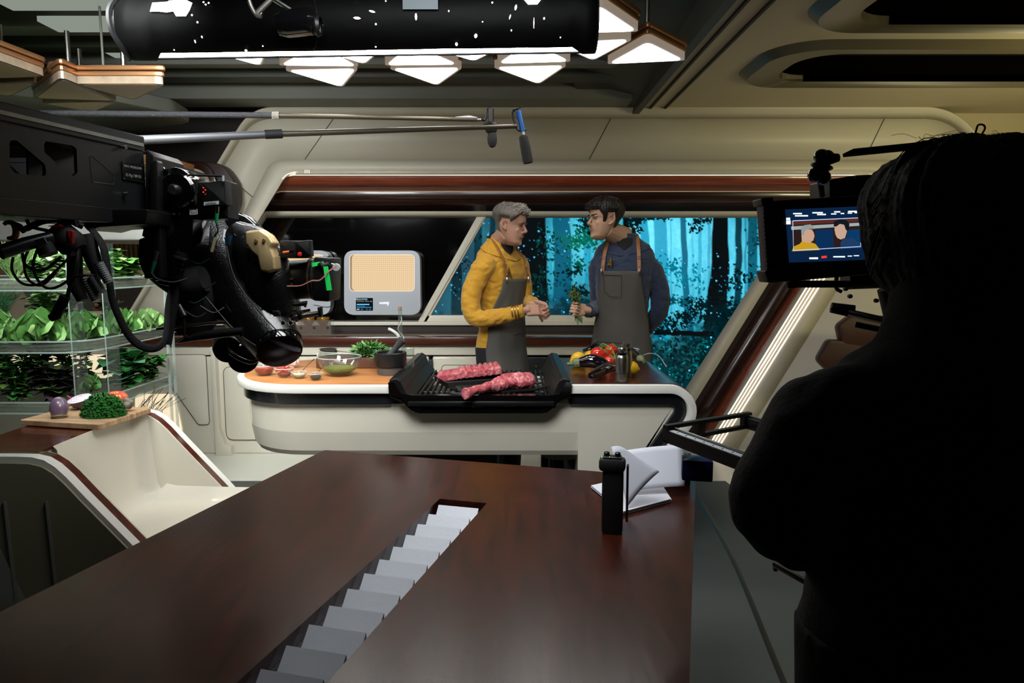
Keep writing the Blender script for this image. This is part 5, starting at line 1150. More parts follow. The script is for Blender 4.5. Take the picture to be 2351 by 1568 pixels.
for c, R, lab in ((wp(648,838)+Vector((0,.01,.030)), .030, 'whole garlic bulb behind the bowl of chillies, higher one'), (wp(668,846)+Vector((0,.03,.034)), .034, 'whole garlic bulb right of the bowl of chillies'), (wp(630,838)+Vector((0,.02,.028)), .028, 'whole garlic bulb half hidden under the camera head')):
    r = empty('garlic_bulb', c-Vector((0,0,R)), lab, 'garlic'); b = B(); rows = []
    for i in range(13):
        a = math.pi*i/12; rr_ = R*math.sin(a)**.8 if 0 < i < 12 else .0005; rows.append([c+Vector((rr_*math.cos(t)*(1+.09*math.cos(8*t)), rr_*math.sin(t)*(1+.09*math.cos(8*t)), R*.85*math.cos(a)+(.012*max(0, 1-i/2.5)))) for t in [6.2832*j/48 for j in range(49)]])
    b.grid(rows); b.out('cloves', mat('garlic_skin','#d9bfb8',.5,var=.2,vscale=60), r, 60); b = B(); b.tube([c+Vector((0,0,R*.8)), c+Vector((.006,0,R*1.25))], [.006,.003], 7); b.out('stalk', mat('garlic_stalk','#c8b8a0',.7), r)
bowl('glass_bowl', wp(687,868), .038, .030, 'small clear glass dish of fine pale salt with a spoon', 'salt', mat('salt','#c9c2a8',.6,bump=.6,bscale=200), .6)
bowl('glass_bowl', wp(725,872), .036, .032, 'small glass dish of dark ground spice with a spoon', 'spice', mat('dark_spice','#352a24',.7,bump=1,bscale=200,var=.5,vscale=200), .55)
for a, c, lab in ((wp(690,866)+Vector((0,0,.022)), wp(722,850)+Vector((0,0,.060)), 'small steel spoon resting in the dish of pale salt'), (wp(730,868)+Vector((0,0,.024)), wp(760,848)+Vector((0,-.03,.065)), 'small steel spoon resting in the dish of dark spice')):
    r = empty('teaspoon', a, lab, 'spoon', 'teaspoons in the small dishes'); b = B(); b.tube([a, (a+c)/2+Vector((0,0,.003)), c], [.002,.002,.0035], 8, flat=.5); b.out('handle', 'steel', r); b = B(); b.ell(a, (.010,.007,.003)); b.out('bowl_end', 'steel', r)
bowl('glass_bowl', wp(780,861), .112, .095, 'large clear glass mixing bowl with green herb sauce', 'herb_sauce', mat('herb_sauce','#6d7a22',.3,bump=.9,bscale=90,var=.45,vscale=70,coat=.3), .42, foot=.5)
# wooden board with herbs behind the bowl
q = [wp(735,846), wp(880,842), wp(872,826), wp(750,826)]
b = B(); p0 = wp(725,846); p1 = wp(884,846); b.box(((p0.x+p1.x)/2, p0.y+.10, ZW+.028), (p1.x-p0.x, .19, .055), bev=.004); cbk = b.out('chopping_block', wood('block_wood','#4c2f22','#6a4330',(8,8,1),.4,coat=0)); tag(cbk, 'thick dark wooden chopping block behind the glass mixing bowl', 'chopping block')
zt_ = ZW+.0555
def herb_heap(name, cx, cy, rx, ry, rz, n, cols, label, seed, ll=(.02,.045), z=zt_):
    rg = random.Random(seed); c = Pz(cx, cy, z); r = empty(name, c, label, 'herbs'); bs = [B() for _ in cols]; st = B()
    for k in range(n):
        a, e = rg.uniform(0,6.283), rg.uniform(0,1.4); q_ = rg.random()**.5
        p = c+Vector((math.cos(a)*math.cos(e)*rx*q_, math.sin(a)*math.cos(e)*ry*q_, abs(math.sin(e))*rz*q_+.004)); d = (Vector((math.cos(a)*.8+rg.uniform(-.6,.6), math.sin(a)*.8+rg.uniform(-.6,.6), rg.uniform(-.1,1.0)))).normalized(); s = d.cross(Vector((rg.uniform(-.5,.5),rg.uniform(-.5,.5),1))).normalized(); L_ = rg.uniform(*ll); u = d.cross(s)*L_*.12; b = bs[k % len(cols)]; w_ = L_*rg.uniform(.14,.26)
        b.grid([[p-s*.0008, p+u*.2, p+s*.0008],[p+d*L_*.35-s*w_, p+d*L_*.35-u, p+d*L_*.35+s*w_],[p+d*L_*.7-s*w_*.7, p+d*L_*.7-u, p+d*L_*.7+s*w_*.7],[p+d*L_-s*.0008, p+d*L_+u*.4, p+d*L_+s*.0008]])
        if k % 12 == 0: st.tube([c+Vector((0,0,.003)), p], .0013, 5)
    for i, (b, m) in enumerate(zip(bs, cols)): b.out('leaves', m, r, 0)
    st.out('stems', 'stem', r); return r
herb_heap('herb_bunch', 850, 818, .10, .06, .060, 800, ['leafg','leafl','leafd'], 'heap of fresh green herbs and rosemary on the dark chopping block', 21, z=zt_)
herb_heap('herb_sprigs', 880, 826, .06, .03, .03, 120, ['leafo','leafb'], 'dark sprigs of thyme at the right end of the chopping block', 22, z=zt_)
# metal-lidded jar / scoop and knife on block left end
r = empty('glass_jar', wp(752,836), 'clear glass jug with steel strainer left of the chopping block', 'jug'); c = wp(752,842)
b = B(); b.lathe([(0,0),(.045,0),(.05,.02),(.05,.085),(.046,.085),(.046,.02),(0,.006)], c+Vector((0,.02,0)), seg=28); b.out('body', 'glass', r, 60)
b = B(); b.lathe([(0,.088),(.03,.09),(.047,.098),(.05,.096),(.032,.084),(0,.082)], c+Vector((0,.02,0)), seg=28); b.out('strainer', 'steel', r, 60)
b = B(); b.tube([c+Vector((-.045,-.03,.0)), c+Vector((-.045,-.03,.08))], .004, 6); b.out('handle', 'rimglass', r)
kf = empty('kitchen_knife', Pz(745,806,zt_+.03), 'kitchen knife with black handle lying across the jug and block', 'knife'); a0, a1, a2 = Pz(738,803,zt_+.045), Pz(772,806,zt_+.045), Pz(832,812,zt_+.03)
b = B(); b.tube([a0, (a0+a1)/2, a1], [.011,.012,.009], 10, flat=.7); b.out('handle', 'blackp', kf); s = Vector((0,.012,0)); b = B(); b.prism([a1-s, a1+s, a2+s*.3, a2-s*.2], (0,0,.0015)); b.out('blade', 'steel', kf, 0)
# mortar and pestle
c = wp(897,858); r = empty('mortar', c, 'black stone mortar with rough grey base on the light worktop', 'mortar')
b = B(); b.lathe([(0,0),(.066,0),(.068,.012),(.068,.042),(0,.042)], c, seg=40); b.out('base', mat('grey_stone','#5a524d',.8,bump=.5,bscale=150), r)
b = B(); b.lathe([(.066,.040),(.078,.044),(.080,.05),(.082,.110),(.078,.114),(.068,.112),(.062,.07),(.03,.05),(0,.048)], c, seg=40); b.out('cup', mat('black_stone','#1b1c1d',.35,bump=.1,bscale=100), r)
r = empty('pestle', c+Vector((0,0,.06)), 'dark grey stone pestle leaning out of the mortar', 'pestle'); a0, a1 = c+Vector((-.03,.01,.062)), c+Vector((.062,.01,.175))
b = B(); b.tube([a0, a0*.75+a1*.25, a0*.4+a1*.6, a0*.15+a1*.85, a1, a1+(a1-a0)*.04], [.024,.019,.015,.019,.024,.012], 18); b.out('shaft', mat('pestle_stone','#3a3b3d',.5,bump=.1), r)
# glass oil bottle and pourer
r = empty('oil_bottle', wp(918,846), 'slim clear glass oil bottle with twisted neck behind the mortar', 'bottle'); c = wp(918,846)+Vector((0,.04,0))
b = B(); b.lathe([(0,0),(.034,0),(.036,.01),(.030,.07),(.020,.14),(.012,.20),(.010,.30),(.012,.318),(.009,.318),(.008,.30),(.010,.20),(.018,.14),(.028,.07),(.033,.012),(0,.006)], c, seg=24); b.out('glass_body', 'glass', r, 60)
b = B(); tw = [c+Vector((math.cos(k*.7)*(.028-.0011*k), math.sin(k*.7)*(.028-.0011*k), .05+.012*k)) for k in range(20)]; b.tube(crv(tw, 3), .0022, 6); b.out('twist', 'rimglass', r)
b = B(); b.cyl(c+Vector((0,0,.31)), c+Vector((0,0,.332)), .009, .010, 12); b.out('cork', mat('cork','#8f7558',.8), r)
b = B(); b.tube(crv([c+Vector((.008,-.03,.13)), c+Vector((-.008,-.03,.18)), c+Vector((-.038,-.03,.205)), c+Vector((-.06,-.03,.215))], 4), .008, 10); b.out('side_spout', 'rimglass', r, 60)
b = B(); b.lathe([(0,0),(.03,0),(.033,.01),(.033,.11),(.036,.118),(.034,.119),(.030,.112),(.030,.012),(0,.006)], wp(936,852)+Vector((0,.02,0)), seg=24); o = b.out('glass_jug', 'glass', None, 60); tag(o, 'clear glass beaker just right of the mortar', 'glass')
# two brass glasses in a clear holder on the back counter
zc_ = .932
r = empty('glass_holder', Pz(720,764,zc_), 'clear acrylic stand with round holes on the back counter', 'stand'); c0_ = P(683,760,5.38); c1_ = P(760,760,5.38)
fr_ = [Vector((x, 5.38, z)) for x, z in ((c0_.x,zc_),(c1_.x,zc_),(c1_.x,zc_+.115),(c0_.x,zc_+.115))]
def circ(cx, cz, R, n=14): return [Vector((cx+R*math.cos(6.283*k/n), 5.38, cz+R*math.sin(6.283*k/n))) for k in range(n)]
b = B(); wd_ = c1_.x-c0_.x; b.holed(fr_, [circ(c0_.x+wd_*f_, zc_+.055, .011) for f_ in (.1,.5,.9)], (0,.006,0)); b.out('front_sheet', mat('smoky_acrylic','#6d5f56',.1,alpha=.5), r)
b = B(); b.prism([p+Vector((0,.09,0)) for p in fr_], (0,.006,0)); b.out('back_sheet', 'acryl', r)
for f_, lab in ((.28,'amber tinted stemless glass in the stand, left one'), (.72,'amber tinted stemless glass in the stand, right one')):
    c = Vector((c0_.x+wd_*f_, 5.43, zc_+.06)); g_ = empty('amber_glass', c, lab, 'glass', 'amber glasses in the stand'); b = B(); b.lathe([(0,0),(.02,.006),(.042,.035),(.05,.068),(.046,.075),(.048,.068),(.04,.037),(.018,.01),(0,.004)], c, seg=26); b.out('cup', mat('amber','#a67c3a',.1,metal=.6,alpha=.6), g_, 60); b = B(); b.tube([c-Vector((0,0,.06)), c], .004, 8); b.out('stem', 'gold', g_)
# ---------------------------------------------------------------- things on the dark worktop, right
def aub(name, a, c, r0, label, rk, stem_at=0, bend=.015):
    r = empty(name, (a.x, a.y, ZW), label, 'aubergine'); pts = crv([a, a*.7+c*.3+Vector((0,0,bend*.6)), (a+c)/2+Vector((0,0,bend)), a*.3+c*.7+Vector((0,0,bend*.6)), c], 5); n = len(pts); b = B()
    b.tube(pts, [max(.002, r0*(math.sin(math.pi*min(1, (i/(n-1))*.93+.05))**.40)*(1-.28*(i/(n-1) if rk else 1-i/(n-1)))) for i in range(n)], 24); b.out('body', 'aub', r, 70)
    e, d = (c, (pts[-1]-pts[-3]).normalized()) if rk else (a, (pts[0]-pts[2]).normalized()); b = B()
    b.lathe([(r0*.62,-.030),(r0*.66,-.018),(r0*.60,-.002),(.012,.008),(.009,.028),(.011,.036),(0,.037)], e, d, 10); b.out('calyx', mat('calyx_green','#6b7550',.6,bump=.5,bscale=80), r); return r
M['aub'] = mat('aubergine_skin', '#0d0810', .09, coat=1.0, var=.3)
aub('aubergine', wp(1318,851)+Vector((0,.0,.040)), wp(1395,853)+Vector((0,.0,.040)), .042, 'large black aubergine lying in front of the tomatoes', 0)
aub('aubergine', wp(1356,876)+Vector((0,0,.028)), wp(1432,856)+Vector((0,.03,.032)), .031, 'slim black aubergine lying left of the steel bottle', 1)
aub('aubergine', wp(1428,828)+Vector((0,.06,.055)), wp(1474,848)+Vector((0,.02,.050)), .032, 'aubergine with its stem end pointing right, behind the bottle', 1)
aub('aubergine', wp(1352,826)+Vector((0,.05,.045)), wp(1385,822)+Vector((0,.06,.06)), .026, 'dark aubergine at the back left of the tomatoes', 1)
lm = mat('lemon_skin','#d6a61c',.4,bump=.25,bscale=160,var=.1)
for c, ax, lab in ((wp(1328,841)+Vector((0,.02,.040)), (1,.1,.3), 'yellow lemon at the left, behind the large aubergine'), (wp(1447,863)+Vector((0,0,.040)), (1,-.1,-.15), 'yellow lemon right of the steel bottle'), (wp(1350,838)+Vector((.02,.06,.036)), (.4,.6,.2), 'yellow lemon mostly hidden behind the left lemon')):
    b = B(); b.lathe([(0,-.050),(.006,-.047),(.010,-.041),(.026,-.032),(.036,-.012),(.037,.010),(.028,.030),(.012,.040),(.007,.046),(0,.048)], c, ax, 28); tag(b.out('lemon', lm, None, 70), lab, 'lemon')
tm_ = mat('tomato_skin','#c42a1c',.14,coat=.8,var=.15)
for k, (px, py, R, dy, dz, lab) in enumerate(((1374,838,.044,.04,.058,'large red vine tomato, leftmost and highest'), (1399,844,.034,.0,.036,'red vine tomato low in front, beside the steel bottle'), (1407,830,.040,.08,.058,'red vine tomato at the back right of the bunch'), (1388,836,.034,.07,.040,'red vine tomato in the middle of the bunch, mostly hidden'))):
    c = wp(px, py)+Vector((0,dy,dz)); r = empty('tomato', (c.x,c.y,ZW), lab, 'tomato'); b = B(); b.ell(c, (R,R,R*.86), seg=28, rings=18); b.out('flesh', tm_, r, 70)
    b = B(); d = Vector((.35,-.3,.75)).normalized()
    for q in range(5):
        a = 6.283*q/5; x = d.orthogonal().normalized(); y = d.cross(x); dr = x*math.cos(a)+y*math.sin(a); e = c+d*R*.88; b.tube([e, e+dr*.012+d*.002, e+dr*.024-d*.004], [.002,.0022,.0006], 5)
    b.out('calyx', 'stem', r)
b = B(); v_ = [wp(1380,836)+Vector((.01,.02,.115)), wp(1392,838)+Vector((.01,.0,.105)), wp(1402,842)+Vector((.01,.0,.090)), wp(1412,850)+Vector((.0,.0,.07)), wp(1420,858)+Vector((0,0,.05))]; b.tube(crv(v_, 4), .0035, 8)
for k in range(8): p = v_[k//2]; b.tube([p, p+Vector((random.uniform(-.02,.02), random.uniform(-.03,0), random.uniform(-.02,.01)))], .002, 5)
tag(b.out('tomato_vine', 'stem', None, 60), 'green vine stalk joining the red tomatoes', 'vine')
c = wp(1427,877); r = empty('steel_bottle', c, 'brushed steel pepper mill with clear glass base, right of the slim aubergine', 'mill')
b = B(); b.lathe([(0,0),(.028,0),(.030,.004),(.030,.052),(.027,.052),(.026,.006),(0,.004)], c, seg=28); b.out('glass_base', 'glass', r, 60)
b = B(); b.lathe([(0,.004),(.022,.004),(.023,.04),(0,.042)], c, seg=20); b.out('peppercorns', mat('pepper','#4a2a1c',.7,bump=1,bscale=200,var=.6,vscale=200), r)
b = B(); b.lathe([(.030,.046),(.030,.118),(.027,.128),(.022,.132),(.022,.140)], c, seg=32); b.out('steel_body', 'steel', r, 50)
b = B(); b.lathe([(.022,.130),(.024,.134),(.024,.142),(.021,.144)], c, seg=28); b.out('neck_ring', 'blackg', r)
b = B(); b.lathe([(.020,.142),(.024,.146),(.025,.160),(.022,.168),(.010,.171),(0,.171)], c, seg=28); b.out('cap', 'steel', r, 50)
c = wp(1440,868)+Vector((.0,.05,0)); r = empty('steel_bottle', c, 'second steel mill standing directly behind the first', 'mill')
b = B(); b.lathe([(0,0),(.030,0),(.030,.118),(.022,.132),(.022,.142),(.025,.150),(.024,.166),(.01,.171),(0,.171)], c, seg=28); b.out('steel_body', 'steel', r, 50); b = B(); b.lathe([(.0225,.131),(.0245,.134),(.0245,.142),(.0225,.144)], c, seg=28); b.out('neck_ring', 'blackg', r)
bowl('glass_dish', wp(1452,838)+Vector((0,.08,.045)), .05, .035, 'small empty glass dish resting behind the steel mills', 'none', None)
b = B(); q = [wp(1330,836), wp(1400,850), wp(1420,824), wp(1345,822)]; b.prism(rpoly([p+Vector((0,0,.001)) for p in q], .01, 3), (0,0,.018)); tag(b.out('cutting_board', 'orangewood', None, 20), 'small reddish wooden cutting board under the tomatoes', 'cutting board')
kf = empty('kitchen_knife', wp(1340,824), 'knife with black handle and pale end resting on the small board', 'knife'); a0, a1, a2 = wp(1340,824)+Vector((0,0,.05)), wp(1352,816)+Vector((0,0,.045)), wp(1330,838)+Vector((0,0,.035))
b = B(); b.tube([a0, a0+Vector((.045,.03,.012))], [.009,.011], 10); b.out('handle', 'blackp', kf); b = B(); b.prism([a0, a0+Vector((.01,-.02,0)), a2+Vector((-.03,-.0,0)), a2+Vector((-.035,.01,0))], (0,0,.0015)); b.out('blade', mat('blue_steel2','#2f5a70',.2,metal=.8), kf, 0)
b = B(); b.tube(crv([wp(1462,834)+Vector((0,0,.02)), wp(1485,828)+Vector((0,0,.04)), wp(1510,836)+Vector((0,0,.05)), wp(1530,855)+Vector((0,0,.03))], 5), .003, 6); tag(b.out('white_cable', mat('cable_white','#9a9a96',.5), None, 60), 'thin pale cable trailing over the right end of the dark worktop', 'cable')
# ---------------------------------------------------------------- acrylic plant rack
XR, YF, YB = -1.92, 3.11, 3.95
XL = -3.35
rk = empty('plant_rack', ((XL+XR)/2, (YF+YB)/2, 0), 'clear acrylic three-tier rack full of growing vegetables, left behind the bench', 'rack')
fpts = lambda z, i=0: rpoly([(XR-i, YF+i, z), (XR-i, YB-i, z), (XL+i, YB-i, z), (XL+i, YF+i, z)], [.16-i, .05, .02, .02], 8)
TZ = (.862, 1.14, 1.42)
soil = mat('tray_water', '#6f7263', .5, bump=.5, bscale=80, var=.5, vscale=40, alpha=.30)
for z in TZ:
    b = B(); b.prism(fpts(z-.05), (0,0,.006)); t = b.out('tray', 'acryl', rk, 20)
    b = B(); o_, i_ = fpts(z-.05), fpts(z); b.strip(o_+o_[:1], i_+i_[:1]); b.out('tray_side', 'acryl', t, 60)
    for zz in (z, z-.05): o_ = fpts(zz); b = B(); b.tube(o_+o_[:1], .0045, 6); b.out('tray_edge', 'acryl_edge', t, 60)
    b = B(); b.prism(fpts(z-.043, .02), (0,0,.02)); b.out('soil', soil, rk, 20)
for x, y, w_, d_ in ((P(168,785,YF).x, YF-.012, .006, .10), (P(246,785,YF).x, YF-.012, .006, .10)):
    b = B(); b.box((x, y+.05, 1.18), (w_, d_, .80)); b.out('upright', 'acryl', rk); b = B(); b.box((x, y, 1.18), (.004, .003, .80)); b.out('upright_edge', 'acryl_edge', rk)
for y in (YB-.04, YB-.10):
    b = B(); b.box((XR+.006, y, .72), (.008, .02, 1.40)); b.out('upright', 'acryl_edge', rk)
for z in (.3,): b = B(); b.box(((XL+XR)/2, (YF+YB)/2, z), (XR-XL-.05, YB-YF-.05, .01)); b.out('lower_shelf', 'acryl', rk)
# unseen shade added to keep the rack lamp's reflection off the table
gl_ = empty('added_lamp_shade', (-2.45,3.45,1.95), 'unseen black shade added around the plant rack lamp, behind the crane arm', 'lamp')
b = B(); b.box((-2.45,3.45,1.975), (1.2,.17,.02)); b.box((-2.45,3.375,1.925), (1.2,.01,.12)); b.box((-2.45,3.525,1.925), (1.2,.01,.12)); b.out('housing', 'black', gl_)
for x in (-2.9,-2.1): b = B(); b.box((x,4.2,1.985), (.03,1.5,.02)); b.out('bracket', 'black', gl_)
def leafgrid(b, p, d, up, L_, W_, cup=.25, ruf=0.0, n=5, m_=5, seed=0):
    s = d.cross(up).normalized(); u = s.cross(d).normalized(); rows = []
    for i in range(n+1):
        t = i/n; wv = W_*math.sin(math.pi*min(.97, t*.86+.1))**.7; c = p+d*L_*t+u*(-cup*L_*t*t); rows.append([c+s*wv*v+u*(abs(v)**2*wv*cup*1.2+ruf*math.sin(v*9+t*7+seed)*wv*(.3+abs(v)))-d*L_*.10*abs(v)*t for v in [2*j/m_-1 for j in range(m_+1)]])
    b.grid(rows)
def lettuce(c, R, m, m2, label, group, seed, cat='lettuce'):
    rg = random.Random(seed); r = empty('lettuce', c, label, cat, group); b = B(); b2 = B()
    for k in range(16):
        a = k*2.4+rg.uniform(-.2,.2); e = .62+k*.052; d = Vector((math.cos(a)*math.cos(e), math.sin(a)*math.cos(e), math.sin(e))); (leafgrid)(b if k % 3 else b2, c+Vector((0,0,.01)), d, Vector((0,0,1)) if e < 1.2 else Vector((-math.cos(a),-math.sin(a),.2)), R*rg.uniform(.85,1.15)*(1-.018*k), R*.62, -.30, .14, 6, 8, seed+k)
    b.ell(c+Vector((0,0,R*.45)), (R*.36,R*.36,R*.40), seg=10, rings=7)
    b.out('leaves', m, r, 60); b2.out('leaves', m2, r, 60); return r
def bush(c, R, h, m, m2, label, group, seed, n=90, ll=.03, lw=.5, name='herb_plant', cat='herb plant'):
    n = int(n*1.15); ll *= 1.3; R *= 1.15
    rg = random.Random(seed); r = empty(name, c, label, cat, group); b = B(); b2 = B(); st = B()
    for k in range(9):
        a = rg.uniform(0,6.283); tip = c+Vector((math.cos(a)*R*rg.uniform(.3,1), math.sin(a)*R*rg.uniform(.3,1), h*rg.uniform(.65,1.0))); pts = crv([c+Vector((math.cos(a)*R*.15, math.sin(a)*R*.15,0)), c*.45+tip*.55+Vector((0,0,h*.1)), tip], 3); st.tube(pts, .0022, 5)
        for q in range(n//9):
            t = .06+.93*(q/(n/9)); i = min(len(pts)-2, int(t*(len(pts)-1))); p = pts[i]*(1-(t*(len(pts)-1)-i))+pts[i+1]*(t*(len(pts)-1)-i); a2 = q*2.4+k; d = Vector((math.cos(a2), math.sin(a2), rg.uniform(0,.9))).normalized(); L_ = ll*rg.uniform(.6,1.2)
            leafgrid(b if (q+k) % 3 else b2, p, d, Vector((0,0,1)), L_, L_*lw, .3, 0, 3, 2)
    b.out('leaves', m, r, 60); b2.out('leaves', m2, r, 60); st.out('stems', 'stem', r); return r
def feather(c, R, h, m, label, group, seed, n=26, name='fennel_plant', cat='herb plant', droop=.2):
    rg = random.Random(seed); r = empty(name, c, label, cat, group); b = B()
    for k in range(n):
        a = rg.uniform(0,6.283); q = rg.uniform(.2,1); tip = c+Vector((math.cos(a)*R*q, math.sin(a)*R*q, h*rg.uniform(.6,1.0))); pts = crv([c, c*.4+tip*.6+Vector((0,0,h*.15)), tip-Vector((0,0,droop*h*q*.4))], 4); b.tube(pts, .0013, 4, cap=False)
        for i in range(2, len(pts)):
            for s_ in (-1, 1, -.5, .5): d = Vector((math.cos(a+1.57*s_)+rg.uniform(-.3,.3), math.sin(a+1.57*s_), .6)).normalized(); b.tube([pts[i], pts[i]+d*h*.10, pts[i]+d*h*.15+Vector((0,0,.01))], .0008, 3, cap=False)
    b.out('fronds', m, r, 60); return r
import itertools
ORD = ['first','second','third','fourth','fifth','sixth','seventh','eighth','ninth','tenth']
# middle tier: round lettuces at the front edge, herbs behind
for i, (x, y, R) in enumerate(((-1.99,3.80,.085),(-2.03,3.60,.10),(-2.10,3.40,.105),(-2.20,3.22,.115),(-2.40,3.20,.11),(-2.60,3.21,.12))):
    lettuce(Vector((x, y, 1.125)), R*1.4, 'leafg' if i not in (0,) else 'leafl', 'leafl', 'round green lettuce on the middle tier, '+ORD[i]+' from the right end', 'lettuces on the middle tier', i+50)
bush(Vector((-2.82,3.25,1.12)), .10, .20, 'leafd', 'leafb', 'dark green kale-like plant at the left of the middle tier', None, 3, 90, .07, .5, 'leafy_plant', 'leafy plant')
bush(Vector((-3.02,3.25,1.12)), .10, .18, 'leafo', 'leafb', 'very dark leafy plant farthest left on the middle tier', None, 4, 90, .07, .5, 'leafy_plant', 'leafy plant')
for i, x in enumerate((-2.55,-2.72,-2.95,-3.12)):
    feather(Vector((x, 3.45, 1.12)), .10, .27, 'leafb', 'feathery green fennel at the back of the middle tier, '+ORD[i]+' from the right', 'fennel on the middle tier', 60+i)
bush(Vector((-2.32,3.55,1.12)), .11, .24, 'leafl', 'leafg', 'bright bushy basil behind the lettuces on the middle tier', None, 31, 110, .055, .5, 'basil_plant', 'basil')
bush(Vector((-2.14,3.72,1.12)), .07, .18, mat('red_leaf','#7a3a2c',.5), 'leafo', 'reddish leafed herb behind the right lettuces on the middle tier', None, 32, 80, .04, .5)
# top tier
for i, (x, y, R, h, kind) in enumerate(((-2.02,3.62,.12,.17,'b'),(-2.16,3.40,.12,.22,'s'),(-2.32,3.26,.12,.26,'f'),(-2.50,3.22,.12,.2,'l'),(-2.68,3.22,.12,.18,'b'),(-2.9,3.22,.12,.17,'l'),(-3.1,3.22,.12,.17,'b'))):
    h *= .68; c = Vector((x, y, 1.405)); nm = ORD[i]+' plant from the right end'
    if kind == 'b': bush(c, R, h, 'leafg', 'leafl', 'bright green basil on the top tier, '+nm, 'herbs on the top tier', 100+i, 130, .05, .5, 'basil_plant', 'basil')
    elif kind == 's': bush(c, R, h, mat('sage','#8fae7c',.6), 'leafl', 'pale sage on the top tier, '+nm, 'herbs on the top tier', 100+i, 120, .06, .35, 'sage_plant', 'sage')
    elif kind == 'f': feather(c, R, h, 'leafl', 'light feathery herb on the top tier, '+nm, 'herbs on the top tier', 100+i, 44)
    else: lettuce(c+Vector((0,0,.01)), .12, 'leafl', 'leafg', 'light green lettuce on the top tier, '+nm, 'herbs on the top tier', 100+i)
for i, (x, y) in enumerate(((-2.2,3.75),(-2.45,3.6),(-2.7,3.55),(-2.95,3.55))):
    bush(Vector((x, y, 1.405)), .13, .17, 'leafg', 'leafl', 'tall leafy herb at the back of the top tier, '+ORD[i]+' from the right', 'tall herbs at the back of the top tier', 130+i, 120, .05, .45)
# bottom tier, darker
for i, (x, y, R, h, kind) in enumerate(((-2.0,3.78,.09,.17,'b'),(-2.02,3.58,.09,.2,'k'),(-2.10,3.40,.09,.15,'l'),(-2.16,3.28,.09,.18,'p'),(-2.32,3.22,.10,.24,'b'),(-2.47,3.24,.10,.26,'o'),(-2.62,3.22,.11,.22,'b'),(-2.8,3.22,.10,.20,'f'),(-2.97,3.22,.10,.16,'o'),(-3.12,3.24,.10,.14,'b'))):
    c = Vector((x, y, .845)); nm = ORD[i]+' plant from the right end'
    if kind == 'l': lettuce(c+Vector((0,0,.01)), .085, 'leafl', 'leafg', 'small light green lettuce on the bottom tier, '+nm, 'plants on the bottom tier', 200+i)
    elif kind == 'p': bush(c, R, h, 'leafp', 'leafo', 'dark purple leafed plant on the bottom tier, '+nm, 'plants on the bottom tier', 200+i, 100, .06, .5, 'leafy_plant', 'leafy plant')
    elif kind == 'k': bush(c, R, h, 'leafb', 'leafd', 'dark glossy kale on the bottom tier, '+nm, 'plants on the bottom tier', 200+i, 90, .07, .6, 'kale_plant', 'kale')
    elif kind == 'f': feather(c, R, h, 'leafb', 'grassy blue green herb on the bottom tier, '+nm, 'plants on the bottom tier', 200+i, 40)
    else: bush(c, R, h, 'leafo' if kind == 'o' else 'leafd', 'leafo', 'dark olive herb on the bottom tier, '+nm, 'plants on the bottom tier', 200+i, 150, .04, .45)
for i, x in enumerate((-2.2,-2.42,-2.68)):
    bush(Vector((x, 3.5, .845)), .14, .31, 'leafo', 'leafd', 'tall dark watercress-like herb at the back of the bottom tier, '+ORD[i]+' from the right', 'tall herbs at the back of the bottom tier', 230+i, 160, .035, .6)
# bare twigs below, beside the glowing panel
rg = random.Random(9)
tw = empty('bare_twigs', (-1.98,3.62,.55), 'thin bare dark twigs sticking out beside the glowing panel', 'twigs'); b = B()
for k in range(26):
    p = Pz(305+k*2.5, 945, .80)+Vector((0,.02,0)); b.tube([Vector((p.x-.03,p.y+.03,.004)), p, p+Vector((rg.uniform(-.01,.10), rg.uniform(0,.05), rg.uniform(.04,.12)))], .0012, 4)
b.out('twigs', mat('twig','#3a2a1e',.8), tw)
# ---------------------------------------------------------------- boom poles and microphones
def RP(px, Y): return px*Y/FPX/2
def boom(name, pts, ths, joint, lab, jm):
    v = [P(x, y, Y) for x, y, Y in pts]; r = empty(name, v[-1], lab, 'boom pole'); n_ = joint
    b = B(); b.tube(v[:n_+1], [RP(t, p[2]) for t, p in zip(ths[:n_+1], pts[:n_+1])], 16); b.out('outer_tube', jm, r)
    b = B(); b.tube(v[n_:], [RP(t, p[2])*.82 for t, p in zip(ths[n_:], pts[n_:])], 14); b.out('inner_tube', mat('olive_tube','#4a4438',.35,metal=.3), r)
    d = (v[n_]-v[n_-1]).normalized(); R_ = RP(ths[n_], pts[n_][2])*1.18; b = B(); L_ = .032; b.lathe([(R_*.9,-L_),(R_,-L_+.003),(R_,L_-.003),(R_*.9,L_)], v[n_], d, 20); return r, d
r1, d1 = boom('boom_pole', [(-260,248,3.55),(90,259,3.6),(633,265,3.72),(1098,275,3.9)], [14,14,13,11], 2, 'upper carbon fibre boom pole with knurled silver joint', mat('carbon_weave','#3a3b3f',.3,metal=.4,bump=.6,bscale=300,var=.5,vscale=300))
b = B(); b.lathe([(.0175,-.018),(.019,-.016),(.019,.016),(.0175,.018)], P(633,265,3.72), d1, 24); b.out('knurled_collar', mat('knurl','#b5b3ad',.35,metal=.9,bump=1,bscale=400,var=.4,vscale=400), r1)
r2, d2 = boom('boom_pole', [(200,326,2.7),(330,321,2.75),(628,308,2.95),(1185,290,3.5)], [20,20,17,12], 2, 'lower grey boom pole with black rubber joint', mat('grey_tube','#46474a',.45,metal=.2))
b = B(); b.lathe([(.0165,-.035),(.0185,-.033),(.0185,.033),(.0165,.035)], P(628,308,2.95), d2, 24); b.out('rubber_collar', 'rubber', r2); b = B(); b.lathe([(.017,-.002),(.0195,0),(.017,.002)], P(646,307,2.97), d2, 24); b.out('silver_ring', 'steel', r2)
m1 = empty('microphone', P(1130,330,3.9), 'short black microphone hanging on the upper boom pole, round foam tip', 'microphone'); Y = 3.9
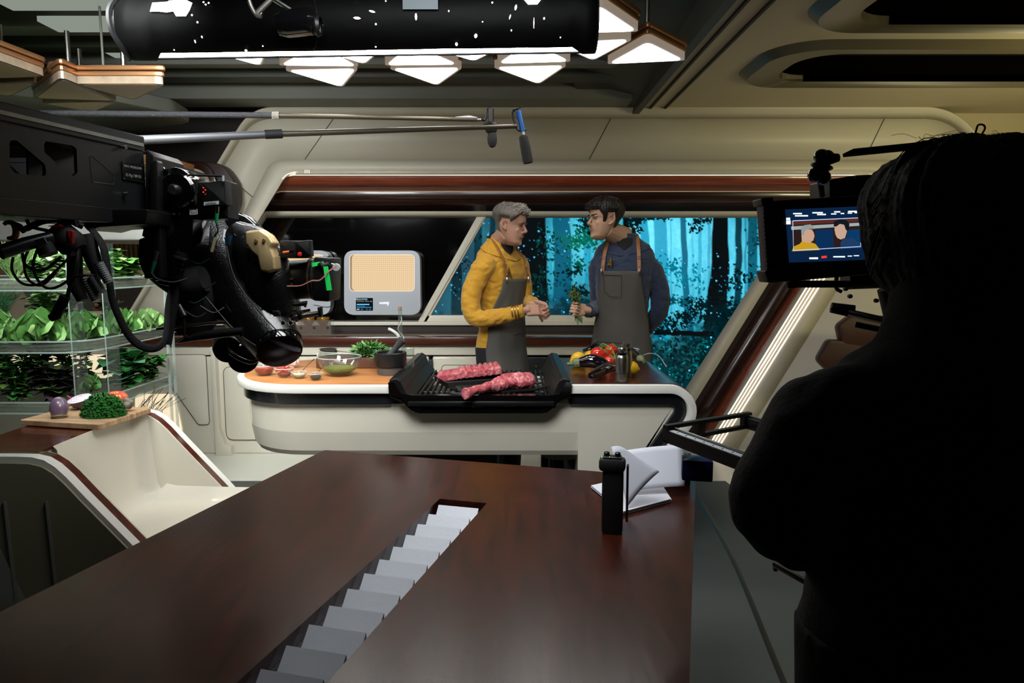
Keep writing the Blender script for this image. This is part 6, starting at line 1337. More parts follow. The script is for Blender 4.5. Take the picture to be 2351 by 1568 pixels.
def vt(x0, y0, x1, y1, w0, w1, name, m, par, Y, seg=16): b = B(); b.tube([P(x0,y0,Y), P(x1,y1,Y)], [RP(w0,Y), RP(w1,Y)], seg); return b.out(name, m, par)
vt(1127,250,1127,282,13,13,'body','black',m1,Y); vt(1127,282,1127,288,30,40,'mount_disc','black',m1,Y); vt(1127,288,1128,304,36,22,'mount_disc','rubber',m1,Y)
b = B(); b.lathe([(0,-.055),(.016,-.048),(.025,-.03),(.027,-.005),(.024,.02),(.018,.03),(0,.032)], P(1130,316,Y), (0,0,1), 20); b.out('foam_tip', mat('foam','#232324',.95,bump=.6,bscale=300), m1)
b = B(); b.tube(crv([P(1100,274,Y), P(1113,276,Y), P(1116,262,Y), P(1118,252,Y), P(1127,249,Y)]), .006, 8); b.out('bracket', 'black', m1); b = B(); b.ell(P(1098,275,Y), (.02,.012,.012)); b.out('swivel', 'steel', m1)
b = B(); b.prism(PP([(1045,268),(1078,265),(1100,270),(1100,273),(1050,273)], Y), (0,.02,0)); b.out('clip_plate', 'silver', m1)
Y = 3.5; m2 = empty('microphone', P(1205,375,Y), 'shotgun microphone with blue body and long grey foam hanging on the lower boom pole', 'microphone')
b = B(); b.tube([P(1190,255,Y), P(1200,302,Y)], [RP(12,Y)]*2, 16); b.out('blue_body', mat('mic_blue','#1f5ea8',.35,metal=.3), m2)
b = B(); b.tube([P(1200,300,Y), P(1202,312,Y)], [RP(7,Y), RP(9,Y)], 12); b.out('collar', 'steel', m2)
b = B(); b.lathe([(0,0),(.018,.002),(.023,.010),(.025,.06),(.026,.125),(.023,.137),(0,.14)], P(1201,310,Y), (P(1213,376,Y)-P(1201,310,Y)), 22); b.out('foam_windshield', mat('foam2','#2c2c2b',.95,bump=.6,bscale=300), m2)
b = B(); b.tube(crv([P(1185,290,Y), P(1178,270,Y), P(1178,254,Y), P(1190,250,Y)]), .005, 8); b.tube([P(1184,292,Y), P(1190,300,Y), P(1208,298,Y)], .005, 8); b.tube([P(1176,253,Y), P(1201,244,Y)], .003, 6); b.tube([P(1180,255,Y), P(1196,262,Y)], .002, 6); b.out('suspension', 'black', m2)
# ---------------------------------------------------------------- camera crane arm
pa, pb2 = Vector((-.972,1.35,0)), Vector((-.895,1.75,0)); al = (pb2-pa).normalized(); nr = Vector((al.y,-al.x,0))
def pl(px, py, off=0.0):
    """point of the arm's side plane (moved off outwards) seen at px, py"""
    r = _ray(px, py); o = Vector((0,0,CAMH)); q = pa+nr*off; return o+r*((q-o).dot(nr)/r.dot(nr))
ca = empty('camera_crane', pl(170,510), 'heavy black camera crane arm with cut-out triangles entering from the left', 'camera crane')
e0 = -1.0 # arm runs back out of the picture past the left edge
def bp(t, z, off=0.0): p = pa+al*t; return Vector((p.x,p.y,z))+nr*off
LA = (pl(338,500)-pa).dot(al); Z0, Z1 = 1.588, 1.80
web = [bp(-.75,Z0+.03), bp(LA,Z0+.03), bp(LA,Z1-.035), bp(-.75,Z1-.035)]
h1 = rpoly([pl(22,322), pl(38,322), pl(104,378), pl(106,405), pl(34,398), pl(22,380)], .008, 4)
h2 = rpoly([pl(101,330), pl(106,324), pl(166,334), pl(176,342), pl(178,396), pl(170,404), pl(160,402), pl(102,350)], .005, 3)
armm = mat('arm_paint', '#101112', .45, bump=.04, bscale=300, var=.25, vscale=8)
b = B(); b.holed(web, [h1, h2], -nr*.008); b.out('side_plate', armm, ca, 20)
b = B(); b.prism([v-nr*.17 for v in web[:2]]+[bp(LA,Z1-.035,-.17), bp(-.75,Z1-.035,-.17)], -nr*.008)
b.bm.free(); b = B(); b.holed([v-nr*.17 for v in web], [rpoly([pl(18,338,-.17),pl(64,338,-.17),pl(66,404,-.17),pl(52,404,-.17),pl(22,378,-.17)], .004, 3)], -nr*.006); b.out('side_plate', armm, ca, 20)
b = B(); b.prism([bp(-.75,Z1-.035,.004), bp(LA,Z1-.035,.004), bp(LA,Z1-.035,-.18), bp(-.75,Z1-.035,-.18)], (0,0,.035), bev=.002); tr_ = b.out('top_rail', armm, ca, 20)
b = B(); b.prism([bp(-.75,Z1-.024,.0045), bp(LA-.005,Z1-.024,.0045), bp(LA-.005,Z1-.016,.0045), bp(-.75,Z1-.016,.0045)], nr*.0015); b.out('highlight_strip', mat('highlight_alu','#8b8f8c',.35,metal=.7,var=.5,vscale=30), tr_)  # highlight along the top rail, painted as a pale strip
b = B(); b.prism([bp(-.75,Z1,.004), bp(LA,Z1,.004), bp(LA,Z1+.001,.002), bp(-.75,Z1+.001,.002)], -nr*.003); b.out('lit_edge', 'steel', tr_)
b = B(); b.prism([bp(-.75,Z0,.004), bp(LA,Z0,.004), bp(LA,Z0,-.18), bp(-.75,Z0,-.18)], (0,0,.034), bev=.002); b.out('bottom_rail', armm, ca, 20)
b = B(); b.prism([bp(-.75,Z0+.034,.001), bp(LA,Z0+.034,.001), bp(LA,Z0+.040,.001), bp(-.75,Z0+.040,.001)], nr*.003); b.out('ledge', armm, ca)
b = B(); tri = rpoly([pl(206,353), pl(260,400), pl(262,424), pl(212,418)], .006, 4)
b.tube(tri+tri[:1], .0012, 5); b.out('pocket_outline', mat('edge_wear','#3c4042',.4,metal=.5), ca)
for x, y in ((279,338),(332,351),(284,445),(338,450)):
    p = pl(x, y, .002); b = B(); b.lathe([(0,.012),(.0045,.012),(.0046,.006),(.0032,.006),(.0032,.001)], p, nr, 14); bo = b.out('bolt', 'steel', ca); b = B(); b.lathe([(0,.0122),(.002,.0122),(.002,.0125),(0,.0125)], p, nr, 6); b.out('socket', 'black', bo)
q = [pl(279,370,.002), pl(327,378,.002), pl(329,420,.002), pl(281,412,.002)]
b = B(); b.prism(q, nr*.0015); npl = b.out('load_plate', 'black', ca, 0)
ux = (q[1]-q[0]).normalized(); uy = (q[0]-q[3]).normalized(); tm3 = mat('engraved','#8f9088',.5,metal=.3)
c_ = sum(q, Vector())/4
text('MAX. NOSELOAD', 'lettering', tm3, npl, c_+uy*.011+nr*.0018, ux, uy, .0075); text('35 Kg / 80 Lb', 'lettering', tm3, npl, c_-uy*.009+nr*.0018, ux, uy, .0095)
for k, v in enumerate(q): b = B(); b.ell(v+(c_-v)*.1+nr*.002, .0012, seg=8, rings=6); b.out('plate_screw', 'steel', npl)
# ---------------------------------------------------------------- gimbal head and camera hanging off the arm
YH = 1.80
gh = empty('gimbal_head', P(430,560,YH), 'black stabilised gimbal head with carbon fibre arms and gold cover holding a cinema camera', 'gimbal head')
def poly(pts, Y, d, name, m, par=gh, bev=.003, r=None): 
    v = PP(pts, Y); b = B(); b.prism(rpoly(v, r, 5) if r else v, (0,d,0), bev=bev); return b.out(name, m, par, 25)
def rod(pts, ws, name, m, par=gh, seg=14, n=0, flat=1.0):
    v = [P(x, y, Y) for x, y, Y in pts]; w_ = [RP(a, p[2]) for a, p in zip(ws, pts)]
    if n:
        c = crv(v, n); w_ = [w_[min(int(i/n), len(w_)-1)]*(1-(i % n)/n)+w_[min(int(i/n)+1, len(w_)-1)]*((i % n)/n) for i in range(len(c))]; v = c
    b = B(); b.tube(v, w_, seg, flat=flat); return b.out(name, m, par, 50)
def disc(x, y, Y, R, th, name, m, par=gh, ax=(0,-1,0), bev=.1):
    R_ = RP(2*R, Y); b = B(); b.lathe([(0,th),(R_*(1-bev),th),(R_,th*.6),(R_,0),(0,0)], P(x,y,Y), ax, 28); return b.out(name, m, par, 40)
poly([(334,340),(352,358),(352,640),(330,640)], 1.72, .16, 'mounting_plate', 'black', r=.004)
poly([(344,372),(360,365),(372,640),(350,648)], 1.70, .03, 'side_bracket', 'black', r=.01)
poly([(360,392),(405,382),(430,402),(446,470),(440,560),(396,660),(352,650)], 1.74, .10, 'pivot_housing', 'blackg', r=.02)
disc(408,438,1.735,40,.012,'pivot_ring','blackg'); kn = disc(404,437,1.725,13,.022,'clamp_knob','steel', bev=.3)
for x, y in ((374,388),(380,488)): disc(x, y, 1.738, 5, .006, 'bolt', 'steel')
for x, y in ((402,492),(415,490)): disc(x, y, 1.738, 3, .006, 'bolt', 'chrome')
rod([(385,560,1.80),(400,520,1.80),(430,430,1.80)], [110,120,90], 'housing', 'black', n=4)
rod([(352,545,1.80),(372,600,1.80),(430,645,1.80),(470,640,1.80)], [60,95,90,60], 'lower_housing', mat('black_fabric','#0a0a0a',.9), n=5)
poly([(453,418),(520,414),(524,500),(448,504)], 1.72, .07, 'control_box', 'black', r=.003)
gbx = poly([(465,420),(516,412),(520,470),(464,478)], 1.705, .04, 'radio_box', 'blackp', r=.002)
lbl = poly([(468,464),(502,461),(502,469),(468,472)], 1.7035, .0012, 'label_strip', mat('label_white','#b7bab8',.6), par=gbx, bev=0)
p = (P(468,468,1.702)+P(502,465,1.702))/2; text('GIMBAL', 'lettering', mat('label_ink','#3c4044',.6), lbl, p, P(502,465,1.702)-P(468,468,1.702), (0,0,1), .0082)
for k in range(4): disc(467+k % 2*4.5, 431+k*5, 1.7045, 1.6, .001, 'status_light', glow('led_red','#ff4a3a',1.1 if k < 3 else .3), par=gbx)
rod([(432,402,1.70),(514,404,1.70)], [5,5], 'antenna', 'rubber', par=gbx); rod([(512,403,1.70),(512,416,1.70)], [6,6], 'antenna_joint', 'silver', par=gbx); rod([(431,402,1.70),(434,402,1.70)], [5.4,5.4], 'antenna_tip', 'copper', par=gbx)
poly([(436,480),(452,479),(453,492),(436,493)], 1.70, .002, 'small_label', mat('label_grey','#8d908e',.6))
rod([(499,474,1.69),(498,490,1.69)], [9,9], 'connector', 'chrome'); rod([(498,489,1.69),(497,513,1.69)], [9,6], 'connector_boot', mat('boot_green','#0e7a42',.4)); rod([(497,512,1.69),(500,530,1.69),(492,545,1.69),(484,575,1.69)], [4,4,4,4], 'cable', 'rubber', n=4)
rod([(494,545,1.69),(486,578,1.69)], [7,7], 'cable_tape', mat('tan_tape','#8f8160',.6))
rod([(361,578,1.70),(356,600,1.70)], [9,8], 'connector', 'steel'); rod([(356,600,1.70),(348,628,1.70)], [10,6], 'connector_boot', mat('boot_green2','#0b5a3c',.4))
rod([(348,626,1.70),(360,640,1.70),(395,648,1.70),(430,640,1.72)], [4,4,4,4], 'cable', 'rubber', n=5)
rod([(417,580,1.74),(412,600,1.74),(405,640,1.74)], [26,30,24], 'ring_coupler', 'black'); 
for k in range(3): rod([(416-k*3,590+k*12,1.735),(415-k*3,594+k*12,1.735)], [31-k,31-k], 'coupler_ring', 'steel' if k == 0 else 'blackg')
rod([(406,640,1.76),(392,740,1.76),(385,790,1.76)], [22,20,18], 'cable_sleeve', 'rubber', n=4)
# carbon barrel arm going down right
carb = mat('carbon_fibre', '#0a0a0b', .25, bump=.3, bscale=260, var=.5, vscale=220, coat=.5)
rod([(462,505,1.97),(510,580,1.95),(572,690,1.90),(641,796,1.81)], [110,160,158,112], 'roll_arm', carb, n=5, seg=28)
ar = (P(640,796,1.80)-P(560,680,1.86)).normalized(); c = P(641,800,1.795)
b = B(); b.lathe([(.045,-.02),(.059,-.012),(.060,.0),(.057,.012),(.048,.018),(0,.020)], c, Vector((.35,-.70,-.62)), 40); b.out('motor_cap', 'blackg', gh, 40)
b = B(); b.lathe([(.058,-.004),(.0612,0),(.058,.004)], c+Vector((.35,-.70,-.62))*-.008, Vector((.35,-.70,-.62)), 40); b.out('cap_ring', 'black', gh, 40)
for a, c2 in (([(516,545,1.80),(540,640,1.77),(600,720,1.76),(648,772,1.745)], 3), ([(470,680,1.80),(540,760,1.78),(596,800,1.76)], 4)): rod(a, [c2]*len(a), 'trim_ridge', 'black', n=5)
poly([(624,713),(641,712),(644,726),(628,727)], 1.735, .004, 'square_plate', 'steel'); disc(635,719,1.734,5,.003,'socket','black')
for x, y in ((652,741),(669,741)): disc(x, y, 1.73, 6, .008, 'bolt', 'chrome', bev=.3); disc(x, y, 1.7215, 3, .0015, 'socket', 'black')
# camera body in its glossy shroud
rod([(505,520,2.0),(540,545,1.97),(600,640,1.92),(640,740,1.88)], [70,120,150,110], 'shroud', 'blackg', n=5, seg=28)
rod([(545,535,1.90),(585,575,1.86),(618,640,1.84),(640,720,1.84)], [60,110,110,80], 'shroud_front', carb, n=5, seg=28)
for o_ in (0, 14): rod([(538+o_,540,1.83),(575+o_,590,1.80),(592+o_,640,1.79),(600+o_,700,1.79)], [8,9,9,6], 'rib', 'blackg', n=5)
gp_ = rpoly(PP([(565,531),(600,527),(620,540),(632,558),(626,570),(634,590),(637,620),(620,626),(601,622),(594,590),(580,578),(567,560)], 1.775), .008, 4)
b = B(); gp2 = [v+Vector((0,-.012,0)) for v in gp_]; b.prism(gp2, (0,.05,0), bev=.006); gpo = b.out('gold_cover', 'goldskin', gh, 60)
for x, y in ((588,553),(606,552)): disc(x, y, 1.762, 4, .003, 'screw', 'copper', par=gpo)
poly([(519,536),(533,540),(528,562),(518,556)], 1.79, .003, 'blue_tape', mat('blue_tape','#14465e',.6))
cm = empty('cinema_camera', P(690,650,1.88), 'black cinema camera lens pointing right out of the gimbal shroud, green tape on it', 'camera')
YL = 1.88
def lx(x, w_): return P(x, 645+(x-660)*-.0, YL)
seg_ = [(636,78,652,80),(652,84,668,84),(668,88,716,90),(716,94,722,94),(722,92,730,92),(730,98,760,100)]
for i, (x0, w0, x1, w1_) in enumerate(seg_):
    b = B(); a0, a1 = P(x0,645-(x0-640)*.06,YL), P(x1,645-(x1-640)*.06,YL); b.tube([a0, a1], [RP(w0,YL), RP(w1_,YL)], 40); b.out('lens_barrel', 'blackp' if i % 2 else 'black', cm, 30)
for x in (718,727): b = B(); a0 = P(x,640,YL); b.tube([a0, a0+Vector((.0015,0,0))], RP(97,YL), 40); b.out('gold_ring', 'gold', cm)
b = B(); b.box(P(752,640,YL), (.045,.12,.115), Matrix.Rotation(.06,3,'Y'), bev=.006); b.out('lens_front', 'black', cm)
b = B(); b.box(P(668,640,YL-.056), (.012,.002,.004)); b.out('gold_mark', 'gold', cm); b = B(); b.box(P(664,652,YL-.055), (.018,.002,.0045)); b.out('gold_mark', 'gold', cm)
poly([(742,612),(753,611),(762,666),(750,667)], 1.80, .001, 'green_tape', 'green_tape', par=cm, bev=0); poly([(715,603),(742,600),(745,606),(717,613)], 1.815, .001, 'green_tape', 'green_tape', par=cm, bev=0)
b = B(); b.box((P(680,573,1.84)), (.070,.05,.045), Matrix.Rotation(.0,3,'Y'), bev=.003); bx_ = b.out('accessory_box', 'blackp', cm)
poly([(676,554),(711,551),(714,588),(678,592)], 1.80, .03, 'accessory_box', 'black', par=cm, r=.002)
disc(688,584,1.7985,5.2,.001,'red_dot','red',par=cm); rod([(650,580,1.80),(666,578,1.80)], [6,6], 'orange_plug', 'orange', par=cm); rod([(665,578,1.80),(678,577,1.80)], [7,7], 'plug', 'chrome', par=cm); rod([(650,580,1.80),(635,590,1.80),(630,610,1.81)], [3,3,3], 'cable', 'rubber', par=cm, n=4)
rod([(722,605,1.83),(748,604,1.83),(768,608,1.83)], [6,6,5], 'arm_rod', 'steel', par=cm); disc(773,614,1.83,9,.006,'white_knob',mat('knob_white','#a9a9a6',.4),par=cm)
rod([(735,603,1.82),(742,612,1.82),(756,606,1.82)], [16,18,10], 'clamp', 'rubber', par=cm)
for o_, m_ in ((0,mat('wire_red','#9a2a22',.5)),(1.2,mat('wire_white','#b9b4ac',.5))): rod([(659,656+o_,1.79),(690,655+o_,1.785),(715,644+o_,1.785),(735,642+o_,1.79),(755,622+o_,1.80),(772,612+o_,1.82)], [2]*6, 'wire', m_, par=cm, n=5)
rod([(720,700,1.83),(755,705,1.83),(766,690,1.83)], [2,2,2], 'wire', 'steel', par=cm, n=5); rod([(645,590,1.85),(638,560,1.85),(620,540,1.85),(626,536,1.85)], [3,3,3,3], 'cable', 'rubber', par=cm, n=5)
rod([(667,730,1.84),(735,719,1.84)], [13,12], 'support_rod', 'steel', par=cm); rod([(690,716,1.88),(712,712,1.88)], [8,7], 'support_rod', 'copper', par=cm); poly([(681,716),(692,714),(693,733),(683,735)], 1.825, .02, 'rod_clamp', 'black', par=cm, r=.001)
poly([(728,706),(737,705),(738,728),(731,728)], 1.825, .02, 'rod_clamp', 'black', par=cm, r=.001); rod([(672,700,1.84),(704,696,1.84),(700,705,1.84)], [10,12,6], 'bracket', 'black', par=cm)
# rear motor works below
for x, y, R, m_ in ((525,790,34,'black'),(560,812,36,'blackg'),(542,800,20,'blackp')): disc(x, y, 1.95, R, .05, 'motor_disc', m_, ax=(.3,-.9,-.2))
rod([(515,780,1.88),(532,812,1.86),(575,832,1.85),(600,820,1.85)], [8,10,10,8], 'motor_rim', 'blackg', n=5)
rod([(360,756,1.80),(480,742,1.80),(520,740,1.80)], [7,7,7], 'long_rod', 'steel'); rod([(405,785,1.78),(470,770,1.78),(560,760,1.78)], [8,22,20], 'pan_handle', 'black', n=4); rod([(403,786,1.77),(430,770,1.77)], [5,3], 'handle_edge', 'steel')
rod([(422,720,1.77),(424,775,1.77)], [6,6], 'hex_post', 'black'); rod([(410,700,1.77),(423,725,1.77)], [14,14], 'hex_post', 'steel')
rod([(440,640,1.86),(450,700,1.86),(430,760,1.86)], [110,120,90], 'rear_frame', mat('rear_black','#08080a',.6,var=.5,vscale=20), n=4)
for k in range(6): disc(412-k*1.2, 668+k*12, 1.79, 3, .005, 'bolt', 'steel')
for k, (x, y) in enumerate(((455,600),(470,655),(445,690),(452,722),(490,712))): rod([(x-30,y-10,1.785),(x,y+6,1.78),(x+25,y-6,1.785)], [3,3,3], 'cable', mat('c'+str(k),['#1d3a2c','#2b2b2e','#1b4a36','#3a3a3c','#55585a'][k],.4), n=4)
# ---------------------------------------------------------------- cable bundle under the arm
YB_ = 1.52
cbn = empty('cable_bundle', P(130,560,YB_), 'tangle of black and red cables strapped beneath the crane arm', 'cable bundle')
rc = mat('red_cable','#8f2c20',.5)
def cab_(pts, w_, m_='rubber', name='cable', n=7): return rod([(x, y, YB_+dz) for x, y, dz in pts], [w_]*len(pts), name, m_, par=cbn, n=n, seg=10)
cab_([(75,480,.05),(62,500,.0),(72,520,0),(110,530,0)], 8); cab_([(148,482,.05),(165,495,0),(176,520,0)], 8); cab_([(60,525,0),(100,508,0),(150,505,0),(190,520,.02)], 14)
cab_([(30,590,0),(28,620,0),(50,650,0),(90,652,0),(130,620,0),(160,590,0)], 6, rc); cab_([(72,560,0),(56,600,0),(64,640,0),(95,655,0),(130,625,0)], 6, rc); cab_([(50,575,0),(60,610,0),(100,620,0),(140,590,0)], 7)
cab_([(90,560,-.02),(76,610,-.02),(92,650,-.02),(120,662,-.02),(160,640,-.02),(176,600,-.02),(180,560,0)], 6); cab_([(182,560,0),(176,620,0),(160,660,0),(150,700,0),(125,725,0)], 9); cab_([(165,636,0),(205,632,0),(250,640,.1)], 7)
rod([(150,680,YB_),(128,725,YB_),(117,730,YB_)], [22,24,18], 'plug', 'rubber', par=cbn)
b_ = [(0,580,1.40),(60,560,1.44),(118,545,1.48)]; rod(b_, [34,32,28], 'padded_handle', mat('handle_black','#1b1f23',.35), par=cbn); rod([(100,560,1.46),(112,585,1.46)], [34,40], 'handle_end', 'rubber', par=cbn); poly([(78,552),(100,545),(108,558),(88,570)], 1.43, .003, 'tape_flag', mat('grey_tape','#5f6068',.5), par=cbn, bev=0)
rod([(130,530,YB_),(165,560,YB_),(180,575,YB_)], [60,64,40], 'strapped_core', mat('core','#15110f',.7,var=.4), par=cbn, n=4); poly([(150,528),(166,530),(166,560),(150,562)], 1.455, .01, 'red_band', mat('band_red','#8f1712',.5), par=cbn, r=.003); poly([(108,519),(135,515),(144,520),(128,523)], 1.44, .003, 'pink_ribbon', mat('pink','#b3204a',.5), par=cbn, bev=0)
rod([(196,540,1.56),(215,600,1.56),(232,640,1.56)], [38,34,26], 'sleeve', 'rubber', par=cbn); rod([(172,570,1.56),(172,650,1.56),(190,690,1.56)], [30,34,24], 'sleeve', 'rubber', par=cbn)
for i, ((x0, y0), (x1, y1)) in enumerate((((226,605),(250,648)),((212,636),(234,672)),((196,640),(222,690)))):
    v0, v1 = P(x0,y0,1.50), P(x1,y1,1.50); pts = []; 
    for k in range(40): t = k/39; pts.append((v0*(1-t)+v1*t, RP((22-3*t)+(2.2 if k % 4 < 2 else 0), 1.5)))
    b = B(); b.tube([p_ for p_, _ in pts], [r_ for _, r_ in pts], 14); b.out('ribbed_boot', mat('grey_boot','#77797b',.45), cbn, 50)
# wide strap loop
sp_ = [(205,520,.06),(236,565,.04),(250,640,.04),(262,700,.06),(300,775,.10),(345,800,.14),(378,780,.18),(386,700,.22),(398,640,.24)]
rod([(x,y,YB_+dz) for x, y, dz in sp_], [19,19,18,18,19,19,18,18,16], 'strap_loop', mat('webbing','#101012',.8,bump=.3,bscale=200), par=cbn, n=7, seg=10, flat=.4)
# orange hook clamp
YK = 1.42; hk = empty('hook_clamp', P(30,540,YK), 'amber plastic spring hook at the left edge under the crane arm', 'clamp'); am_ = mat('amber_plastic','#c87418',.3,coat=.3)
rod([(10,515,YK),(16,511,YK),(28,512,YK),(36,524,YK),(36,540,YK),(30,546,YK),(18,547,YK)], [9,10,12,14,14,12,8], 'hook', am_, par=hk, n=5); rod([(26,511,YK),(44,520,YK),(56,532,YK)], [10,14,12], 'jaw', 'black', par=hk, n=4)
# carrying box under the arm's nose
poly([(174,480),(340,480),(334,515),(228,522),(200,530),(178,505)], 1.62, .14, 'nose_box', 'black', par=ca, r=.006)
# ---------------------------------------------------------------- camera operator, seen from behind in the dark
YO = .98
blk = mat('black_cloth', '#050505', .9, bump=.2, bscale=120, var=.2); M['blk'] = blk
op = empty('person', (P(2140,900,YO).x, YO, 0), 'camera operator in black with dark tied-up hair, standing at the right, seen from behind', 'person')
o_ = lambda x, y, Y=YO: P(x, y, Y)
cx = o_(2190,900).x
b = B()
hd3 = Head(o_(2118,730,1.03), (-.66,.75,-.05), .245); hd3.add(b)
limb(b, [o_(2210,860), o_(2170,790), o_(2150,700)], [.075,.065,.062])
for z0, z1 in ((1.22,.9),): b.tube([(cx-.02,YO,1.36),(cx,YO,1.25),(cx+.01,YO,1.0),(cx,YO,.85)], [.13,.15,.13,.15], 24, flat=.62, up=(0,1,0))
hipO = Vector((cx, YO, .88))
for q in (-1, 1): b.tube([hipO+Vector((.09*q,0,0)), hipO+Vector((.10*q,0,-.42)), hipO+Vector((.10*q,0,-.84))], [.09,.06,.045], 16)
shL, elL, wrL = o_(1900,985,.96), o_(1790,1165,.92), o_(1955,1235,1.06)
limb(b, [shL, shL*.5+elL*.5, elL, elL*.5+wrL*.5, wrL], [.058,.05,.045,.04,.03])
hand(b, wrL, (.6,.75,.1), (.3,0,1), 1, .9, thumb=(.7,.5,.4))
shR, elR, wrR = o_(2560,960), o_(2640,1200), o_(2450,1180,1.15); limb(b, [shR, elR, wrR], [.058,.045,.03]); hand(b, wrR, (-.5,.8,.1), (-.3,0,1), -1, .9, thumb=(.7,.5,.4))
fuse(b, 'body', mat('skin_dim','#8a6656',.6), op, .0045, 2)
# jacket
b = B()
cs = [(.95,.20,.15),(1.10,.175,.135),(1.22,.19,.135),(1.30,.20,.125),(1.35,.165,.11),(1.39,.105,.09),(1.43,.092,.088),(1.475,.088,.084),(1.50,.084,.080)]
R_ = []
for z, w_, d_ in cs: R_.append([b.bm.verts.new((cx+w_*math.cos(t), YO+d_*math.sin(t), z)) for t in [6.2832*k/30 for k in range(30)]])
for i in range(len(R_)-1):
    for j in range(30): b._f((R_[i][j], R_[i][(j+1) % 30], R_[i+1][(j+1) % 30], R_[i+1][j]))
b._f(R_[0][::-1]); b._f(R_[-1])
limb(b, [o_(2050,940), shL, o_(1835,1060,.94), elL, elL*.5+wrL*.5+Vector((0,0,-.01)), wrL], [.075,.085,.072,.066,.062,.052]); b.ell(elL+Vector((.0,0,.0)), .058); b.ell(shL+Vector((.02,0,-.02)), .078)
limb(b, [o_(2400,900), shR, elR, wrR], [.075,.080,.065,.05])
fuse(b, 'jacket', blk, op, .008, 6, disp=folds(.012, 9, 3))
b = B()
for q in (-1, 1): b.tube([hipO+Vector((.09*q,0,.08)), hipO+Vector((.10*q,0,-.42)), hipO+Vector((.10*q,0,-.84))], [.115,.08,.065], 18)
b.ell(hipO, (.19,.14,.13)); fuse(b, 'trousers', blk, op, .01, 3)
for q in (-1, 1): c = hipO+Vector((.10*q,.04,0)); b = B(); b.tube([Vector((c.x,c.y-.10,.04)), Vector((c.x,c.y,.05)), Vector((c.x,c.y+.13,.036))], [.042,.05,.036], 14); b.out('shoe', 'blackp', op)
# hair: thick shell, strands, bun and tie
hm = mat('very_dark_hair', '#060404', .75, var=.4, vscale=50, bump=.5, bscale=60)
b = B(); hc = o_(2225,540,1.0)
b.ell(hc+Vector((.0,.0,.0)), (.125,.125,.135)); b.ell(o_(2180,480,.99), (.10,.11,.10)); b.ell(o_(2260,650,.99), (.090,.09,.10)); b.ell(o_(2110,575,1.02), (.066,.09,.070)); b.ell(o_(2070,545,1.05), (.050,.055,.065)); b.ell(o_(2110,470,1.02), (.075,.10,.075)); b.ell(o_(2215,330,.99), (.030,.028,.014)); b.ell(o_(2300,480,.99), (.10,.10,.10)); b.ell(o_(2290,430,.99), (.085,.10,.072)); b.ell(o_(2370,560,.99), (.09,.10,.11)); b.ell(o_(2200,770,.97), (.075,.06,.06)); b.ell(o_(2050,520,1.03), (.038,.06,.06))
def hs(v):
    d = (v-hc); a = math.atan2(d.x, -d.y); return v+d.normalized()*(.004*noise.noise(Vector((a*14, d.z*6, 1)))+.003*noise.noise(Vector((a*40, d.z*10, 4))))
fuse(b, 'hair', hm, op, .004, 4, disp=hs)
rg = random.Random(4); b = B()
for k in range(170):
    a = rg.uniform(0, 1); p0 = o_(2150+90*rg.random(), 318+22*rg.random(), .97+.05*rg.random()); x1 = rg.uniform(1990, 2080); p1 = o_(x1, rg.uniform(470,640), .98+.06*rg.random()); pm = o_((2190+x1)/2-rg.uniform(0,22), rg.uniform(345,400), .98)
    b.tube(crv([p0, pm, p1], 6), [.0006+.0006*rg.random()]*13, 3, cap=False)
b.out('loose_strands', hm, op, 60)
b = B()
for k in range(40):
    p0 = o_(rg.uniform(2100,2340), rg.uniform(315,350), .98); b.tube(crv([p0, p0+Vector((rg.uniform(-.02,.01), 0, rg.uniform(.002,.012))), p0+Vector((rg.uniform(-.045,.0), 0, rg.uniform(-.004,.010)))], 4), .0003, 3, cap=False)
b.out('flyaway_strands', hm, op, 60)
b = B(); b.tube(crv([o_(2236,318,.97), o_(2241,300,.97), o_(2246,287,.97), o_(2258,287,.97), o_(2261,296,.97), o_(2252,310,.97), o_(2240,320,.97)], 5), .0013, 8); b.out('hair_tie', 'rubber', op)
# ---------------------------------------------------------------- on-board monitor
YM2 = 1.22
mn = empty('field_monitor', P(1880,640,YM2), 'black field monitor showing the two men on its bright screen', 'monitor')
Q = lambda x, y, dy=0: P(x, y, YM2+dy+(x-1880)*.0001)
def mp(pts, d, name, m, par=mn, r=None, bev=.002, dy=0): v = [Q(x, y, dy) for x, y in pts]; b = B(); b.prism(rpoly(v, r, 4) if r else v, (0,d,0), bev=bev); return b.out(name, m, par, 25)
mp([(1752,462),(2020,446),(2022,628),(1764,650)], .035, 'housing', 'blackp', r=.006)
mp([(1747,455),(1775,452),(1778,470),(1750,472)], .045, 'corner_guard', mat('guard','#3d382c',.6), r=.003, dy=-.004); mp([(1755,622),(1782,620),(1786,642),(1764,650)], .045, 'corner_guard', mat('guard','#3d382c',.6), r=.003, dy=-.004)
for k in range(7): mp([(1768,482+k*18),(1787,481+k*18),(1788,498+k*18),(1769,499+k*18)], .001, 'side_key', 'black', bev=0, dy=-.0008); b = B(); q = [Q(x, y, -.0016) for x, y in ((1768,482+k*18),(1787,481+k*18),(1788,498+k*18),(1769,499+k*18))]; b.tube(q+q[:1], .0004, 4); b.out('key_outline', mat('key_line','#34332f',.5), mn)
for k in range(16): b = B(); b.ell(Q(1752+k*.6, 480+k*10, -.001), .0013, seg=6, rings=5); b.out('edge_stud', 'blackp', mn)
G = lambda n_, c_, s=1.0: glow('screen_'+n_, c_, s)
sc = mp([(1803,481),(1995,473),(1996,596),(1812,603)], .001, 'screen', G('base','#0b2342',1.0), bev=0, dy=-.003)
def sp2(pts, c_, s=1.0, dy=-.0036, nm='picture_area'): 
    v = [Q(x, y, dy) for x, y in pts]; b = B(); b.prism(v, (0,-.0003,0)); return b.out(nm, G(nm+str(abs(hash(c_)) % 999), c_, s), sc, 0)
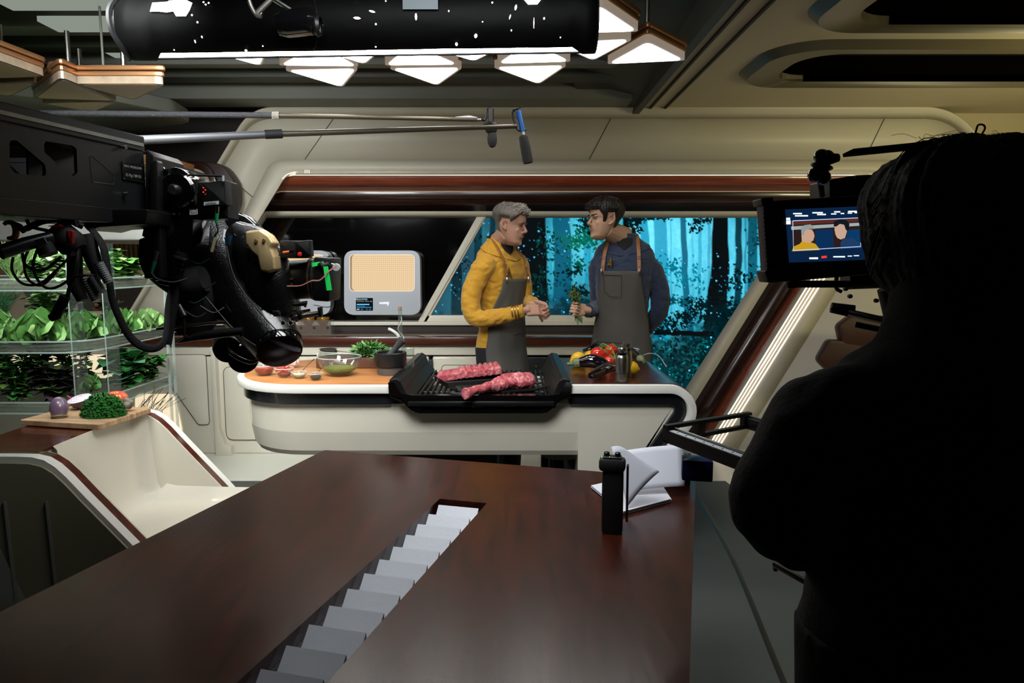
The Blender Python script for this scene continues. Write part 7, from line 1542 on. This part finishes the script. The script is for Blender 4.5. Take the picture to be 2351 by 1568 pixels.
sp2([(1816,508),(1978,500),(1978,568),(1820,577)], '#2b1d1c', 1.0)
sp2([(1816,508),(1978,500),(1978,508),(1816,517)], '#5a2a22', 1.0, -.004); sp2([(1816,520),(1978,511),(1978,518),(1817,528)], '#a8b4b4', .9, -.004)
sp2([(1872,528),(1912,526),(1914,570),(1872,573)], '#0c2f58', 1.0, -.004); sp2([(1944,528),(1978,526),(1978,568),(1944,570)], '#0b3a66', 1.0, -.0039)
# yellow shirt man and navy man, as shown on the screen
sp2([(1818,577),(1822,566),(1836,560),(1842,553),(1858,555),(1872,560),(1880,570),(1882,574)], '#c99b22', 1.0, -.0044)
sp2([(1841,554),(1840,540),(1842,530),(1852,526),(1864,527),(1868,534),(1870,542),(1867,552),(1858,558),(1848,556)], '#c9a08a', 1.0, -.0048); sp2([(1840,538),(1839,524),(1846,517),(1860,515),(1868,519),(1869,526),(1856,524),(1848,530),(1845,540)], '#8f9a9a', 1.0, -.0052)
sp2([(1930,572),(1930,556),(1936,548),(1946,546),(1960,548),(1974,560),(1978,569)], '#1f3d63', 1.0, -.0044); sp2([(1916,528),(1916,518),(1930,512),(1944,514),(1944,532),(1940,546),(1930,550),(1922,546),(1918,538)], '#c8a58f', 1.0, -.0048); sp2([(1914,520),(1915,508),(1930,503),(1944,506),(1950,514),(1948,530),(1942,528),(1938,516),(1928,514),(1920,520)], '#141a20', 1.0, -.0052)
fr_ = [Q(x, y, -.0055) for x, y in ((1820,507),(1974,500),(1976,566),(1822,575))]; b = B(); b.tube(fr_+fr_[:1], .0006, 4); b.out('frame_line', G('line','#b8d4ff',1.2), sc)
for x, y, w_, h_ in ((1821,489,20,3),(1825,494,30,3),(1865,487,24,3),(1876,491,20,3),(1915,485,14,3),(1908,490,12,2.5),(1930,489,8,2.5),(1947,484,20,3),(1946,488,10,2.5),(1962,487,8,2.5),(1805,500,9,5),(1805,506,10,9),(1982,482,6,5),(1982,492,8,6),(1981,506,9,4),(1982,514,10,7),(1858,591,20,4),(1913,588,27,3),(1946,587,10,2),(1960,586,12,2)): sp2([(x,y),(x+w_,y-.3),(x+w_,y+h_),(x,y+h_)], '#e4f0ff', 1.3, -.004, 'readout')
sp2([(1886,588),(1898,587),(1898,592),(1886,593)], '#ff3a2a', 1.2, -.004, 'record_mark')
b = B(); b.box(Q(1880,652,.01), (.10,.03,.012), bev=.003); b.out('lower_bracket', 'black', mn)
for x, y in ((1818,655),(1892,654)): b = B(); b.cyl(Q(x, y-8, .01), Q(x, y+6, .01), .008); b.out('thumb_screw', 'rubber', mn)
# friction arm above the monitor
fa = empty('friction_arm', P(1890,440,1.18), 'black ball-jointed friction arm reaching from the monitor to the operator', 'friction arm')
rod([(1936,357,1.16),(1960,350,1.15),(2080,338,1.10),(2190,325,1.06)], [8,17,17,15], 'rod', 'rubber', par=fa); 
for (x0,y0,x1,y1) in ((1886,360,1872,402),(1898,362,1890,408)):
    a0, a1 = P(x0,y0,1.17), P(x1,y1,1.17); b = B(); pts = [a0*(1-t)+a1*t for t in [k/16 for k in range(17)]]; b.tube(pts, [.0085+.0045*math.cos(k/16*4*math.pi) for k in range(17)], 14); b.ell(a0, .0125); b.ell(a1, .0125); b.out('joint_link', 'blackg', fa, 50)
rod([(1905,365,1.16),(1925,362,1.16)], [26,18], 'ball', 'rubber', par=fa); rod([(1882,405,1.18),(1888,450,1.20)], [14,12], 'stem', 'rubber', par=fa)
# camera body and rods behind the monitor
oc = empty('second_camera', P(1950,430,1.34), 'black camera body and rods half hidden behind the field monitor', 'camera'); 
poly([(1905,412),(1964,402),(1964,470),(1905,470)], 1.32, .09, 'body', 'black', par=oc, r=.002); poly([(1964,402),(2020,400),(2020,470),(1964,470)], 1.33, .09, 'side', 'blackp', par=oc, r=.002)
poly([(1945,418),(1958,417),(1958,420),(1945,421)], 1.319, .001, 'grey_mark', 'ceil', par=oc, bev=0); poly([(1931,450),(1955,450),(1955,456),(1931,456)], 1.319, .001, 'grey_mark', 'ceil', par=oc, bev=0)
rod([(1940,640,1.32),(2080,630,1.32)], [50,60], 'lower_body', 'blackp', par=oc); rod([(1922,625,1.30),(1920,660,1.30),(1932,670,1.30)], [10,9,8], 'lever', 'rubber', par=oc, n=4)
rod([(1950,718,1.28),(2070,745,1.22)], [17,18], 'rod', 'steel', par=oc); rod([(1965,745,1.30),(2110,775,1.24)], [14,14], 'rod', 'black', par=oc); rod([(1908,706,1.30),(1960,715,1.29)], [24,30], 'rod_clamp', 'rubber', par=oc); disc(1911,709,1.29,6,.004,'clamp_face','ceil2',par=oc)
poly([(2020,792),(2086,804),(2086,822),(2024,810)], 1.18, .02, 'plate', mat('plate_grey','#3c3b37',.4,metal=.5), par=oc, r=.002); rod([(2006,812,1.18),(2040,818,1.18)], [16,12], 'rod_clamp', 'rubber', par=oc); rod([(2040,660,1.22),(2060,720,1.22),(2070,780,1.2)], [50,60,40], 'lower_body', 'blackp', par=oc)
for x, y in ((1940,663),(1950,680),(2010,690)): disc(x, y, 1.28, 5, .006, 'dial', 'ceil2', par=oc)
# slider rails with a ruler
YS1, YS2 = 1.62, 1.46
sl_ = empty('camera_slider', P(1620,1000,1.6), 'black camera slider with end plate and a numbered ruler along its rail', 'camera slider')
A_ = P(1522,995,YS1); Bq = P(1716,962,1.86); C_ = P(1765,1085,1.34); D_ = C_+(Bq-A_)
ra = (C_-A_).normalized(); rbv = (Bq-A_).normalized(); upv = Vector((0,0,1))
def bar(p, d, L_, w_, h_, name, m, side, bev=.002, par=None):
    d = d.normalized(); s = side.normalized(); b = B(); v = [p, p+d*L_, p+d*L_+s*w_, p+s*w_]; b.prism(v, upv*h_, bev=bev); return b.out(name, m, par or sl_, 25)
z_ = -.022
bar(A_+upv*z_, Bq-A_, (Bq-A_).length, .016, .010, 'end_plate', 'black', ra); bar(A_+upv*(.012), Bq-A_, (Bq-A_).length, .016, .010, 'end_plate', 'black', ra)
for t in (0, .34, .9): p = A_+(Bq-A_)*t; bar(p+upv*z_, Bq-A_, .028, .016, .044, 'end_post', 'black', ra)
rl = bar(A_+ra*.014+upv*(-.020), ra, .50, .034, .030, 'front_rail', 'black', rbv)
bar(A_+ra*.014+upv*(.0105)+rbv*.024, ra, .46, .006, .006, 'guide_rod', 'steel', rbv)
bar(Bq-rbv*.030+ra*.014+upv*(-.020), ra, .50, .034, .030, 'rear_rail', 'black', rbv); bar(Bq-rbv*.02+ra*.014+upv*(.0105), ra, .46, .006, .006, 'guide_rod', 'steel', rbv)
rul = bar(A_+ra*.020+upv*(.0103)+rbv*.002, ra, .30, .019, .0006, 'ruler_strip', mat('ruler_grey','#c2c7ca',.5), rbv, bev=0)
ink = mat('ruler_ink','#222426',.6)
for k in range(9): 
    p = A_+ra*(.042+k*.0285)+upv*.0112+rbv*.0105; text(str(k+1), 'ruler_number', ink, rul, p, ra, rbv, .010)
for k in range(27): b = B(); p = A_+ra*(.030+k*.0095)+upv*.0110+rbv*.017; b.box(p, (.0006,.003,.0003), Matrix.Rotation(math.atan2(ra.y,ra.x),3,'Z')); b.out('ruler_tick', ink, rul)
b = B(); p = P(1600,1075,1.60); b.box(p, (.07,.05,.05), Matrix.Rotation(-.2,3,'Z'), bev=.004); b.out('blue_block', mat('blue_case','#061a4a',.4,var=.2), sl_)
p = A_+ra*.47+Vector((.03,0,-.02)); b = B(); b.cyl(p, Vector((p.x,p.y,.0)), .014); b.out('stand_post', 'black', sl_)
b = B(); v = [P(1778,1295,1.15), P(1850,1335,1.10), P(1850,1322,1.10), P(1790,1292,1.16)]; b.tube([v[0], v[1]], .006, 8); b.tube([P(1779,1290,1.15), P(1780,1310,1.15)], .004, 8); tag(b.out('metal_bracket', 'steel'), 'thin shiny metal bracket edge beneath the operator elbow', 'bracket')
